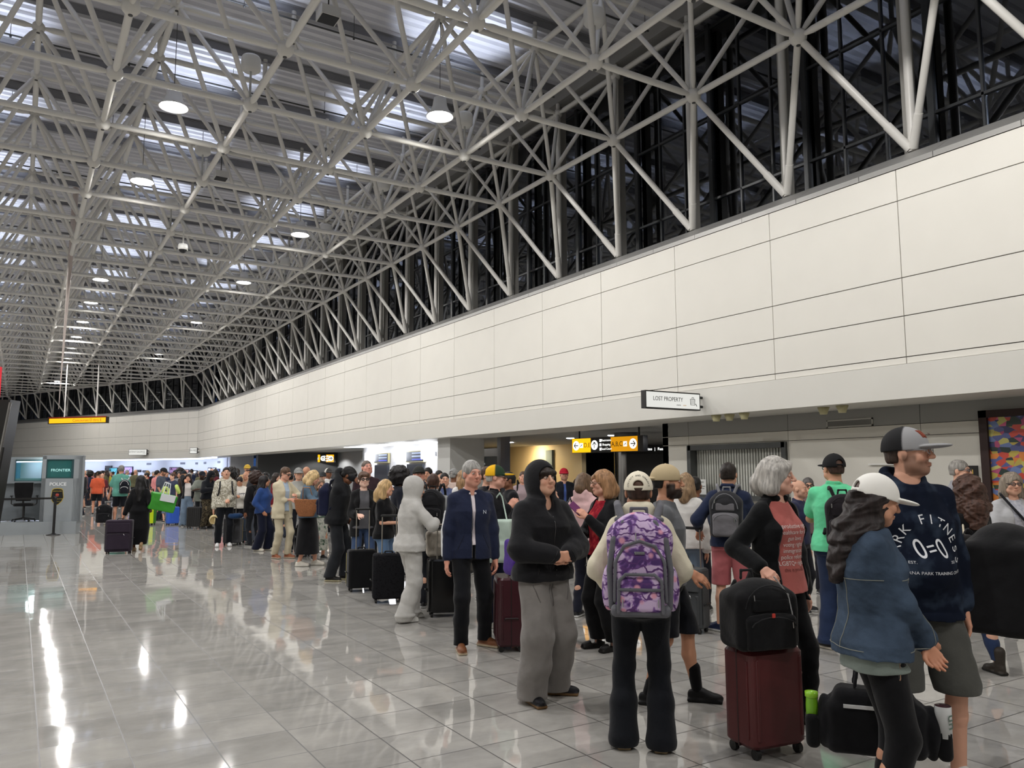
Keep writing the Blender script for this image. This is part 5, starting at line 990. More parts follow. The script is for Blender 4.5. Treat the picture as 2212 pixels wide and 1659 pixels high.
# ================================================================== BAGS AND LUGGAGE
def Wp(o, p): 
    c, s_ = math.cos(o['rz']), math.sin(o['rz']); return (o['pos'][0]+c*p[0]-s_*p[1], o['pos'][1]+s_*p[0]+c*p[1], p[2])
def vmesh(nm, v, m, parent, cols=None):
    V, Q = v.mesh(); return mesh_np(nm, V, Q, m, parent, cols=cols)
def tubes(pts, r, h, sy=1.):
    P = np.array(pts); v = Vol(P.min(0)-r*1.5, P.max(0)+r*1.5, h)
    for a, b in zip(P[:-1], P[1:]): v.add(rc(a, b, r, r), .004)
    return v
def backpack(label, org, rz, w=.30, d=.16, h=.44, col=(24, 24, 26), trim=None, pocket=None, bmat=None, res=.008, straps=True, owner_z=None, group=None, tilt=0, cat='backpack', fat=1., name='backpack'):
    t = thing(name, label, cat, org, rz, group)
    if tilt: t.rotation_euler = (math.radians(tilt), 0, rz)
    m0 = bmat or fab(col); mt = fab(trim) if trim else fab(tuple(int(c*.75) for c in col)); mp = pocket and (pocket if isinstance(pocket, bpy.types.Material) else fab(pocket)) or m0
    v = Vol((-w/2-.03, -d-.05, -.02), (w/2+.03, .03, h+.03), res)
    v.add(bxp((0, -d/2, h*.42), (w/2, d/2, h*.42), .05), 0).add(ell((0, -d/2, h*.74), (w*.47, d*.48, h*.27)), .05); v.noise(.003, 16, 1., int(w*1000)); vmesh('body', v, m0, t)
    v = Vol((-w/2, -d-.09, -.02), (w/2, -d*.4, h*.7), res); v.add(bxp((0, -d, h*.27), (w*.40, .035, h*.24), .03), 0).add(ell((0, -d-.005, h*.44), (w*.36, .035, h*.10)), .03); v.noise(.002, 22, 1., 3); vmesh('front_pocket', v, mp, t)
    v = Vol((-w/2, -d-.05, h*.45), (w/2, -d*.3, h), res); v.add(bxp((0, -d+.008, h*.66), (w*.30, .02, h*.09), .015), 0); vmesh('upper_pocket', v, mp, t)
    r_ = max(.0028, res*.35); mb = MB()
    mb.tube([(w*.42*math.cos(a)*.95, -d*.95-.012, h*.58+h*.36*math.sin(a)) for a in np.linspace(.1, math.pi-.1, 12)], r_*1.4, 5); mb.build('zipper', mt, t); mb = MB(); mb.tube([(w*.36*math.cos(a), -d-.038, h*.36+h*.14*math.sin(a)) for a in np.linspace(.1, math.pi-.1, 8)], r_*1.4, 5); mb.build('zipper', mt, t)
    MB().bar((w*.3, -d-.04, h*.42), (w*.3, -d-.044, h*.34), r_*1.6, seg=5).build('zip_pull', metal((170, 170, 170)), t); MB().bar((-w*.3, -d-.03, h*.82), (-w*.3, -d-.036, h*.74), r_*1.6, seg=5).build('zip_pull', metal((170, 170, 170)), t)
    vmesh('top_handle', tubes([(-.04, -.02, h*.97), (-.035, -.015, h+.035), (.035, -.015, h+.035), (.04, -.02, h*.97)], .009, res*.8), mt, t)
    for q in (-1, 1):
        P = [(q*.07, -.01, h*.93), (q*.10, .03, h+.045), (q*.112, .10, h+.055), (q*.118, .175, h-.03), (q*.125, .195, h-.16), (q*.145, .15, h-.28), (q*.17, .03, h*.22)] if straps else [(q*.07, .0, h*.92), (q*.10, .03, h*.7), (q*.11, .025, h*.3), (q*.1, .0, h*.1)]
        vmesh('shoulder_strap', tubes(P, .017 if straps else .014, max(.009, res)), mt, t)
    return t
def suitcase(label, pos, rz, w=.38, d=.24, h=.56, col=(24, 24, 26), style='hard', handle=.40, tilt=0., wheel=.05, trim=None, group=None, accent=None, name='suitcase', ribs=7, rough=.35, cmat=None):
    t = thing(name, label, 'suitcase', (pos[0], pos[1], 0), rz, group); t.rotation_euler = (math.radians(-tilt), 0, rz); z0 = wheel
    m0 = cmat or (plast(col, rough) if style == 'hard' else fab(col, .08)); dk = plast(tuple(int(c*.5) for c in col), .5); tr = plast(trim, .4) if trim else dk
    MB().rbox((-w/2, -d/2, z0), (w/2, d/2, z0+h), .05, seg=5).build('shell', m0, t)
    if style == 'hard':
        for i in range(ribs):
            x = -w*.4+w*.8*i/(ribs-1)
            MB().rbox((x-w*.026, -d/2-.007, z0+h*.09), (x+w*.026, -d/2+.01, z0+h*.92), .008).build('rib', m0, t)
        MB().rbox((-w/2-.003, -.006, z0-.003), (w/2+.003, .006, z0+h+.003), .05, seg=5).build('zip_band', tr, t)
        for q in (-1, 1): MB().rbox((q*w/2-.006, -d/2+.04, z0+h*.1), (q*w/2+.006, -d/2+.055, z0+h*.9), .004).build('side_rib', m0, t)
    else:
        MB().rbox((-w*.43, -d/2-.03, z0+h*.08), (w*.43, -d/2+.01, z0+h*.56), .03).build('front_pocket', m0, t); MB().rbox((-w*.43, -d/2-.02, z0+h*.62), (w*.43, -d/2+.01, z0+h*.9), .03).build('upper_pocket', m0, t)
        m = MB(); m.tube([(w*.43*c, -d/2-.032, z0+h*(.5+.07*q)) for c, q in ((-1, 0), (-.8, 1), (.8, 1), (1, 0))], .004, 5); m.tube([(-w/2-.001, -d/2+.03, z0+.05), (-w/2-.001, -d/2+.03, z0+h-.05)], .004, 5); m.tube([(w/2+.001, -d/2+.03, z0+.05), (w/2+.001, -d/2+.03, z0+h-.05)], .004, 5); m.build('piping', plast(accent, .5) if accent else tr, t)
        MB().bar((w*.2, -d/2-.035, z0+h*.57), (w*.24, -d/2-.04, z0+h*.52), .006, seg=5).build('zip_pull', metal(), t)
    for q in (-1, 1):
        for y in (-1, 1):
            c = (q*(w/2-.045), y*(d/2-.04), wheel*.5); wt = MB().bar((c[0]-.014, c[1], c[2]), (c[0]+.014, c[1], c[2]), wheel*.5, seg=14); o = wt.build('wheel', plast((18, 18, 19), .4), t); MB().bar((c[0], c[1], c[2]), (c[0], c[1]*.97, z0+.012), .016, seg=8).build('wheel_fork', plast((26, 26, 27)), o)
    MB().tube([(-.05, 0, z0+h-.004), (-.045, 0, z0+h+.028), (.045, 0, z0+h+.028), (.05, 0, z0+h-.004)], .009, 6).build('grab_handle', dk, t)
    MB().tube([(w/2-.002, -.06, z0+h*.4), (w/2+.025, -.055, z0+h*.42), (w/2+.025, .055, z0+h*.42+.0), (w/2-.002, .06, z0+h*.4)], .008, 6).build('side_handle', dk, t)
    if handle:
        hw = min(.09, w*.26); MB().bar((-hw, d/2-.03, z0+h-.01), (-hw, d/2-.03, z0+h+handle), .008, seg=8).bar((hw, d/2-.03, z0+h-.01), (hw, d/2-.03, z0+h+handle), .008, seg=8).build('telescopic_handle', metal((176, 172, 164), .3), t)
        MB().rbox((-hw-.02, d/2-.048, z0+h+handle-.012), (hw+.02, d/2-.012, z0+h+handle+.016), .012, axis=1).build('grip', plast((16, 16, 17), .5), t)
    return t
def phone(label, o, hand, case=(30, 30, 34)):
    Wq, Rm = o['hand'][hand]; p = (Wq+Rm @ np.array([0, .10, -.022]))*o['s']; R4 = Matrix(Rm.tolist()).to_4x4(); t = thing('phone', label, 'phone', (0, 0, 0)); t.matrix_world = Matrix.Translation(Wp(o, p)) @ Matrix.Rotation(o['rz'], 4, 'Z') @ R4
    MB().rbox((-.037, -.05, -.005), (.037, .105, .005), .012).build('case', plast(case, .3), t); MB().rbox((-.033, -.046, -.0062), (.033, .1, -.005), .01).build('display', emis((130, 140, 160), .5), t); return t
def shoulder_bag(label, o, side, zc, size, col, strap=None, m=None, cross=False, fwd=0., name='shoulder_bag', shape='box', sh_z=1.44, tilt=0., out=.20):
    """bag hanging from the owner's shoulder; side = +1 right"""
    s_ = o['s']; w, d, h = size; org = Wp(o, (side*out*s_, fwd, zc-h/2)); t = thing(name, label, 'bag', org, o['rz']+(math.pi/2)); t.rotation_euler = (0, math.radians(tilt), o['rz']+math.pi/2)
    v = Vol((-w/2-.03, -d/2-.03, -.03), (w/2+.03, d/2+.03, h+.03), .008)
    if shape == 'basket': v.add(col_taper(w, d, h), 0)
    elif shape == 'round': v.add(ell((0, 0, h*.45), (w/2, d/2, h*.52)), 0).add(bxp((0, 0, h*.3), (w*.45, d*.4, h*.3), .03), .03)
    else: v.add(bxp((0, 0, h*.5), (w/2, d/2, h*.5), .03), 0).add(bxp((0, 0, h*.25), (w*.52, d*.56, h*.24), .04), .03)
    v.noise(.003, 15, 1., 5); vmesh('body', v, m or fab(col), t); x = side*(out-.09)
    top = np.array([0, 0, sh_z*s_-(zc-h/2)]); yo = side*(out*s_-.10); sm = plast(strap, .6) if strap else (m or fab(col))
    ends = (-w*.35, w*.35)
    vmesh('strap', tubes([(ends[0], 0, h*.93), (-.03, yo*.8, top[2]-.03), (.0, yo+(-side*.02), top[2]+.01), (.03, yo*.8, top[2]-.03), (ends[1], 0, h*.93)], .009, .008), sm, t); return t
def col_taper(w, d, h): return col([(0, w*.36, d*.4, 0), (h*.5, w*.47, d*.5, 0), (h, w*.5, d*.5, 0)], 0, h)
def G(px, fy, ty): p = onZ(px, fy, 0); dep = (p-CO) @ FW; return p, atd(px, ty, dep)[2]
def D(px, dep, ty): p = atd(px, 1015, dep); return np.array([p[0], p[1], 0]), atd(px, ty, dep)[2]
SK1, SK2, SK3, SK4 = (205, 158, 134), (188, 138, 112), (120, 80, 58), (74, 50, 40)
# ================================================================== PEOPLE (near group, right half)
p_, H = G(1176, 1512, 996)
P1 = person('person in a black zip hoodie with the hood up and wide grey sweatpants, hands clasped', p_, 32, H=H-.02, hair=('fringe', DBR), skin=SK1, head=(-4, 8), hood='up', top=dict(col=(27, 27, 30), ease=.05, arm=.048, hem=.885, sleeve=.93, cuff=1, blouse=1, fold=.006), bottom=dict(col=(128, 124, 121), thigh=.115, knee=.118, hem=.118, z=.035, fold=.006, break_=1), shoes=((20, 20, 26), (120, 92, 60)), L='clasp', R='clasp', curl=.75, feet=((-.15, -.06, -50), (.12, .05, 6)), seed=3)
t = shoulder_bag('purple and orange crossbody bag behind the person in the black hood', P1, 1, 1.02, (.20, .10, .26), (70, 38, 130), strap=(200, 90, 40), fwd=-.13, out=.17)
p_, H = G(1390, 1612, 1022)
P2 = person('woman seen from behind in a cream hoodie, cream cap and black flared trousers', p_, 180, H=H+.0, sex='f', bulk=1.12, hair=('pony', (52, 34, 26), .02), skin=SK2, hat=('cap', (226, 218, 198), (226, 218, 198)), head=(0, 0), top=dict(col=(214, 206, 184), ease=.045, arm=.034, hem=.88, sleeve=.95, cuff=1, hoodback=1, blouse=1, fold=.006), bottom=dict(col=(20, 22, 27), thigh=.098, knee=.070, hem=.100, z=.02, waist=.96), shoes=((180, 176, 168), (150, 130, 100)), L=(-.14, .12, .93), R=(.14, .12, .93), elbL=(-.8, -.5, -.1), elbR=(.8, -.5, -.1), feet=((-.125, .0, -6), (.115, -.03, 6)), seed=5)
def floral():
    m, t, b = nt('floral_print'); L = t.links; tc = N(t, 'ShaderNodeTexCoord'); n = N(t, 'ShaderNodeTexNoise'); n.inputs['Scale'].default_value = 9; n.inputs['Distortion'].default_value = 1.6; L.new(tc.outputs['Object'], n.inputs['Vector'])
    v = N(t, 'ShaderNodeTexVoronoi'); v.inputs['Scale'].default_value = 11; L.new(tc.outputs['Object'], v.inputs['Vector']); w = N(t, 'ShaderNodeTexWave', wave_type='RINGS', rings_direction='SPHERICAL'); w.inputs['Scale'].default_value = 9; w.inputs['Distortion'].default_value = 9; w.inputs['Detail Scale'].default_value = 1.5; L.new(tc.outputs['Object'], w.inputs['Vector'])
    r = N(t, 'ShaderNodeValToRGB'); e = r.color_ramp.elements; e[0].position = .38; e[0].color = (*lin((74, 44, 104)), 1); e[1].position = .52; e[1].color = (*lin((196, 172, 205)), 1); e.new(.43).color = (*lin((120, 80, 150)), 1); L.new(n.outputs[0], r.inputs[0])
    r2 = N(t, 'ShaderNodeValToRGB'); r2.color_ramp.elements[0].position = .10; r2.color_ramp.elements[1].position = .16; r2.color_ramp.elements[0].color = (1, 1, 1, 1); r2.color_ramp.elements[1].color = (0, 0, 0, 1); L.new(w.outputs[0], r2.inputs[0])
    m1 = N(t, 'ShaderNodeMix', data_type='RGBA'); L.new(r2.outputs[0], m1.inputs[0]); L.new(r.outputs[0], m1.inputs[6]); m1.inputs[7].default_value = (*lin((88, 50, 110)), 1)
    r3 = N(t, 'ShaderNodeValToRGB'); r3.color_ramp.elements[0].position = .14; r3.color_ramp.elements[1].position = .26; r3.color_ramp.elements[0].color = (1, 1, 1, 1); r3.color_ramp.elements[1].color = (0, 0, 0, 1); L.new(v.outputs['Distance'], r3.inputs[0])
    m2 = N(t, 'ShaderNodeMix', data_type='RGBA'); L.new(r3.outputs[0], m2.inputs[0]); L.new(m1.outputs[2], m2.inputs[6]); m2.inputs[7].default_value = (*lin((214, 150, 170)), 1); L.new(m2.outputs[2], b.inputs['Base Color']); b.inputs['Roughness'].default_value = .8; return m
FLO = floral(); BGR = (98, 98, 104)
t = thing('floral_backpack', 'purple floral backpack with grey trim worn by the woman in the cream hoodie', 'backpack', Wp(P2, (0, -.155, .83)), P2['rz'])
w, d, h = .41, .19, .57
v = Vol((-.25, -.28, -.02), (.25, .03, .62), .007); v.add(bxp((0, -.085, .25), (.185, .085, .25), .06), 0).add(ell((0, -.09, .42), (.175, .09, .16)), .05).add(ell((-.185, -.08, .14), (.04, .07, .13)), .02).add(ell((.185, -.08, .14), (.04, .07, .13)), .02); v.noise(.003, 14, 1, 2); vmesh('body', v, FLO, t)
v = Vol((-.2, -.3, 0), (.2, -.1, .42), .007); v.add(bxp((0, -.175, .19), (.145, .045, .17), .04), 0).add(ell((0, -.175, .34), (.14, .045, .07)), .03); vmesh('front_pocket', v, FLO, t)
v = Vol((-.16, -.3, .02), (.16, -.15, .26), .007); v.add(bxp((0, -.215, .12), (.125, .03, .10), .03), 0); vmesh('lower_pocket', v, FLO, t)
v = Vol((-.22, -.26, -.03), (.22, .0, .1), .007); v.add(bxp((0, -.115, .025), (.17, .115, .035), .03), 0); vmesh('base_panel', v, fab(BGR), t)
m = fab(BGR)
for nm_, P in (('side_panel', [(-.165, -.16, .04), (-.175, -.165, .25), (-.15, -.16, .42), (-.09, -.13, .52)]), ('side_panel', [(.165, -.16, .04), (.175, -.165, .25), (.15, -.16, .42), (.09, -.13, .52)]), ('zip_arch', [(-.145, -.215, .08), (-.14, -.215, .30), (-.09, -.21, .39), (0, -.205, .42), (.09, -.21, .39), (.14, -.215, .30), (.145, -.215, .08)]), ('zip_arch', [(-.125, -.245, .02), (-.12, -.247, .20), (-.08, -.247, .235), (.08, -.247, .235), (.12, -.247, .20), (.125, -.245, .02)]), ('zip_band', [(-.12, -.248, .15), (.12, -.248, .15)]), ('top_handle', [(-.05, -.05, .55), (-.045, -.06, .60), (.045, -.06, .60), (.05, -.05, .55)]), ('yoke', [(-.13, -.03, .53), (0, -.04, .555), (.13, -.03, .53)])):
    vmesh(nm_, tubes(P, .018 if nm_ in ('side_panel', 'yoke') else .010, .0065), m, t)
for q in (-1, 1): vmesh('shoulder_strap', tubes([(q*.10, -.02, .53), (q*.125, .05, .60), (q*.13, .12, .62), (q*.125, .22, .55), (q*.13, .27, .40), (q*.16, .22, .25), (q*.2, .03, .12)], .024, .009), m, t)
for q, z in ((-.1, .10), (.1, .10), (-.165, .12), (.165, .12), (-.02, .47)): MB().bar((q, -.258 if abs(q) < .12 else -.17, z), (q, -.262 if abs(q) < .12 else -.175, z-.045), .004, seg=6).build('zip_pull', metal((200, 200, 205)), t)
MB().rbox((-.03, -.232, .345), (.03, -.222, .362), .004, axis=1).build('name_badge', metal((160, 160, 165)), t)
# lettering round the cap opening
for i, ch in enumerate('COLLECT AND CONNECT'):
    a = math.pi*(1.02-.057*i-.0); q = .062; lx = q*math.cos(a); z = .045+q*math.sin(a); y = -.012-.1145*math.sqrt(max(.05, 1-(lx/.093)**2-((z-.028)/.109)**2))
    o_ = P2['hc']+P2['Rh'] @ (np.array([lx, y, z])*1.05*P2['s'])
    if ch != ' ': text('cap_lettering', ch, .016, Matrix.Translation(Vector(o_.tolist())) @ frame((0, 0, 0), (1, 0, 0), (0, .35, 1)) @ Matrix.Rotation((a-math.pi/2), 4, 'Z'), plast((24, 24, 26)), P2['hat'], .0008)
p_, H = D(1436, 5.85, 1004)
P3 = person('bearded man with a backward tan cap and black shorts standing behind the cream hoodie', p_, 84, H=H-.005, skin=(186, 136, 108), hair=('crop', BLK), beard=((20, 15, 13), .97, .013), hat=('cap_back', (186, 168, 134), (186, 168, 134)), head=(-4, 0), top=dict(col=(96, 98, 102), ease=.02, hem=.86, sleeve=.32), bottom=dict(kind='shorts', col=(24, 26, 32), thigh=.10, hem=.095, z=.50), shoes=((14, 14, 15), (16, 16, 17)), R=(.24, .20, .98), feet=((-.10, .22, 0), (.08, -.12, 0)), bulk=1.05, seed=7)
for q in (-1, 1):
    A, K, B, fa = P3['leg'][q]; v = Vol(B-[.08, .08, .03], B+[.08, .08, .2], .01); v.add(rc(B, B+(K-B)*.38, .040, .050), 0); V, Q = v.mesh(); mesh_np('sock', V*P3['s'], Q, fab((16, 16, 18)), P3['root'])
p_, H = G(1694, 1560, 990)
P4 = person('grey haired woman in a black fleece and dusty pink slogan T-shirt, hand on a backpack', p_, 50, H=H, sex='f', bulk=1.12, skin=(208, 162, 142), hair=('bob', (168, 164, 158), .0, 1), head=(-32, 2), top=dict(name='jacket', col=(17, 18, 20), ease=.030, arm=.026, hem=.80, sleeve=.94, open=.125, stand=1, fold=.004), shirt=dict(col=(176, 98, 92), ease=.018, hem=.86, neck=.06), bottom=dict(col=(12, 12, 14), thigh=.085, knee=.06, hem=.05, z=.06), shoes=((26, 26, 27), (20, 20, 20)), R=(.30, .13, 1.035), L='down', curl=.5, feet=((-.1, .16, 0), (.1, -.02, 0)), seed=9)
if P4.get('shirt'):
    zz = 1.300
    for s_, sz in (('reproductive rights.', .040), ('healthcare for all.', .040), ('gun laws.', .040), ('voting rights.', .040), ('immigration.', .040), ('police reform.', .040), ('LGBTQ+ rights.', .040), ('this is pro-life', .036)):
        wrap_text(P4['root'], P4['shirt'], s_, sz*P4['s'], .0, zz*P4['s'], plast((228, 214, 210) if 'pro-life' not in s_ else (120, 56, 52), .7), sx=.92); zz -= .041
p_, H = D(1868, 3.78, 1024)
P5 = person('woman in a blue denim jacket, white cap and long dark curly hair, black leggings', p_, 108, H=H, sex='f', bulk=1.06, skin=SK2, hair=('curly', (30, 20, 19), .30), hat=('cap', (232, 230, 224), (232, 230, 224)), head=(-8, -14), top=dict(name='denim_jacket', mat=mat((60, 74, 92), .85, nz=.34, ns=7, bump=.003, bs=55, spec=.15), ease=.036, arm=.026, hem=.865, sleeve=.95, cuff=1, collar=1, blouse=0, fold=.008), shirt=dict(col=(120, 130, 124), ease=.016, hem=.80), bottom=dict(col=(15, 15, 18), thigh=.095, knee=.072, hem=.062, z=.05, fold=.003), shoes=((30, 30, 32), (60, 60, 62)), L=(.05, .24, .90), R=(-.0, .26, .93), elbR=(.9, -.5, -.4), feet=((-.1, .08, 0), (.09, .0, 0)), curl=.6, seed=11)
t = thing('phone', 'phone in a brown case sticking out of the legging pocket', 'phone', Wp(P5, (.155, .02, .72)), P5['rz']+1.3); MB().rbox((-.037, -.005, 0), (.037, .005, .155), .012, axis=1).build('case', plast((150, 116, 92), .5), t); MB().rbox((-.033, -.0062, .006), (.033, -.005, .149), .01, axis=1).build('back_glass', plast((34, 36, 40), .2), t)
m_ = MB()
for a in np.linspace(0, 2*math.pi, 15)[:-1]: m_.ball(Vector((P5['s']*(P5['hand'][1][0]+P5['hand'][1][1] @ np.array([.027*math.cos(a), .0, .024*math.sin(a)])-P5['hand'][1][1] @ np.array([0, .012, 0]))).tolist()), .006, 6)
m_.build('bracelet', plast((20, 18, 18), .4), P5['root'])
p_, H = D(1958, 4.42, 921)
P6 = person('tall bearded man in a navy tie-dye PARK FITNESS hoodie, grey and black cap, shorts', p_, 28, H=H-.015, bulk=1.16, skin=(206, 156, 132), hair=('crop', (56, 42, 34)), beard=((70, 54, 44), .62, .004), hat=('cap', (26, 26, 28), (150, 150, 152), 'trucker'), glasses=(150, 150, 155), head=(-46, 3), top=dict(name='hoodie', mat=camo([(13, 16, 26), (22, 28, 42), (48, 58, 74)], 7.), ease=.036, arm=.03, hem=.80, sleeve=.92, cuff=1, hoodback=1, fold=.006, belly=.05), bottom=dict(kind='shorts', col=(82, 82, 78), thigh=.108, hem=.105, z=.46), shoes=((214, 212, 208), (226, 224, 220)), feet=((-.14, .10, -12), (.12, -.05, 4)), L='down', R='down', seed=13)
arc_ = 'PARK FITNESS'
WTX = plast((224, 226, 230), .7)
for i, ch in enumerate(arc_):
    a = math.radians(192-204*i/(len(arc_)-1))
    if ch == ' ': continue
    # reader's left is local +X on a chest that faces the reader
    me_x = -.150*math.cos(a); wrap_text(P6['root'], P6['top'], ch, .066*P6['s'], me_x*P6['s'], (1.13+.165*math.sin(a))*P6['s'], WTX, ang=math.degrees(a)-90)
for s_, x, z, sz in (('EST.', .10, 1.09, .018), ('2021', -.10, 1.09, .018), ('SEVERNA PARK TRAINING CENTER', 0, 1.04, .021)): wrap_text(P6['root'], P6['top'], s_, sz*P6['s'], x*P6['s'], z*P6['s'], WTX)
for s_, x, z, sz, a in (('0', .055, 1.15, .13, 12), ('0', -.055, 1.15, .13, 12), ('=', 0, 1.15, .10, 12)): wrap_text(P6['root'], P6['top'], s_, sz*P6['s'], x*P6['s'], z*P6['s'], WTX, ang=a, sx=.8)
o_ = P6['hc']+P6['Rh'] @ (np.array([0, .103, .085])*1.05*P6['s']); text('cap_patch_lettering', 'PARK', .018, Matrix.Translation(Vector((P6['hc']+P6['Rh'] @ (np.array([0, .1, .09])*1.05*P6['s'])).tolist())) @ Matrix(P6['Rh'].tolist()).to_4x4() @ frame((0, .006, 0), (-1, 0, 0), (0, -.6, 1)), plast((70, 30, 22)), P6['hat'], .0006)
v = Vol((-.04, .06, .06), (.04, .13, .125), .005); v.add(ell((0, -.012, .028), (.0945, .1155, .1105)), 0); v.sub(ell((0, -.012, .028), (.090, .111, .105)), 0); f_, l_, h_ = bxp((0, .09, .092), (.032, .06, .022), .003); X, Y_, Z = np.meshgrid(*v.ax, indexing='ij', sparse=True); v.F = np.maximum(v.F, f_(X, Y_, Z).astype(np.float32)); V, Q = v.mesh()
if len(V): mesh_np('cap_patch', (V*1.05 @ P6['Rh'].T)*P6['s']+P6['hc'], Q, mat((136, 62, 42), .7), P6['hat'])
p_, H = G(2118, 1452, 1029)
P7 = person('woman seen from behind with curly brown hair, black top, jeans and brown ankle boots', p_, -135, H=H-.03, sex='f', bulk=1.08, skin=SK1, hair=('curly', (72, 48, 38), .20), head=(20, 0), top=dict(col=(18, 18, 20), ease=.022, hem=.84, sleeve=.95), bottom=dict(col=(40, 54, 84), thigh=.085, knee=.062, hem=.052, z=.12), shoes=((50, 44, 38), (30, 28, 26)), shoe_type='boot', feet=((-.1, .10, -8), (.1, -.08, 8)), seed=15)
shoulder_bag('black and cream striped tote strap bag on the shoulder of the curly haired woman', P7, -1, .98, (.30, .12, .30), (36, 34, 34), strap=(214, 204, 180), sh_z=1.45)
p_, H = D(2300, 4.45, 985); P7b = person('person dressed in black at the right edge carrying a large black pack', p_, 80, H=1.80, skin=SK1, hair=('short', DBR), top=dict(col=(18, 18, 20), ease=.03, sleeve=.95), bottom=dict(col=(16, 16, 18), thigh=.1, knee=.08, hem=.07), seed=16)
backpack('very large black travel backpack at the right edge of the view, with two top loops', Wp(P7b, (.0, -.12, .72)), P7b['rz'], w=.42, d=.40, h=.62, col=(22, 22, 24), trim=(30, 30, 32), res=.01)
p_, H = G(1584, 1366, 999)
P8 = person('man seen from behind in a navy sweater and pink shorts, wearing a grey backpack', p_, 172, H=H, bulk=1.04, skin=(200, 152, 126), hair=('short', (34, 26, 22)), top=dict(col=(34, 42, 66), ease=.024, hem=.88, sleeve=.86, fold=.004, stand=1), bottom=dict(kind='shorts', col=(178, 100, 104), thigh=.102, hem=.10, z=.47), shoes=((34, 44, 78), (224, 224, 222)), L=(-.34, .12, 1.02), R='clasp', feet=((-.13, .03, -60), (.12, -.02, 12)), seed=17, curl=.8)
backpack('grey, maroon and black backpack worn by the man in pink shorts', Wp(P8, (0, -.135, .98)), P8['rz'], w=.32, d=.17, h=.47, col=(44, 44, 47), trim=(120, 120, 124), pocket=(108, 106, 110), res=.01)
p_ = onZ(1492, 1364, 0); suitcase('dark grey soft wheeled suitcase pulled by the man in pink shorts', p_, P8['rz']-.25, w=.36, d=.24, h=.60, col=(66, 68, 70), style='soft', handle=.40)
p_ = onZ(1522, 1330, 0)+np.array([.25, .55, 0]); suitcase('small black hard suitcase behind the dark grey suitcase', p_, P8['rz']+.3, w=.34, d=.23, h=.5, col=(22, 22, 24), handle=0)
p_, H = G(1822, 1404, 979)
P9 = person('man seen from behind in a bright green polo, black cap and jeans', p_, 162, H=H-.01, bulk=1.24, skin=(196, 146, 118), hair=('crop', (60, 42, 34)), hat=('cap', (16, 16, 18), (16, 16, 18)), glasses=True, head=(-46, 0), top=dict(col=(104, 208, 156), ease=.022, hem=.88, sleeve=.34, collar=1, fold=.005, bust=0, belly=.02), bottom=dict(col=(38, 50, 78), thigh=.105, knee=.09, hem=.085, z=.05, **{'break': 1}), shoes=((62, 58, 56), (208, 200, 186)), L=(-.06, .26, 1.14), R='down', elbL=(-1, -.4, -.2), feet=((-.12, .0, -70), (.12, -.05, -10)), seed=19)
backpack('black backpack hanging off the right shoulder of the man in the green polo', Wp(P9, (.11, -.17, .97)), P9['rz']+.3, w=.30, d=.16, h=.47, col=(32, 28, 32), trim=(26, 24, 26), res=.01)
o = tag(MB().lathe([(.001, 0), (.036, 0), (.038, .02), (.038, .17), (.030, .2), (.030, .23), (.001, .235)], seg=18).build('water_bottle', plast((36, 48, 46), .4)), 'tall dark green water bottle in the side pocket of the black backpack', 'bottle'); o.location = Wp(P9, (.33, -.27, 1.0))
p_, H = D(1722, 9.5, 1037); person('bald man in a dark blue shirt looking right behind the pink slogan T-shirt', p_, 70, H=H, skin=SK1, hair=('bald', (120, 90, 70)), top=dict(col=(40, 44, 70), ease=.02, collar=1), bottom=dict(col=(30, 30, 36)), seed=21, beard=((90, 70, 60), .35, 0))
p_, H = D(1744, 10.9, 1032); person('woman with grey hair pulled back, only her forehead showing behind the bald man', p_, 10, H=H, sex='f', skin=SK1, hair=('bun', (90, 86, 84)), top=dict(col=(110, 90, 90)), bottom=dict(col=(40, 40, 50)), glasses=True, seed=22)
p_, H = D(2070, 9.4, 994); person('older grey haired man with glasses by the small framed pictures', p_, 60, H=H, skin=SK1, hair=('short', (140, 136, 130)), glasses=(90, 90, 92), head=(-10, 0), top=dict(col=(150, 150, 156), ease=.02, collar=1), bottom=dict(col=(70, 70, 66)), seed=23)
p_, H = D(2182, 8.2, 1022); P13 = person('older woman in a pale grey cardigan and glasses before the mural, dark bag strap across', p_, 24, H=H, sex='f', bulk=1.2, skin=SK1, hair=('bob', (134, 122, 108), .04), glasses=(70, 60, 58), top=dict(name='cardigan', col=(176, 176, 178), ease=.026, hem=.80, sleeve=.95, open=.06), shirt=dict(mat=camo([(110, 116, 140), (200, 200, 206)], 40.), col=(0, 0, 0), ease=.02), bottom=dict(col=(44, 46, 56)), L='clasp', R='clasp', seed=24)
vmesh('bag_strap', tubes([np.array(p)*1 for p in ((.10, -.04, 1.42), (.13, .06, 1.40), (.05, .16, 1.25), (-.06, .19, 1.10), (-.17, .15, .98))], .014, .01), fab((30, 30, 34)), P13['root'])
p_, H = D(1480, 9.0, 1024); person('blonde woman seen from behind in a fluffy white sweater, beside the service hatch', p_, 165, H=H, sex='f', skin=SK1, hair=('long', (142, 116, 88), .10), top=dict(col=(222, 220, 216), ease=.04, sleeve=.95, hem=.86), bottom=dict(col=(120, 138, 158), thigh=.09, knee=.07, hem=.07), shoes=((220, 220, 220), (230, 230, 230)), seed=25)
p_, H = D(1452, 10.2, 1019); person('grey haired man in a black jacket behind the blonde woman in the white sweater', p_, 150, H=H, skin=SK1, hair=('short', (130, 128, 126)), top=dict(col=(24, 24, 26), ease=.03, sleeve=.95), bottom=dict(col=(40, 42, 50)), seed=26)
p_, H = G(1310, 1402, 1018)
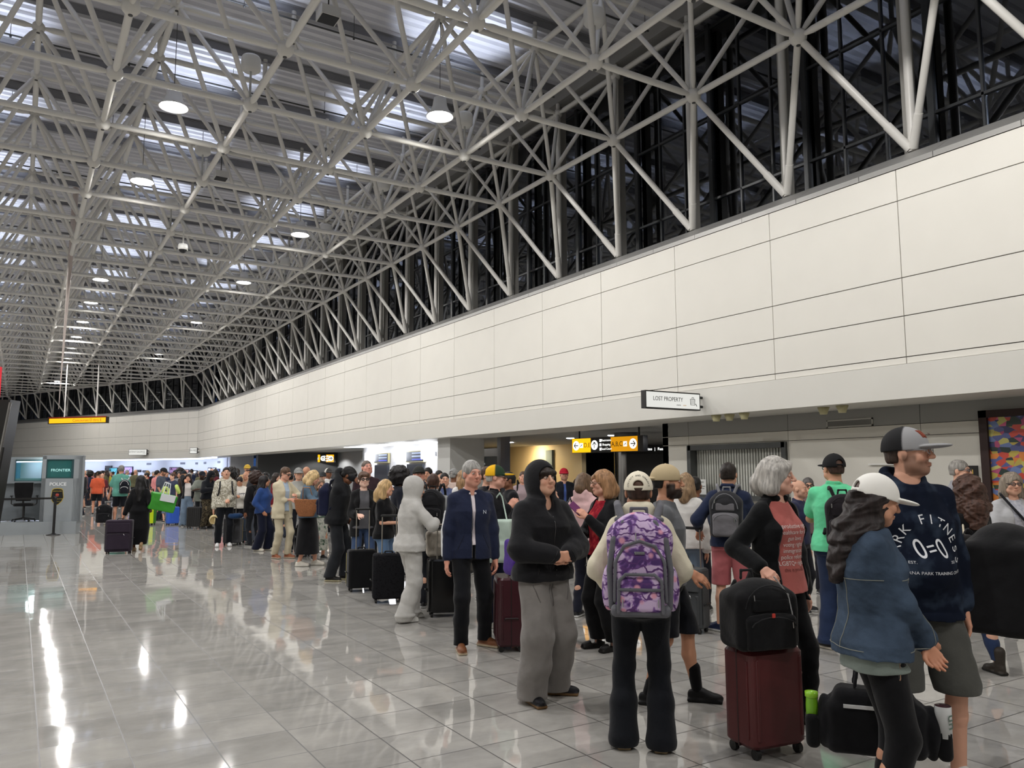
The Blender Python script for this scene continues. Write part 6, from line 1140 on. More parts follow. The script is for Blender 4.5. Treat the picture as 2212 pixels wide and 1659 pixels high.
P15 = person('strawberry blonde older woman in a red patterned top and black cardigan holding a phone', p_, -58, H=H, sex='f', bulk=1.15, skin=(210, 160, 138), hair=('bob', (150, 112, 78), .03, 1), glasses=(150, 120, 100), head=(10, 0), top=dict(name='cardigan', col=(20, 20, 23), ease=.026, hem=.80, sleeve=.95, open=.09), shirt=dict(mat=camo([(40, 16, 24), (140, 30, 44), (176, 60, 60)], 26.), col=(0, 0, 0), ease=.02), bottom=dict(col=(14, 14, 16), thigh=.10, knee=.09, hem=.08, z=.09), shoes=((18, 16, 16), (24, 22, 22)), shoe_type='sandal', L=(-.10, .26, 1.30), R='clasp', feet=((-.1, .0, -10), (.1, .06, 5)), seed=27, curl=.6)
phone('purple cased phone held by the strawberry blonde woman', P15, -1, (110, 50, 100))
p_, H = D(1262, 9.2, 1023); P16 = person('woman in a pale pink hoodie seen from behind with wavy brown hair', p_, 150, H=H, sex='f', skin=SK1, hair=('long', (96, 74, 54), .02), top=dict(col=(216, 178, 178), ease=.04, hem=.86, sleeve=.95, hoodback=1), bottom=dict(col=(30, 32, 44), thigh=.09, knee=.07, hem=.065), seed=28)
shoulder_bag('dark navy leather handbag on the shoulder of the woman in the pink hoodie', P16, -1, 1.08, (.34, .13, .26), (38, 46, 58), m=plast((38, 46, 58), .45), out=.24, fwd=-.12)
p_, H = D(1218, 16.2, 1012); person('man in a red baseball cap and dark jacket by the warm lit wall', p_, 10, H=H, skin=SK1, hair=('crop', BROWN), hat=('cap', (170, 24, 44), (170, 24, 44)), beard=((110, 80, 60), .4, 0), top=dict(name='jacket', col=(24, 26, 34), ease=.03, sleeve=.95, open=.03), shirt=dict(col=(70, 90, 150)), bottom=dict(col=(40, 40, 48)), seed=29)
p_, H = D(1130, 15.8, 1018); P18 = person('young man in a mauve polo with backpack straps in front of the dark storefront', p_, 4, H=H, skin=(204, 152, 130), hair=('crop', BROWN), top=dict(col=(158, 140, 144), ease=.02, sleeve=.32, collar=1), bottom=dict(col=(86, 106, 140)), seed=30)
backpack('black backpack worn by the young man in the mauve polo', Wp(P18, (0, -.12, .98)), P18['rz'], col=(24, 24, 27), res=.014)
p_, H = D(1181, 7.6, 1045); person('boy with short brown hair half hidden behind the black hood', p_, 60, H=H, skin=SK1, hair=('short', BROWN), top=dict(col=(70, 82, 62), ease=.02), bottom=dict(col=(40, 44, 60)), seed=31)
p_, H = G(1068, 1352, 1006)
P19 = person('older man in a yellow and green cap and black quarter zip, hand on his strap', p_, 72, H=H, skin=(212, 160, 140), hair=('crop', (170, 166, 160)), hat=('cap', (232, 178, 28), (40, 62, 44), 'front'), glasses=(110, 104, 100), head=(-14, 0), bulk=1.06, top=dict(col=(22, 22, 26), ease=.03, sleeve=.95, stand=1), bottom=dict(col=(22, 28, 48), thigh=.10, knee=.085, hem=.08), shoes=((190, 188, 182), (210, 208, 202)), R=(.10, .20, 1.30), L='down', seed=33, curl=.9)
shoulder_bag('mint green and black duffel bag hanging behind the man in the navy jacket', P19, 1, .93, (.36, .2, .44), (190, 208, 196), m=camo([(24, 26, 28), (190, 208, 196), (196, 214, 202)], 2.2), fwd=.1, out=.26)
p_ = onZ(1100, 1400, 0); suitcase('burgundy hard shell suitcase half hidden behind the grey sweatpants', p_, P19['rz']+.4, w=.40, d=.26, h=.62, col=(58, 16, 26), handle=.22, rough=.3)
p_ = onZ(1212, 1420, 0); suitcase('red edged suitcase just behind the grey sweatpants with a tall chrome handle', p_+np.array([.05, .25, 0]), P1['rz'], w=.1, d=.34, h=.56, col=(120, 16, 30), handle=.52, style='soft')
p_, H = G(1016, 1404, 992)
P20 = person('grey haired man in a navy zip jacket with white sleeve stripe and brown shoes', p_, 14, H=H-.01, bulk=1.0, skin=(206, 150, 130), hair=('short', (150, 148, 144)), head=(-14, -2), top=dict(name='jacket', col=(32, 38, 60), ease=.026, arm=.018, hem=.84, sleeve=.95, open=.012, blouse=0, vneck=1, fold=.005), shirt=dict(col=(216, 206, 210), ease=.004, collar=1, hem=.97), bottom=dict(col=(18, 19, 23), thigh=.092, knee=.075, hem=.068, z=.06), shoes=((122, 76, 48), (196, 180, 154)), feet=((-.17, -.10, -38), (.10, .06, 6)), seed=35, curl=.6)
A, E_, W_ = P20['arm'][1]; d1 = np.array([.074, .0, 0]); vmesh('sleeve_stripe', tubes([(A+d1*.98-[0, 0, .12])*P20['s'], (E_+d1*.92)*P20['s'], (W_*.85+E_*.15+d1*.62)*P20['s']], .013, .009), fab((226, 228, 230)), P20['root'])
wrap_text(P20['root'], P20['top'], 'N', .05, -.10*P20['s'], 1.27*P20['s'], plast((210, 216, 226)))
wrap_line(P20['root'], P20['top'], [(.02, .86*P20['s']), (.02, 1.40*P20['s'])], .003, metal((150, 150, 155)), name='zipper')
for q in (-1, 1): wrap_line(P20['root'], P20['top'], [(q*.15, .93*P20['s']), (q*.09, 1.06*P20['s'])], .0025, plast((16, 20, 34)), name='pocket_seam')
s1 = P1['s']; wrap_line(P1['root'], P1['top'], [(.0, .93*s1), (.0, 1.36*s1)], .0028, metal((120, 120, 124)), name='zipper')
for q in (-1, 1): wrap_line(P1['root'], P1['top'], [(q*.06, 1.12*s1), (q*.13, .99*s1), (q*.14, .94*s1)], .003, plast((14, 14, 15)), name='pocket_seam'); wrap_line(P1['root'], P1['bottom'], [(q*.012, .86*s1), (q*.018, .70*s1)], .004, plast((96, 92, 90)), name='drawstring'); wrap_line(P1['root'], P1['bottom'], [(q*.16, .86*s1), (q*.12, .74*s1)], .003, plast((90, 86, 84)), name='pocket_seam')
s5 = P5['s']; TH = plast((126, 128, 120), .8)
for q in (-1, 1): wrap_line(P5['root'], P5['top'], [(q*.055, .90*s5), (q*.085, 1.24*s5)], .0022, TH, front=-1); wrap_line(P5['root'], P5['top'], [(q*.055, .90*s5), (q*.085, 1.24*s5)], .0022, TH)
for z in (.905, 1.24): wrap_line(P5['root'], P5['top'], [(-.17, z*s5), (.17, z*s5)], .0022, TH, front=-1, n=24); wrap_line(P5['root'], P5['top'], [(-.17, z*s5), (.17, z*s5)], .0022, TH, n=24)
s2 = P2['s']
for q in (-1, 1): wrap_line(P2['root'], P2['top'], [(q*.15, .96*s2), (q*.16, 1.3*s2)], .002, plast((176, 168, 148)), front=-1)
s4 = P4['s']; wrap_line(P4['root'], P4['top'], [(.135, .86*s4), (.12, 1.3*s4)], .003, plast((50, 50, 52)), name='zipper')
# ---- middle of the line
p_, H = G(884, 1340, 1040)
P21 = person('person in a pale grey sweatsuit with the hood up looking at a phone', p_, 118, H=H+.03, sex='f', skin=SK1, hair=('fringe', BROWN), hood='up', head=(0, -10), lean=.06, top=dict(col=(188, 186, 182), ease=.05, arm=.042, hem=.85, sleeve=.96, cuff=1, blouse=1, fold=.004, bust=0), bottom=dict(col=(186, 184, 180), thigh=.11, knee=.098, hem=.105, z=.02, fold=.004, **{'break': 1}), shoes=((200, 198, 192), (210, 208, 204)), L='phone', R='phone', feet=((-.10, .10, -5), (.11, -.10, 5)), seed=37)
phone('pale phone held by the person in the grey sweatsuit', P21, 1, (190, 190, 205))
suitcase('glossy black ribbed hard suitcase with a tall handle right of the grey sweatsuit', onZ(945, 1331, 0)+np.array([.08, 0, 0]), P21['rz']-2.0, w=.38, d=.26, h=.60, col=(16, 16, 18), handle=.36, ribs=9, rough=.15)
t = thing('canvas_bag', 'beige canvas duffel bag resting on the glossy black suitcase', 'bag', tuple(onZ(950, 1325, 0)[:2])+(.655,), P21['rz']-2.); v = Vol((-.2, -.12, 0), (.2, .12, .36), .01); v.add(bxp((0, 0, .15), (.17, .10, .15), .05), 0); v.noise(.006, 12, 1, 4); vmesh('body', v, fab((168, 160, 148)), t); vmesh('handle', tubes([(-.09, -.09, .27), (-.05, -.08, .37), (.05, -.08, .37), (.09, -.09, .27)], .01, .008), fab((150, 142, 130)), t)
p_, H = D(936, 9.9, 1024); P22 = person('young man seen from behind in a light grey hoodie with short brown hair', p_, 168, H=H, skin=SK1, hair=('short', (64, 42, 32)), head=(-12, 0), top=dict(col=(146, 148, 148), ease=.04, sleeve=.95, hoodback=1), bottom=dict(col=(30, 32, 38)), seed=38)
backpack('black backpack on the young man in the light grey hoodie', Wp(P22, (.03, -.15, .96)), P22['rz'], w=.32, h=.48, col=(26, 26, 29), res=.012)
p_, H = D(905, 11.9, 1008); person('man in a dark cap and olive jacket facing the camera behind the grey hood', p_, 8, H=H, skin=(206, 150, 132), hair=('crop', GRY), hat=('cap', (44, 46, 44), (44, 46, 44)), head=(0, 6), top=dict(name='jacket', col=(96, 90, 78), ease=.03, sleeve=.95, open=.03), shirt=dict(col=(120, 122, 126)), bottom=dict(col=(40, 40, 44)), seed=39)
p_, H = D(862, 12.8, 1009); person('woman with a big black afro and a dark top turned to the right', p_, 104, H=H-.05, sex='f', skin=SK3, hair=('afro', (22, 18, 20)), top=dict(col=(34, 36, 46), sleeve=.9, ease=.02), bottom=dict(col=(28, 30, 40)), seed=40)
p_, H = D(832, 10.9, 1037); P24 = person('blonde woman in a black short sleeved top looking right, beside the plaid suitcase', p_, 66, H=H, sex='f', bulk=1.1, skin=(206, 156, 130), hair=('long', (190, 158, 112), .10), head=(-12, 0), top=dict(col=(18, 18, 20), ease=.016, hem=.86, sleeve=.34), bottom=dict(col=(92, 118, 150), thigh=.09, knee=.07, hem=.06), shoes=((210, 208, 204), (220, 220, 216)), L='phone', R=(.05, .27, 1.10), seed=41)
suitcase('black plaid soft suitcase beside the pale grey sweatsuit', onZ(838, 1300, 0), P24['rz']-1.1, w=.40, d=.24, h=.56, col=(26, 26, 29), style='soft', handle=.48, cmat=camo([(20, 20, 23), (34, 34, 37), (22, 22, 25)], 40.))
p_, H = D(786, 12.0, 1020); P25 = person('woman with cropped brown hair and glasses in a black coat over a grey hoodie', p_, 8, H=H, sex='f', skin=(222, 184, 166), hair=('messy', (84, 60, 44)), glasses=(50, 46, 44), head=(-4, 4), top=dict(name='coat', col=(20, 20, 22), ease=.034, hem=.74, sleeve=.8, open=.075), shirt=dict(col=(88, 88, 92), ease=.026, vneck=1, hem=.86), bottom=dict(col=(62, 80, 112), thigh=.09, knee=.075, hem=.075), R=(.10, .27, 1.08), L='down', shoes=((80, 84, 92), (210, 210, 208)), seed=42)
suitcase('black soft suitcase with cream corner patches and a long tan handle', onZ(779, 1276, 0), P24['rz']-.95, w=.38, d=.24, h=.52, col=(20, 20, 22), style='soft', handle=.56, accent=(190, 180, 120))
t = bpy.data.objects[[o.name for o in bpy.data.objects if o.name.startswith('suitcase') and 'cream corner' in str(o.get('label', ''))][0]]
for q in (-1, 1): MB().put([(q*.185, -.156, .065), (q*.11, -.156, .065), (q*.15, -.156, .10), (q*.185, -.156, .18)], [(0, 1, 2, 3) if q < 0 else (3, 2, 1, 0)]).build('corner_patch', plast((206, 202, 192)), t)
MB().box((-.02, -.157, .07), (-.012, -.152, .48)).box((.012, -.157, .07), (.02, -.152, .48)).build('stripe', plast((206, 202, 192)), t); MB().box((-.02, -.150, .49), (.02, -.146, .54)).build('logo_tag', plast((220, 216, 206)), t); text('logo_lettering', 'it', .03, frame((0, -.152, .515), (1, 0, 0), (0, 0, 1)), plast((30, 30, 30)), t, .0006)
p_, H = D(793, 13.7, 994); person('tall man with receding short hair in a dark maroon shirt behind the cropped hair woman', p_, 12, H=H, skin=(208, 150, 132), hair=('crop', (96, 84, 76)), head=(-8, 12), top=dict(col=(50, 34, 40), ease=.024, sleeve=.95, collar=1), bottom=dict(col=(30, 30, 34)), seed=43)
p_, H = G(726, 1254, 1012)
P27 = person('person in a black hoodie bowing with a hand over the face, charcoal sweatpants', p_, 72, H=H+.05, skin=SK3, hair=('messy', (18, 16, 16)), head=(-10, -32), lean=.12, top=dict(col=(28, 29, 32), ease=.042, arm=.034, hem=.86, sleeve=.95, cuff=1, blouse=1, hoodback=1), bottom=dict(col=(40, 42, 46), thigh=.10, knee=.092, hem=.085, z=.06), shoes=((34, 32, 30), (206, 196, 160)), R=(.02, .27, 1.545), L='pocket', feet=((-.1, .12, 5), (.1, -.04, 5)), seed=45)
backpack('navy backpack worn by the bowing person in the black hoodie', Wp(P27, (0, -.10, .98)), P27['rz'], w=.32, d=.17, h=.50, col=(24, 28, 52), res=.012)
p_, H = D(692, 15.2, 1034); person('woman in a floral blouse with grey brown hair behind the navy backpack', p_, 20, H=H, sex='f', skin=(198, 146, 120), hair=('bob', (120, 100, 84), .02), top=dict(mat=camo([(190, 196, 186), (70, 96, 80), (214, 214, 208)], 24.), ease=.02, sleeve=.5), bottom=dict(kind='skirt', mat=camo([(40, 60, 50), (200, 200, 190), (60, 90, 70)], 14.), hem=.22, knee=.2, z=.2), seed=46)
p_, H = G(664, 1222, 1019)
P29 = person('blonde woman in a denim jacket and long black skirt looking down', p_, 78, H=H+.03, sex='f', skin=(204, 152, 128), hair=('long', (196, 168, 122), .06), head=(-6, -22), bulk=1.1, top=dict(name='denim_jacket', mat=mat((84, 104, 122), .85, nz=.2, ns=7, bump=.003, bs=50, spec=.15), ease=.03, hem=.88, sleeve=.93, cuff=1, collar=1), bottom=dict(kind='skirt', col=(20, 20, 23), knee=.24, hem=.27, z=.22), shoes=((216, 210, 198), (226, 222, 212)), R='phone', L='phone', feet=((-.1, .14, 6), (.1, -.1, 6)), seed=47)
t = thing('straw_basket_bag', 'tan woven basket bag on the arm of the blonde woman in the denim jacket', 'bag', Wp(P29, (.30, .02, .88)), P29['rz']+1.45); v = Vol((-.24, -.13, -.02), (.24, .13, .33), .009); v.add(col([(0, .13, .08, 0), (.12, .19, .10, 0), (.3, .22, .11, 0)], 0, .3), 0); v.sub(col([(0, .1, .06, 0), (.31, .2, .095, 0)], .24, .33), 0); vmesh('body', v, mat((142, 92, 58), .8, nz=.25, ns=60, bump=.006, bs=90), t)
vmesh('handle', tubes([(-.1, .09, .28), (-.06, -.02, .50), (.06, -.02, .50), (.1, .09, .28)], .009, .008), plast((150, 108, 76), .6), t)
suitcase('black suitcase with a thin handle between the cream suit and the black skirt', onZ(632, 1207, 0)+np.array([.3, .3, 0]), P29['rz'], w=.36, d=.24, h=.58, col=(20, 20, 22), handle=.42, style='soft')
p_, H = G(607, 1206, 1008)
P30 = person('man in a cream linen suit and pale blue shirt with glasses, reading his hands', p_, 38, H=H, skin=(204, 154, 132), hair=('short', (84, 62, 46)), glasses=(80, 70, 60), head=(-12, -14), bulk=1.02, top=dict(name='suit_jacket', col=(196, 186, 160), ease=.032, arm=.02, hem=.76, sleeve=.95, open=.055, collar=1, fold=.004), shirt=dict(col=(168, 184, 202), ease=.012, collar=1, hem=.9), bottom=dict(col=(190, 180, 156), thigh=.09, knee=.072, hem=.066, z=.07), shoes=((140, 84, 58), (206, 190, 170)), L='phone', R=(.0, .26, 1.12), feet=((-.09, .10, -10), (.09, -.05, 5)), seed=49)
p_, H = G(566, 1190, 1030)
P31 = person('woman with long black hair in a blue puffer jacket and wide navy trousers', p_, 62, H=H+.02, sex='f', skin=(178, 128, 100), hair=('long', (22, 18, 20), .30), head=(-24, 0), top=dict(name='puffer_jacket', col=(40, 66, 118), ease=.04, arm=.035, hem=.87, sleeve=.95, stand=1, fold=.008), bottom=dict(col=(20, 24, 42), thigh=.10, knee=.10, hem=.105, z=.04), shoes=((206, 200, 184), (216, 212, 200)), L='pocket', R='pocket', feet=((-.1, .12, 0), (.1, -.06, 0)), seed=51)
p_, H = D(553, 17.9, 1020); P32 = person('person with a brown afro in a black jacket behind the blue puffer', p_, -150, H=H-.03, skin=SK3, hair=('afro', (46, 28, 22)), top=dict(col=(24, 24, 27), ease=.03, sleeve=.95), bottom=dict(col=(28, 30, 36)), seed=52)
backpack('black and coral backpack low on the person with the brown afro', Wp(P32, (.0, -.16, .86)), P32['rz'], col=(30, 28, 30), pocket=(196, 72, 60), res=.016)
p_, H = D(549, 20.8, 1008); person('man in a dark flat cap and dark jacket behind the brown afro', p_, -60, H=H, skin=(176, 116, 70), hair=('crop', BLK), hat=('cap', (24, 26, 32), (24, 26, 32)), top=dict(col=(32, 34, 42), ease=.03, sleeve=.95), bottom=dict(col=(30, 32, 40)), seed=53)
suitcase('slate blue hard suitcase left of the blue puffer jacket', onZ(537, 1172, 0), P31['rz'], w=.3, d=.24, h=.56, col=(44, 56, 74), handle=.3)
p_, H = G(483, 1180, 1009)
P34 = person('man with a moustache in a beige camouflage hoodie and black trousers', p_, 2, H=H, skin=(204, 158, 134), hair=('crop', (28, 22, 20)), beard=None, head=(0, 3), top=dict(name='hoodie', mat=camo([(196, 192, 178), (150, 144, 128), (206, 202, 190), (128, 122, 108)], 13.), ease=.045, arm=.038, hem=.86, sleeve=.95, cuff=1, blouse=1, hoodback=1), bottom=dict(col=(16, 18, 24), thigh=.095, knee=.08, hem=.075, z=.07), shoes=((222, 222, 222), (228, 228, 226)), R=(.24, .04, .80), L=(-.06, .24, 1.03), seed=55, feet=((-.11, .0, -8), (.13, .04, 6)))
MB().ball(Vector((P34['hc']+P34['Rh'] @ (np.array([0, .098, -.041])*1.05*P34['s'])).tolist()), .010, 8, sc3=(2.3, .7, .38)).build('moustache', hairm((28, 22, 20)), P34['root'])
for q in (-1, 1): vmesh('bag_strap', tubes([np.array(p) for p in ((q*.10, -.04, 1.46), (q*.125, .08, 1.44), (q*.13, .155, 1.33), (q*.15, .14, 1.18), (q*.19, .03, 1.08))], .018, .012), fab((40, 40, 42)), P34['root'])
sc_ = suitcase('dark grey suitcase with a front pocket carrying a navy neck pillow', onZ(502, 1177, 0), P34['rz']-.35, w=.38, d=.28, h=.56, col=(72, 72, 75), style='soft', handle=.48, accent=(190, 160, 70))
def donut(lab, org, rz, col_, R_=.11, r_=.055, tilt=(0, 0)):
    t = thing('neck_pillow', lab, 'pillow', org, rz); t.rotation_euler = (tilt[0], tilt[1], rz); a = np.linspace(.5, 2*math.pi-.5, 14); vmesh('cushion', tubes([(R_*math.sin(x), -R_*math.cos(x), r_) for x in a], r_, .011), fab(col_), t); return t
donut('navy blue neck pillow on top of the dark grey suitcase', tuple(onZ(506, 1180, 0)[:2])+(.62,), 1., (30, 56, 92))
t = thing('tan_cap', 'tan baseball cap held at the thigh by the man in the camouflage hoodie', 'cap', Wp(P34, (.23, .09, .60)), P34['rz']); v = Vol((-.13, -.13, -.08), (.13, .13, .13), .009); v.add(ell((0, 0, 0), (.10, .09, .11)), 0); v.sub(ell((0, .05, -.02), (.08, .09, .09)), 0); v.add(ell((-.02, .03, -.02), (.012, .09, .07)), .005); vmesh('crown', v, fab((206, 188, 142)), t)
p_, H = D(520, 19.7, 1029)
P35 = person('woman in a white BOLDER sweatshirt looking down at her phone', p_, -12, H=H, sex='f', skin=(190, 138, 108), hair=('bun', (34, 24, 24)), head=(0, -22), top=dict(col=(206, 202, 194), ease=.045, arm=.038, hem=.86, sleeve=.93, cuff=1, blouse=1), bottom=dict(col=(22, 22, 26)), shoes=((200, 200, 198), (210, 210, 208)), L='phone', R='phone', seed=57)
wrap_text(P35['root'], P35['top'], 'BOLDER', .085, 0, 1.25*P35['s'], plast((40, 44, 78))); phone('black phone held by the woman in the white sweatshirt', P35, -1)
p_, H = G(446, 1142, 1022)
P36 = person('person in a black hooded coat and brown camouflage trousers bent over a phone', p_, 34, H=H+.05, skin=SK4, hair=('fringe', BLK), hood='up', head=(-10, -28), lean=.10, top=dict(col=(20, 22, 28), ease=.04, sleeve=.95), bottom=dict(mat=camo([(52, 46, 38), (84, 76, 60), (36, 34, 30), (104, 92, 72)], 11.), thigh=.10, knee=.10, hem=.09), shoes=((24, 24, 26), (40, 40, 42)), L='phone', R='phone', seed=59)
p_, H = D(436, 24.3, 1018); P37 = person('man in a grey green T-shirt and black cap with a backpack strap', p_, 18, H=H, skin=SK4, hair=('crop', BLK), beard=((16, 12, 12), .8, .006), hat=('cap', (26, 28, 38), (26, 28, 38)), head=(-10, -10), top=dict(col=(118, 122, 114), ease=.035, hem=.80, sleeve=.4), bottom=dict(col=(24, 26, 30)), R='phone', L='phone', seed=60)
suitcase('black ribbed suitcase with tall silver handle before the light jeans', onZ(421, 1141, 0), -.5, w=.44, d=.28, h=.58, col=(24, 24, 26), handle=.46)
p_, H = G(402, 1137, 1024)
P38 = person('woman in a white top and wide light jeans with a phone at her ear', p_, 4, H=H, sex='f', skin=(206, 156, 132), hair=('long', (38, 26, 24), .18), head=(8, -2), top=dict(name='jacket', col=(24, 24, 28), ease=.03, hem=.92, sleeve=.9, open=.10), shirt=dict(col=(214, 208, 206), ease=.012, hem=1.0), bottom=dict(col=(112, 130, 150), thigh=.10, knee=.095, hem=.12, z=.03, waist=1.02), R=(.10, .09, 1.55), L='pocket', seed=61)
suitcase('small bright blue wheeled case beside the light jeans', onZ(372, 1134, 0), .2, w=.36, d=.24, h=.52, col=(52, 96, 196), handle=0, ribs=5)
p_, H = D(349, 27.0, 1010); P39 = person('man in a slate grey T-shirt and black cap looking down beside a handled suitcase', p_, 66, H=H, skin=(192, 140, 114), hair=('crop', BROWN), beard=((80, 54, 40), .7, .006), hat=('cap', (30, 32, 36), (30, 32, 36)), head=(-6, -20), top=dict(col=(72, 78, 90), ease=.024, sleeve=.36), bottom=dict(col=(34, 38, 50)), R=(.2, .14, .86), seed=62)
suitcase('black suitcase with a white handle held by the man in the slate grey T-shirt', onZ(341, 1122, 0), .3, w=.36, d=.3, h=.5, col=(26, 26, 28), handle=.40)
p_, H = D(374, 28.5, 1022); person('young man with short brown hair in a navy T-shirt next to the slate grey T-shirt', p_, -40, H=H, skin=(214, 168, 144), hair=('short', (70, 50, 38)), head=(15, 0), top=dict(col=(56, 62, 82), ease=.02), bottom=dict(col=(40, 44, 56)), seed=63)
p_, H = D(398, 29.5, 1017); person('man in a dark cap and brown jacket behind the woman on the phone', p_, -30, H=H, skin=(196, 146, 110), hair=('crop', BLK), hat=('cap', (24, 30, 38), (24, 30, 38)), top=dict(col=(50, 38, 34), ease=.03, sleeve=.95), bottom=dict(col=(32, 34, 40)), seed=64)
p_, H = D(331, 27.5, 1055); person('boy with brown hair in a black T-shirt behind the green tote', p_, -80, H=H, skin=(216, 168, 146), hair=('short', (92, 60, 42)), top=dict(col=(26, 28, 36)), bottom=dict(col=(30, 32, 42)), seed=65, bulk=.9)
p_, H = D(362, 26.6, 1062); person('small child in a red shirt and grey shorts with bare legs', p_, -150, H=H+.0, skin=(206, 158, 134), hair=('bob', (150, 110, 80), .0), top=dict(col=(150, 32, 44)), bottom=dict(kind='shorts', col=(120, 132, 156), z=.5, hem=.09, thigh=.09), seed=66, bulk=.9)
donut('lime and blue neck pillow on the shoulder bag near the red shirted child', tuple(atd(356, 1062, 26.3)), .6, (196, 212, 120), tilt=(1.2, 0)); donut('lime green neck pillow clipped to the dark backpack left of the woman on the phone', tuple(atd(380, 1058, 26.2)), 1.2, (190, 212, 110), tilt=(1.2, .4))
p_, H = G(207, 1112, 1018); PO = person('man seen from behind in an orange T-shirt, black shorts and black cap', p_, 180, H=H, bulk=1.14, skin=(196, 140, 112), hair=('crop', BROWN), hat=('cap', (20, 20, 22), (20, 20, 22)), head=(20, 0), top=dict(col=(198, 88, 58), ease=.026, hem=.84, sleeve=.4), bottom=dict(kind='shorts', col=(20, 20, 24), z=.56, hem=.10, thigh=.10), shoes=((40, 40, 44), (180, 180, 178)), feet=((-.12, .05, 0), (.12, -.12, 0)), seed=67)
p_, H = D(262, 25.8, 1005); PG = person('grey haired man seen from behind in a sea green polo and black shorts', p_, 176, H=H, bulk=1.12, skin=(196, 142, 116), hair=('short', (120, 116, 112)), top=dict(col=(92, 150, 136), ease=.028, hem=.82, sleeve=.38, collar=1), bottom=dict(kind='shorts', col=(20, 22, 28), z=.52, hem=.10, thigh=.10), shoes=((40, 40, 44), (160, 160, 158)), L=(-.30, .10, .82), feet=((-.12, .02, 0), (.12, -.1, 0)), seed=69)
backpack('small black backpack carried low in the hand of the man in the sea green polo', Wp(PG, (-.42, -.05, .06)), PG['rz'], w=.46, d=.2, h=.58, col=(24, 24, 27), res=.018, straps=False)
backpack('black shoulder pack with a white curved stripe on the man in the sea green polo', Wp(PG, (.14, -.2, .98)), PG['rz'], w=.3, d=.18, h=.44, col=(26, 28, 36), trim=(200, 200, 200), res=.018)
p_, H = G(297, 1190, 1030)
PB_ = person('woman seen from behind in a long black dress with long black hair, walking away', p_, 172, H=H+.02, sex='f', skin=SK3, hair=('long', (14, 12, 14), .36), bulk=1.12, top=dict(col=(13, 13, 16), ease=.03, hem=.80, sleeve=.96), bottom=dict(kind='dress', col=(12, 12, 15), knee=.24, hem=.20, z=.16, waist=1.0), shoes=((150, 124, 92), (166, 140, 104)), L=(-.30, -.10, .84), R='bag', feet=((-.09, .08, 0), (.10, -.20, 0, .17, -58)), seed=71)
suitcase('dark plum soft suitcase pulled by the woman in the long black dress', onZ(256, 1195, 0), PB_['rz'], w=.50, d=.30, h=.64, col=(46, 38, 50), style='soft', handle=0, wheel=.04)
t = thing('green_tote_bag', 'large green and white tote bag beside the woman in the long black dress', 'bag', Wp(PB_, (.40, .02, .84)), PB_['rz']+.5); t.rotation_euler = (.12, .22, PB_['rz']+.35); v = Vol((-.3, -.16, -.02), (.3, .16, .42), .012); v.add(bxp((0, 0, .18), (.26, .12, .18), .02), 0); v.noise(.008, 9, 1., 3); vmesh('body', v, mat((56, 142, 44), .6, bump=.003), t); MB().box((-.1, -.142, .22), (.2, -.12, .37)).build('white_panel', plast((214, 218, 222), .6), t)
for q in (-.13, .13): vmesh('handle', tubes([(-.07, q, .34), (-.05, q*.6, .60), (.03, q*.6, .60), (.07, q, .34)], .010, .009), plast((214, 218, 222), .6), t)
suitcase('lime green and dark green suitcase beside the long black dress', onZ(322, 1134, 0), .3, w=.34, d=.26, h=.56, col=(60, 120, 30), handle=0, trim=(200, 220, 30))
t = [o for o in bpy.data.objects if 'lime green and dark' in str(o.get('label', ''))][0]; MB().box((-.06, -.145, .06), (.06, -.14, .58)).build('neon_stripe', plast((204, 222, 30)), t)
# ---- luggage in the foreground right
bp_ = onZ(1655, 1622, 0); bd_ = math.atan2(_r[1], _r[0])
st = suitcase('tall burgundy hard suitcase with a black backpack on top', bp_, bd_+.42, w=.40, d=.27, h=.545, col=(82, 30, 32), handle=.0, ribs=2, rough=.45, wheel=.06)
backpack('bulging black travel backpack lying on the burgundy suitcase', (bp_[0]-.02, bp_[1]+.10, .61), bd_+.25, w=.40, d=.27, h=.40, col=(18, 18, 20), trim=(36, 36, 38), res=.008, straps=False)
t = [o for o in bpy.data.objects if 'lying on the burgundy' in str(o.get('label', ''))][0]; MB().rbox((-.02, -.322, .20), (-.0, -.316, .225), .004, axis=1).build('cross_badge', plast((190, 60, 50)), t); vmesh('reflective_piping', tubes([(.10, -.29, .03), (.14, -.285, .18), (.12, -.27, .32), (.05, -.24, .42)], .005, .005), plast((150, 150, 150)), t)
dc = D(1862, 4.2, 1400)[0]; bz = .22; t = thing('duffel_bag', 'black carry bag with side pockets hanging from a hand in front of the bare legs', 'bag', (dc[0], dc[1], bz), bd_-.35)
w, d, h = .50, .22, .38; v = Vol((-.32, -.16, -.03), (.32, .16, .42), .009); v.add(bxp((0, 0, .13), (.24, .10, .13), .05), 0).add(bxp((0, 0, .23), (.19, .09, .09), .05), .03).add(ell((-.24, 0, .14), (.045, .08, .13)), .02).add(ell((.26, 0, .12), (.05, .09, .13)), .02); v.noise(.006, 11, 1., 8); vmesh('body', v, fab((20, 20, 23), .1), t)
for q in (-.05, .05): vmesh('handle', tubes([(-.09, q, .33), (-.05, q*.8, .56), (.01, q*.8, .62), (.04, q, .33)], .010, .008), fab((26, 26, 30)), t)
MB().box((-.15, -.112, .235), (.05, -.104, .252)).build('white_trim', plast((214, 214, 214)), t)
for q in (-.30, .31): v = Vol((q-.06, -.1, 0), (q+.06, .1, .2), .009); v.add(bxp((q, 0, .09), (.035, .075, .085), .03), 0); vmesh('side_pocket', v, fab((16, 16, 18)), t)
bt = Matrix.Translation((dc[0], dc[1], bz)) @ Matrix.Rotation(bd_-.35, 4, 'Z')
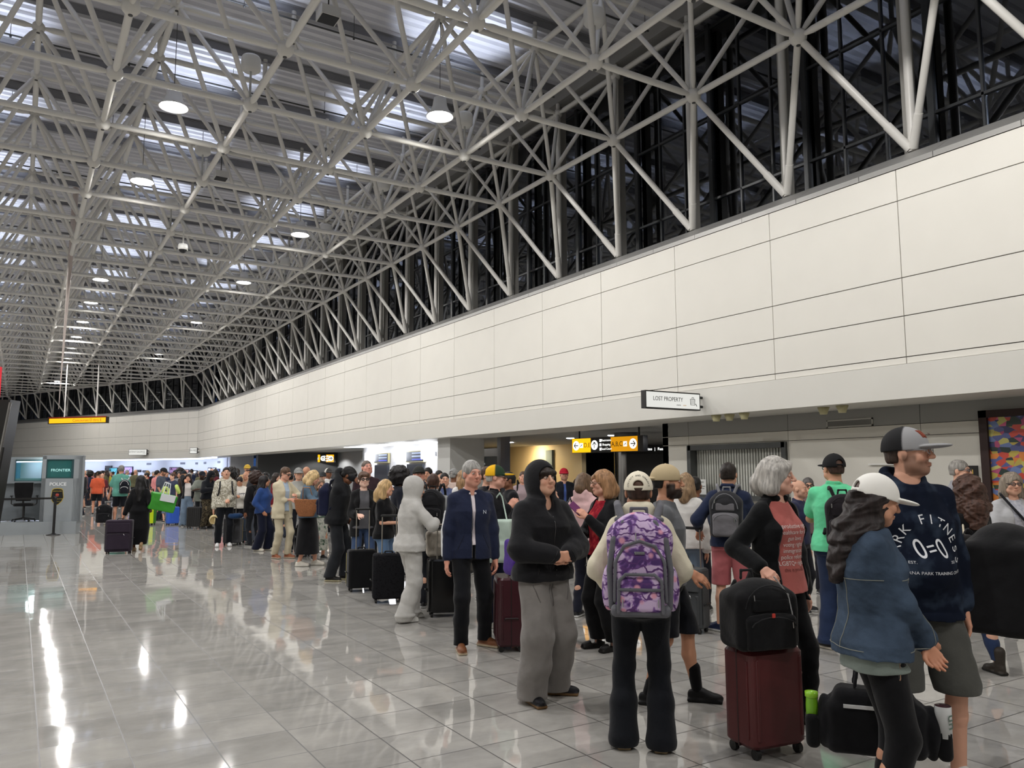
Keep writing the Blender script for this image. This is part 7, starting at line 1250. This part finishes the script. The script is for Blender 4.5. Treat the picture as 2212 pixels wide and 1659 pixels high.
t = thing('water_bottle', 'lime green water bottle in the left pocket of the black carry bag', 'bottle', (bt @ Vector((-.30, -.02, .13)))); MB().lathe([(.001, 0), (.030, 0), (.031, .08), (.028, .12)], seg=16).build('bottle_body', plast((120, 180, 40), .2), t); MB().lathe([(.028, .12), (.033, .125), (.033, .15), (.001, .155)], seg=16).build('lid', plast((146, 204, 50), .3), t)
t = thing('drink_can', 'white insulated drink tumbler in the right pocket of the black carry bag', 'tumbler', (bt @ Vector((.31, -.04, .12)))); MB().lathe([(.001, 0), (.036, 0), (.039, .14), (.038, .15)], seg=20).build('cup_body', plast((222, 224, 224), .4), t); MB().lathe([(.038, .15), (.03, .155), (.001, .158)], seg=20).build('lid', plast((60, 40, 44), .2), t); text('lettering', 'un', .075, frame((0, -.0395, .08), (0, 0, -1), (1, 0, 0)), plast((92, 112, 100)), t, .0006)
# ================================================================== FILL OF THE LINE: people seen only between others
fill = [(645, 16.5, 1011, 'f', (150, 150, 146), 'capgrey', 'person in a grey cap and dark jacket between the cream suit and the blonde woman'), (662, 18.5, 1008, 'm', (80, 60, 50), 'bald', 'balding man with a flushed scalp behind the blonde woman in the denim jacket'), (697, 19.5, 1020, 'm', (226, 226, 226), 'cap', 'older man in a dark cap and white T-shirt left of the bowing person'),
        (709, 21.5, 1012, 'm', (206, 206, 204), 'capw', 'person in a pale cap and white shirt beneath the small amber sign'), (628, 20., 1022, 'm', (50, 50, 56), 'short', 'dark haired person just right of the cream suit, mostly hidden'), (597, 22., 1022, 'f', (110, 30, 40), 'long', 'person with long dark hair hidden behind the cream suit'), (575, 24., 1020, 'm', (60, 66, 60), 'short', 'person in a dark green jacket between afro and cream suit'),
        (960, 13.5, 1021, 'm', (84, 94, 130), 'crop', 'person with cropped black hair in a lavender blue shirt left of the navy jacket'), (980, 15.5, 1013, 'm', (190, 170, 160), 'capgrey', 'man in a grey cap and pink beige shirt left of the navy jacket'), (925, 15.2, 1010, 'm', (40, 42, 52), 'short', 'two haired dark figure behind the light grey hoodie backpack'), (948, 17.2, 1016, 'm', (46, 48, 56), 'crop', 'dark haired person in a dark shirt behind the light grey hoodie'),
        (1002, 13.0, 1014, 'f', (220, 218, 216), 'longb', 'woman with light brown hair in a white top just left of the navy jacket'), (1052, 10.5, 1008, 'm', (30, 30, 34), 'brown', 'person with brown hair behind the yellow and green cap'), (1100, 11.5, 1020, 'm', (26, 26, 30), 'short', 'dark clothed person right of the yellow and green cap'), (534, 25, 1004, 'm', (180, 150, 110), 'captan', 'man in a mustard cap and tan jacket behind the white sweatshirt'),
        (500, 22, 1011, 'm', (20, 20, 22), 'afrob', 'person with tall black hair directly behind the camouflage hoodie'), (532, 22.8, 1019, 'm', (160, 140, 120), 'bald', 'bald man behind the white sweatshirt'), (1245, 23, 1035, 'f', (150, 130, 110), 'bob', 'distant woman by the warm lit wall, half height of the others'), (1500, 9.6, 1030, 'm', (60, 66, 80), 'short', 'person in slate clothes left of the navy sweater, by the hatch')]
hk = {'capgrey': (('crop', GRY), ('cap', (140, 140, 138), (120, 120, 118))), 'bald': (('bald', BROWN), None), 'cap': (('crop', GRY), ('cap', (50, 54, 56), (60, 60, 60))), 'capw': (('crop', BROWN), ('cap', (206, 204, 196), (60, 60, 60), 'trucker')), 'short': (('short', BLK), None), 'long': (('long', DBR, .15), None), 'crop': (('crop', BLK), None), 'longb': (('long', (150, 118, 84), .12), None), 'brown': (('short', BROWN), None), 'captan': (('crop', BROWN), ('cap', (190, 156, 60), (190, 156, 60))), 'afrob': (('afro', BLK), None), 'bob': (('bob', BROWN, .03), None)}
for k, (px_, dp_, ty, sx_, c, hh_, lab) in enumerate(fill):
    p_, H = D(px_, dp_, ty); hr, ht = hk[hh_]; person(lab.replace('two haired', 'short haired').replace(', half height of the others', ', small in the view'), p_, [10, 150, -20, 40, 170, 60, -70][k % 7], H=H-(.04 if hh_ in ('afrob',) else 0), sex=sx_, skin=[SK1, SK2, SK1, SK3, SK2][k % 5], hair=hr, hat=ht, top=dict(col=c, ease=.025, sleeve=.95 if k % 2 else .4), bottom=dict(col=[(30, 32, 40), (50, 56, 70), (60, 58, 54)][k % 3]), seed=80+k, group=None)
# ================================================================== FAR CROWD: copies of eight figures
rng = random.Random(11); protos = []
specs = [dict(sex='m', hair=('short', BLK), top=dict(col=(255, 255, 255), ease=.03, sleeve=.4)), dict(sex='f', hair=('long', DBR, .15), top=dict(col=(255, 255, 255), ease=.03, sleeve=.9)), dict(sex='m', hair=('crop', BROWN), hat=('cap', (30, 30, 34), (30, 30, 34)), top=dict(col=(255, 255, 255), ease=.04, sleeve=.95)), dict(sex='m', skin=SK3, hair=('crop', BLK), L='phone', top=dict(col=(255, 255, 255), ease=.03, sleeve=.95)),
         dict(sex='f', hair=('bob', (150, 120, 84), .02), top=dict(col=(255, 255, 255), ease=.03, sleeve=.3)), dict(sex='m', hair=('bald', BROWN), top=dict(col=(255, 255, 255), ease=.03, sleeve=.4)), dict(sex='f', skin=SK3, hair=('afro', BLK), top=dict(col=(255, 255, 255), ease=.03, sleeve=.6)), dict(sex='m', hair=('short', GRY), top=dict(col=(255, 255, 255), ease=.03, sleeve=.4), bottom=dict(kind='shorts', col=(60, 60, 66), z=.5, hem=.1, thigh=.1))]
cols = [('black', (24, 24, 27)), ('navy', (34, 42, 66)), ('grey', (110, 112, 116)), ('red', (160, 40, 44)), ('white', (212, 210, 206)), ('pink', (206, 130, 130)), ('olive', (90, 88, 66)), ('sky blue', (120, 150, 180)), ('yellow', (206, 190, 70)), ('maroon', (88, 36, 44)), ('teal', (60, 120, 120)), ('tan', (170, 146, 116))]
kinds = ['short haired man', 'long haired woman', 'man in a dark cap', 'man with cropped black hair', 'woman with a light brown bob', 'bald man', 'woman with an afro', 'grey haired man in shorts']
spots = []
for i in range(90):
    px_ = 172+rng.random()*370; dp_ = 29.5+rng.random()*20
    if px_ < 330: dp_ = 36+rng.random()*18
    if px_ > 440: dp_ = min(dp_, 30+rng.random()*9)
    if any(math.hypot((px_*dp_-a*b-1106*(dp_-b))/FPX, dp_-b) < .75 for a, b in spots): continue
    spots.append((px_, dp_))
spots += [(168, 33), (176, 38), (181, 30.5), (190, 41), (222, 34), (236, 38), (318, 33), (342, 35)]
spots.sort(); sp2 = []
for px_, dp_ in spots:
    q = atd(px_, 1015, dp_)[:2]
    if all(math.hypot(q[0]-a, q[1]-b) > .72 for a, b, c_, d_ in sp2): sp2.append((q[0], q[1], px_, dp_))
spots = [(c_, d_) for a, b, c_, d_ in sp2]
P0 = []
for k in range(8):
    d_ = dict(specs[k]); o = person('x', (2+k*.8, 40, 0), 0, H=1.72, dep=33, bottom=d_.pop('bottom', dict(col=(38, 40, 50))), seed=100+k, **d_); P0.append(o['root'])
used = [False]*8
def band(px_): return 'near the booth' if px_ < 250 else 'below the gallery sign' if px_ < 330 else 'at mid gallery' if px_ < 400 else 'near the wall bend' if px_ < 470 else 'near the recess'
seen = {}
for i, (px_, dp_) in enumerate(spots):
    k = rng.randrange(8); pr = P0[k]; nm, c = cols[rng.choice([0, 0, 0, 0, 1, 1, 1, 2, 2, 2, 3, 4, 5, 6, 7, 8, 9, 9, 10, 11])]; p = atd(px_, 1015, dp_); sc_h = rng.uniform(.93, 1.06)
    if not used[k]: r = pr; used[k] = True; kids = list(pr.children)
    else:
        r = pr.copy(); COL.objects.link(r); kids = []
        for ch in pr.children: q = ch.copy(); COL.objects.link(q); q.parent = r; kids.append(q)
    r.location = (p[0], p[1], 0); r.rotation_euler = (0, 0, rng.uniform(0, 6.28)); r.scale = (sc_h,)*3
    for ch in kids:
        if ch.name.startswith('top'): ch.material_slots[0].link = 'OBJECT'; ch.material_slots[0].material = fab(c)
    key = '%s, %s top, far crowd %s' % (kinds[k], nm, band(px_)); seen[key] = seen.get(key, 0)+1
    r['label'] = key+('' if seen[key] == 1 else ', farther right')
    r['category'] = 'person'; r['group'] = 'travellers packed at the far end of the queue'
for k in range(8):
    if not used[k]:
        for ch in list(P0[k].children): bpy.data.objects.remove(ch)
        bpy.data.objects.remove(P0[k])
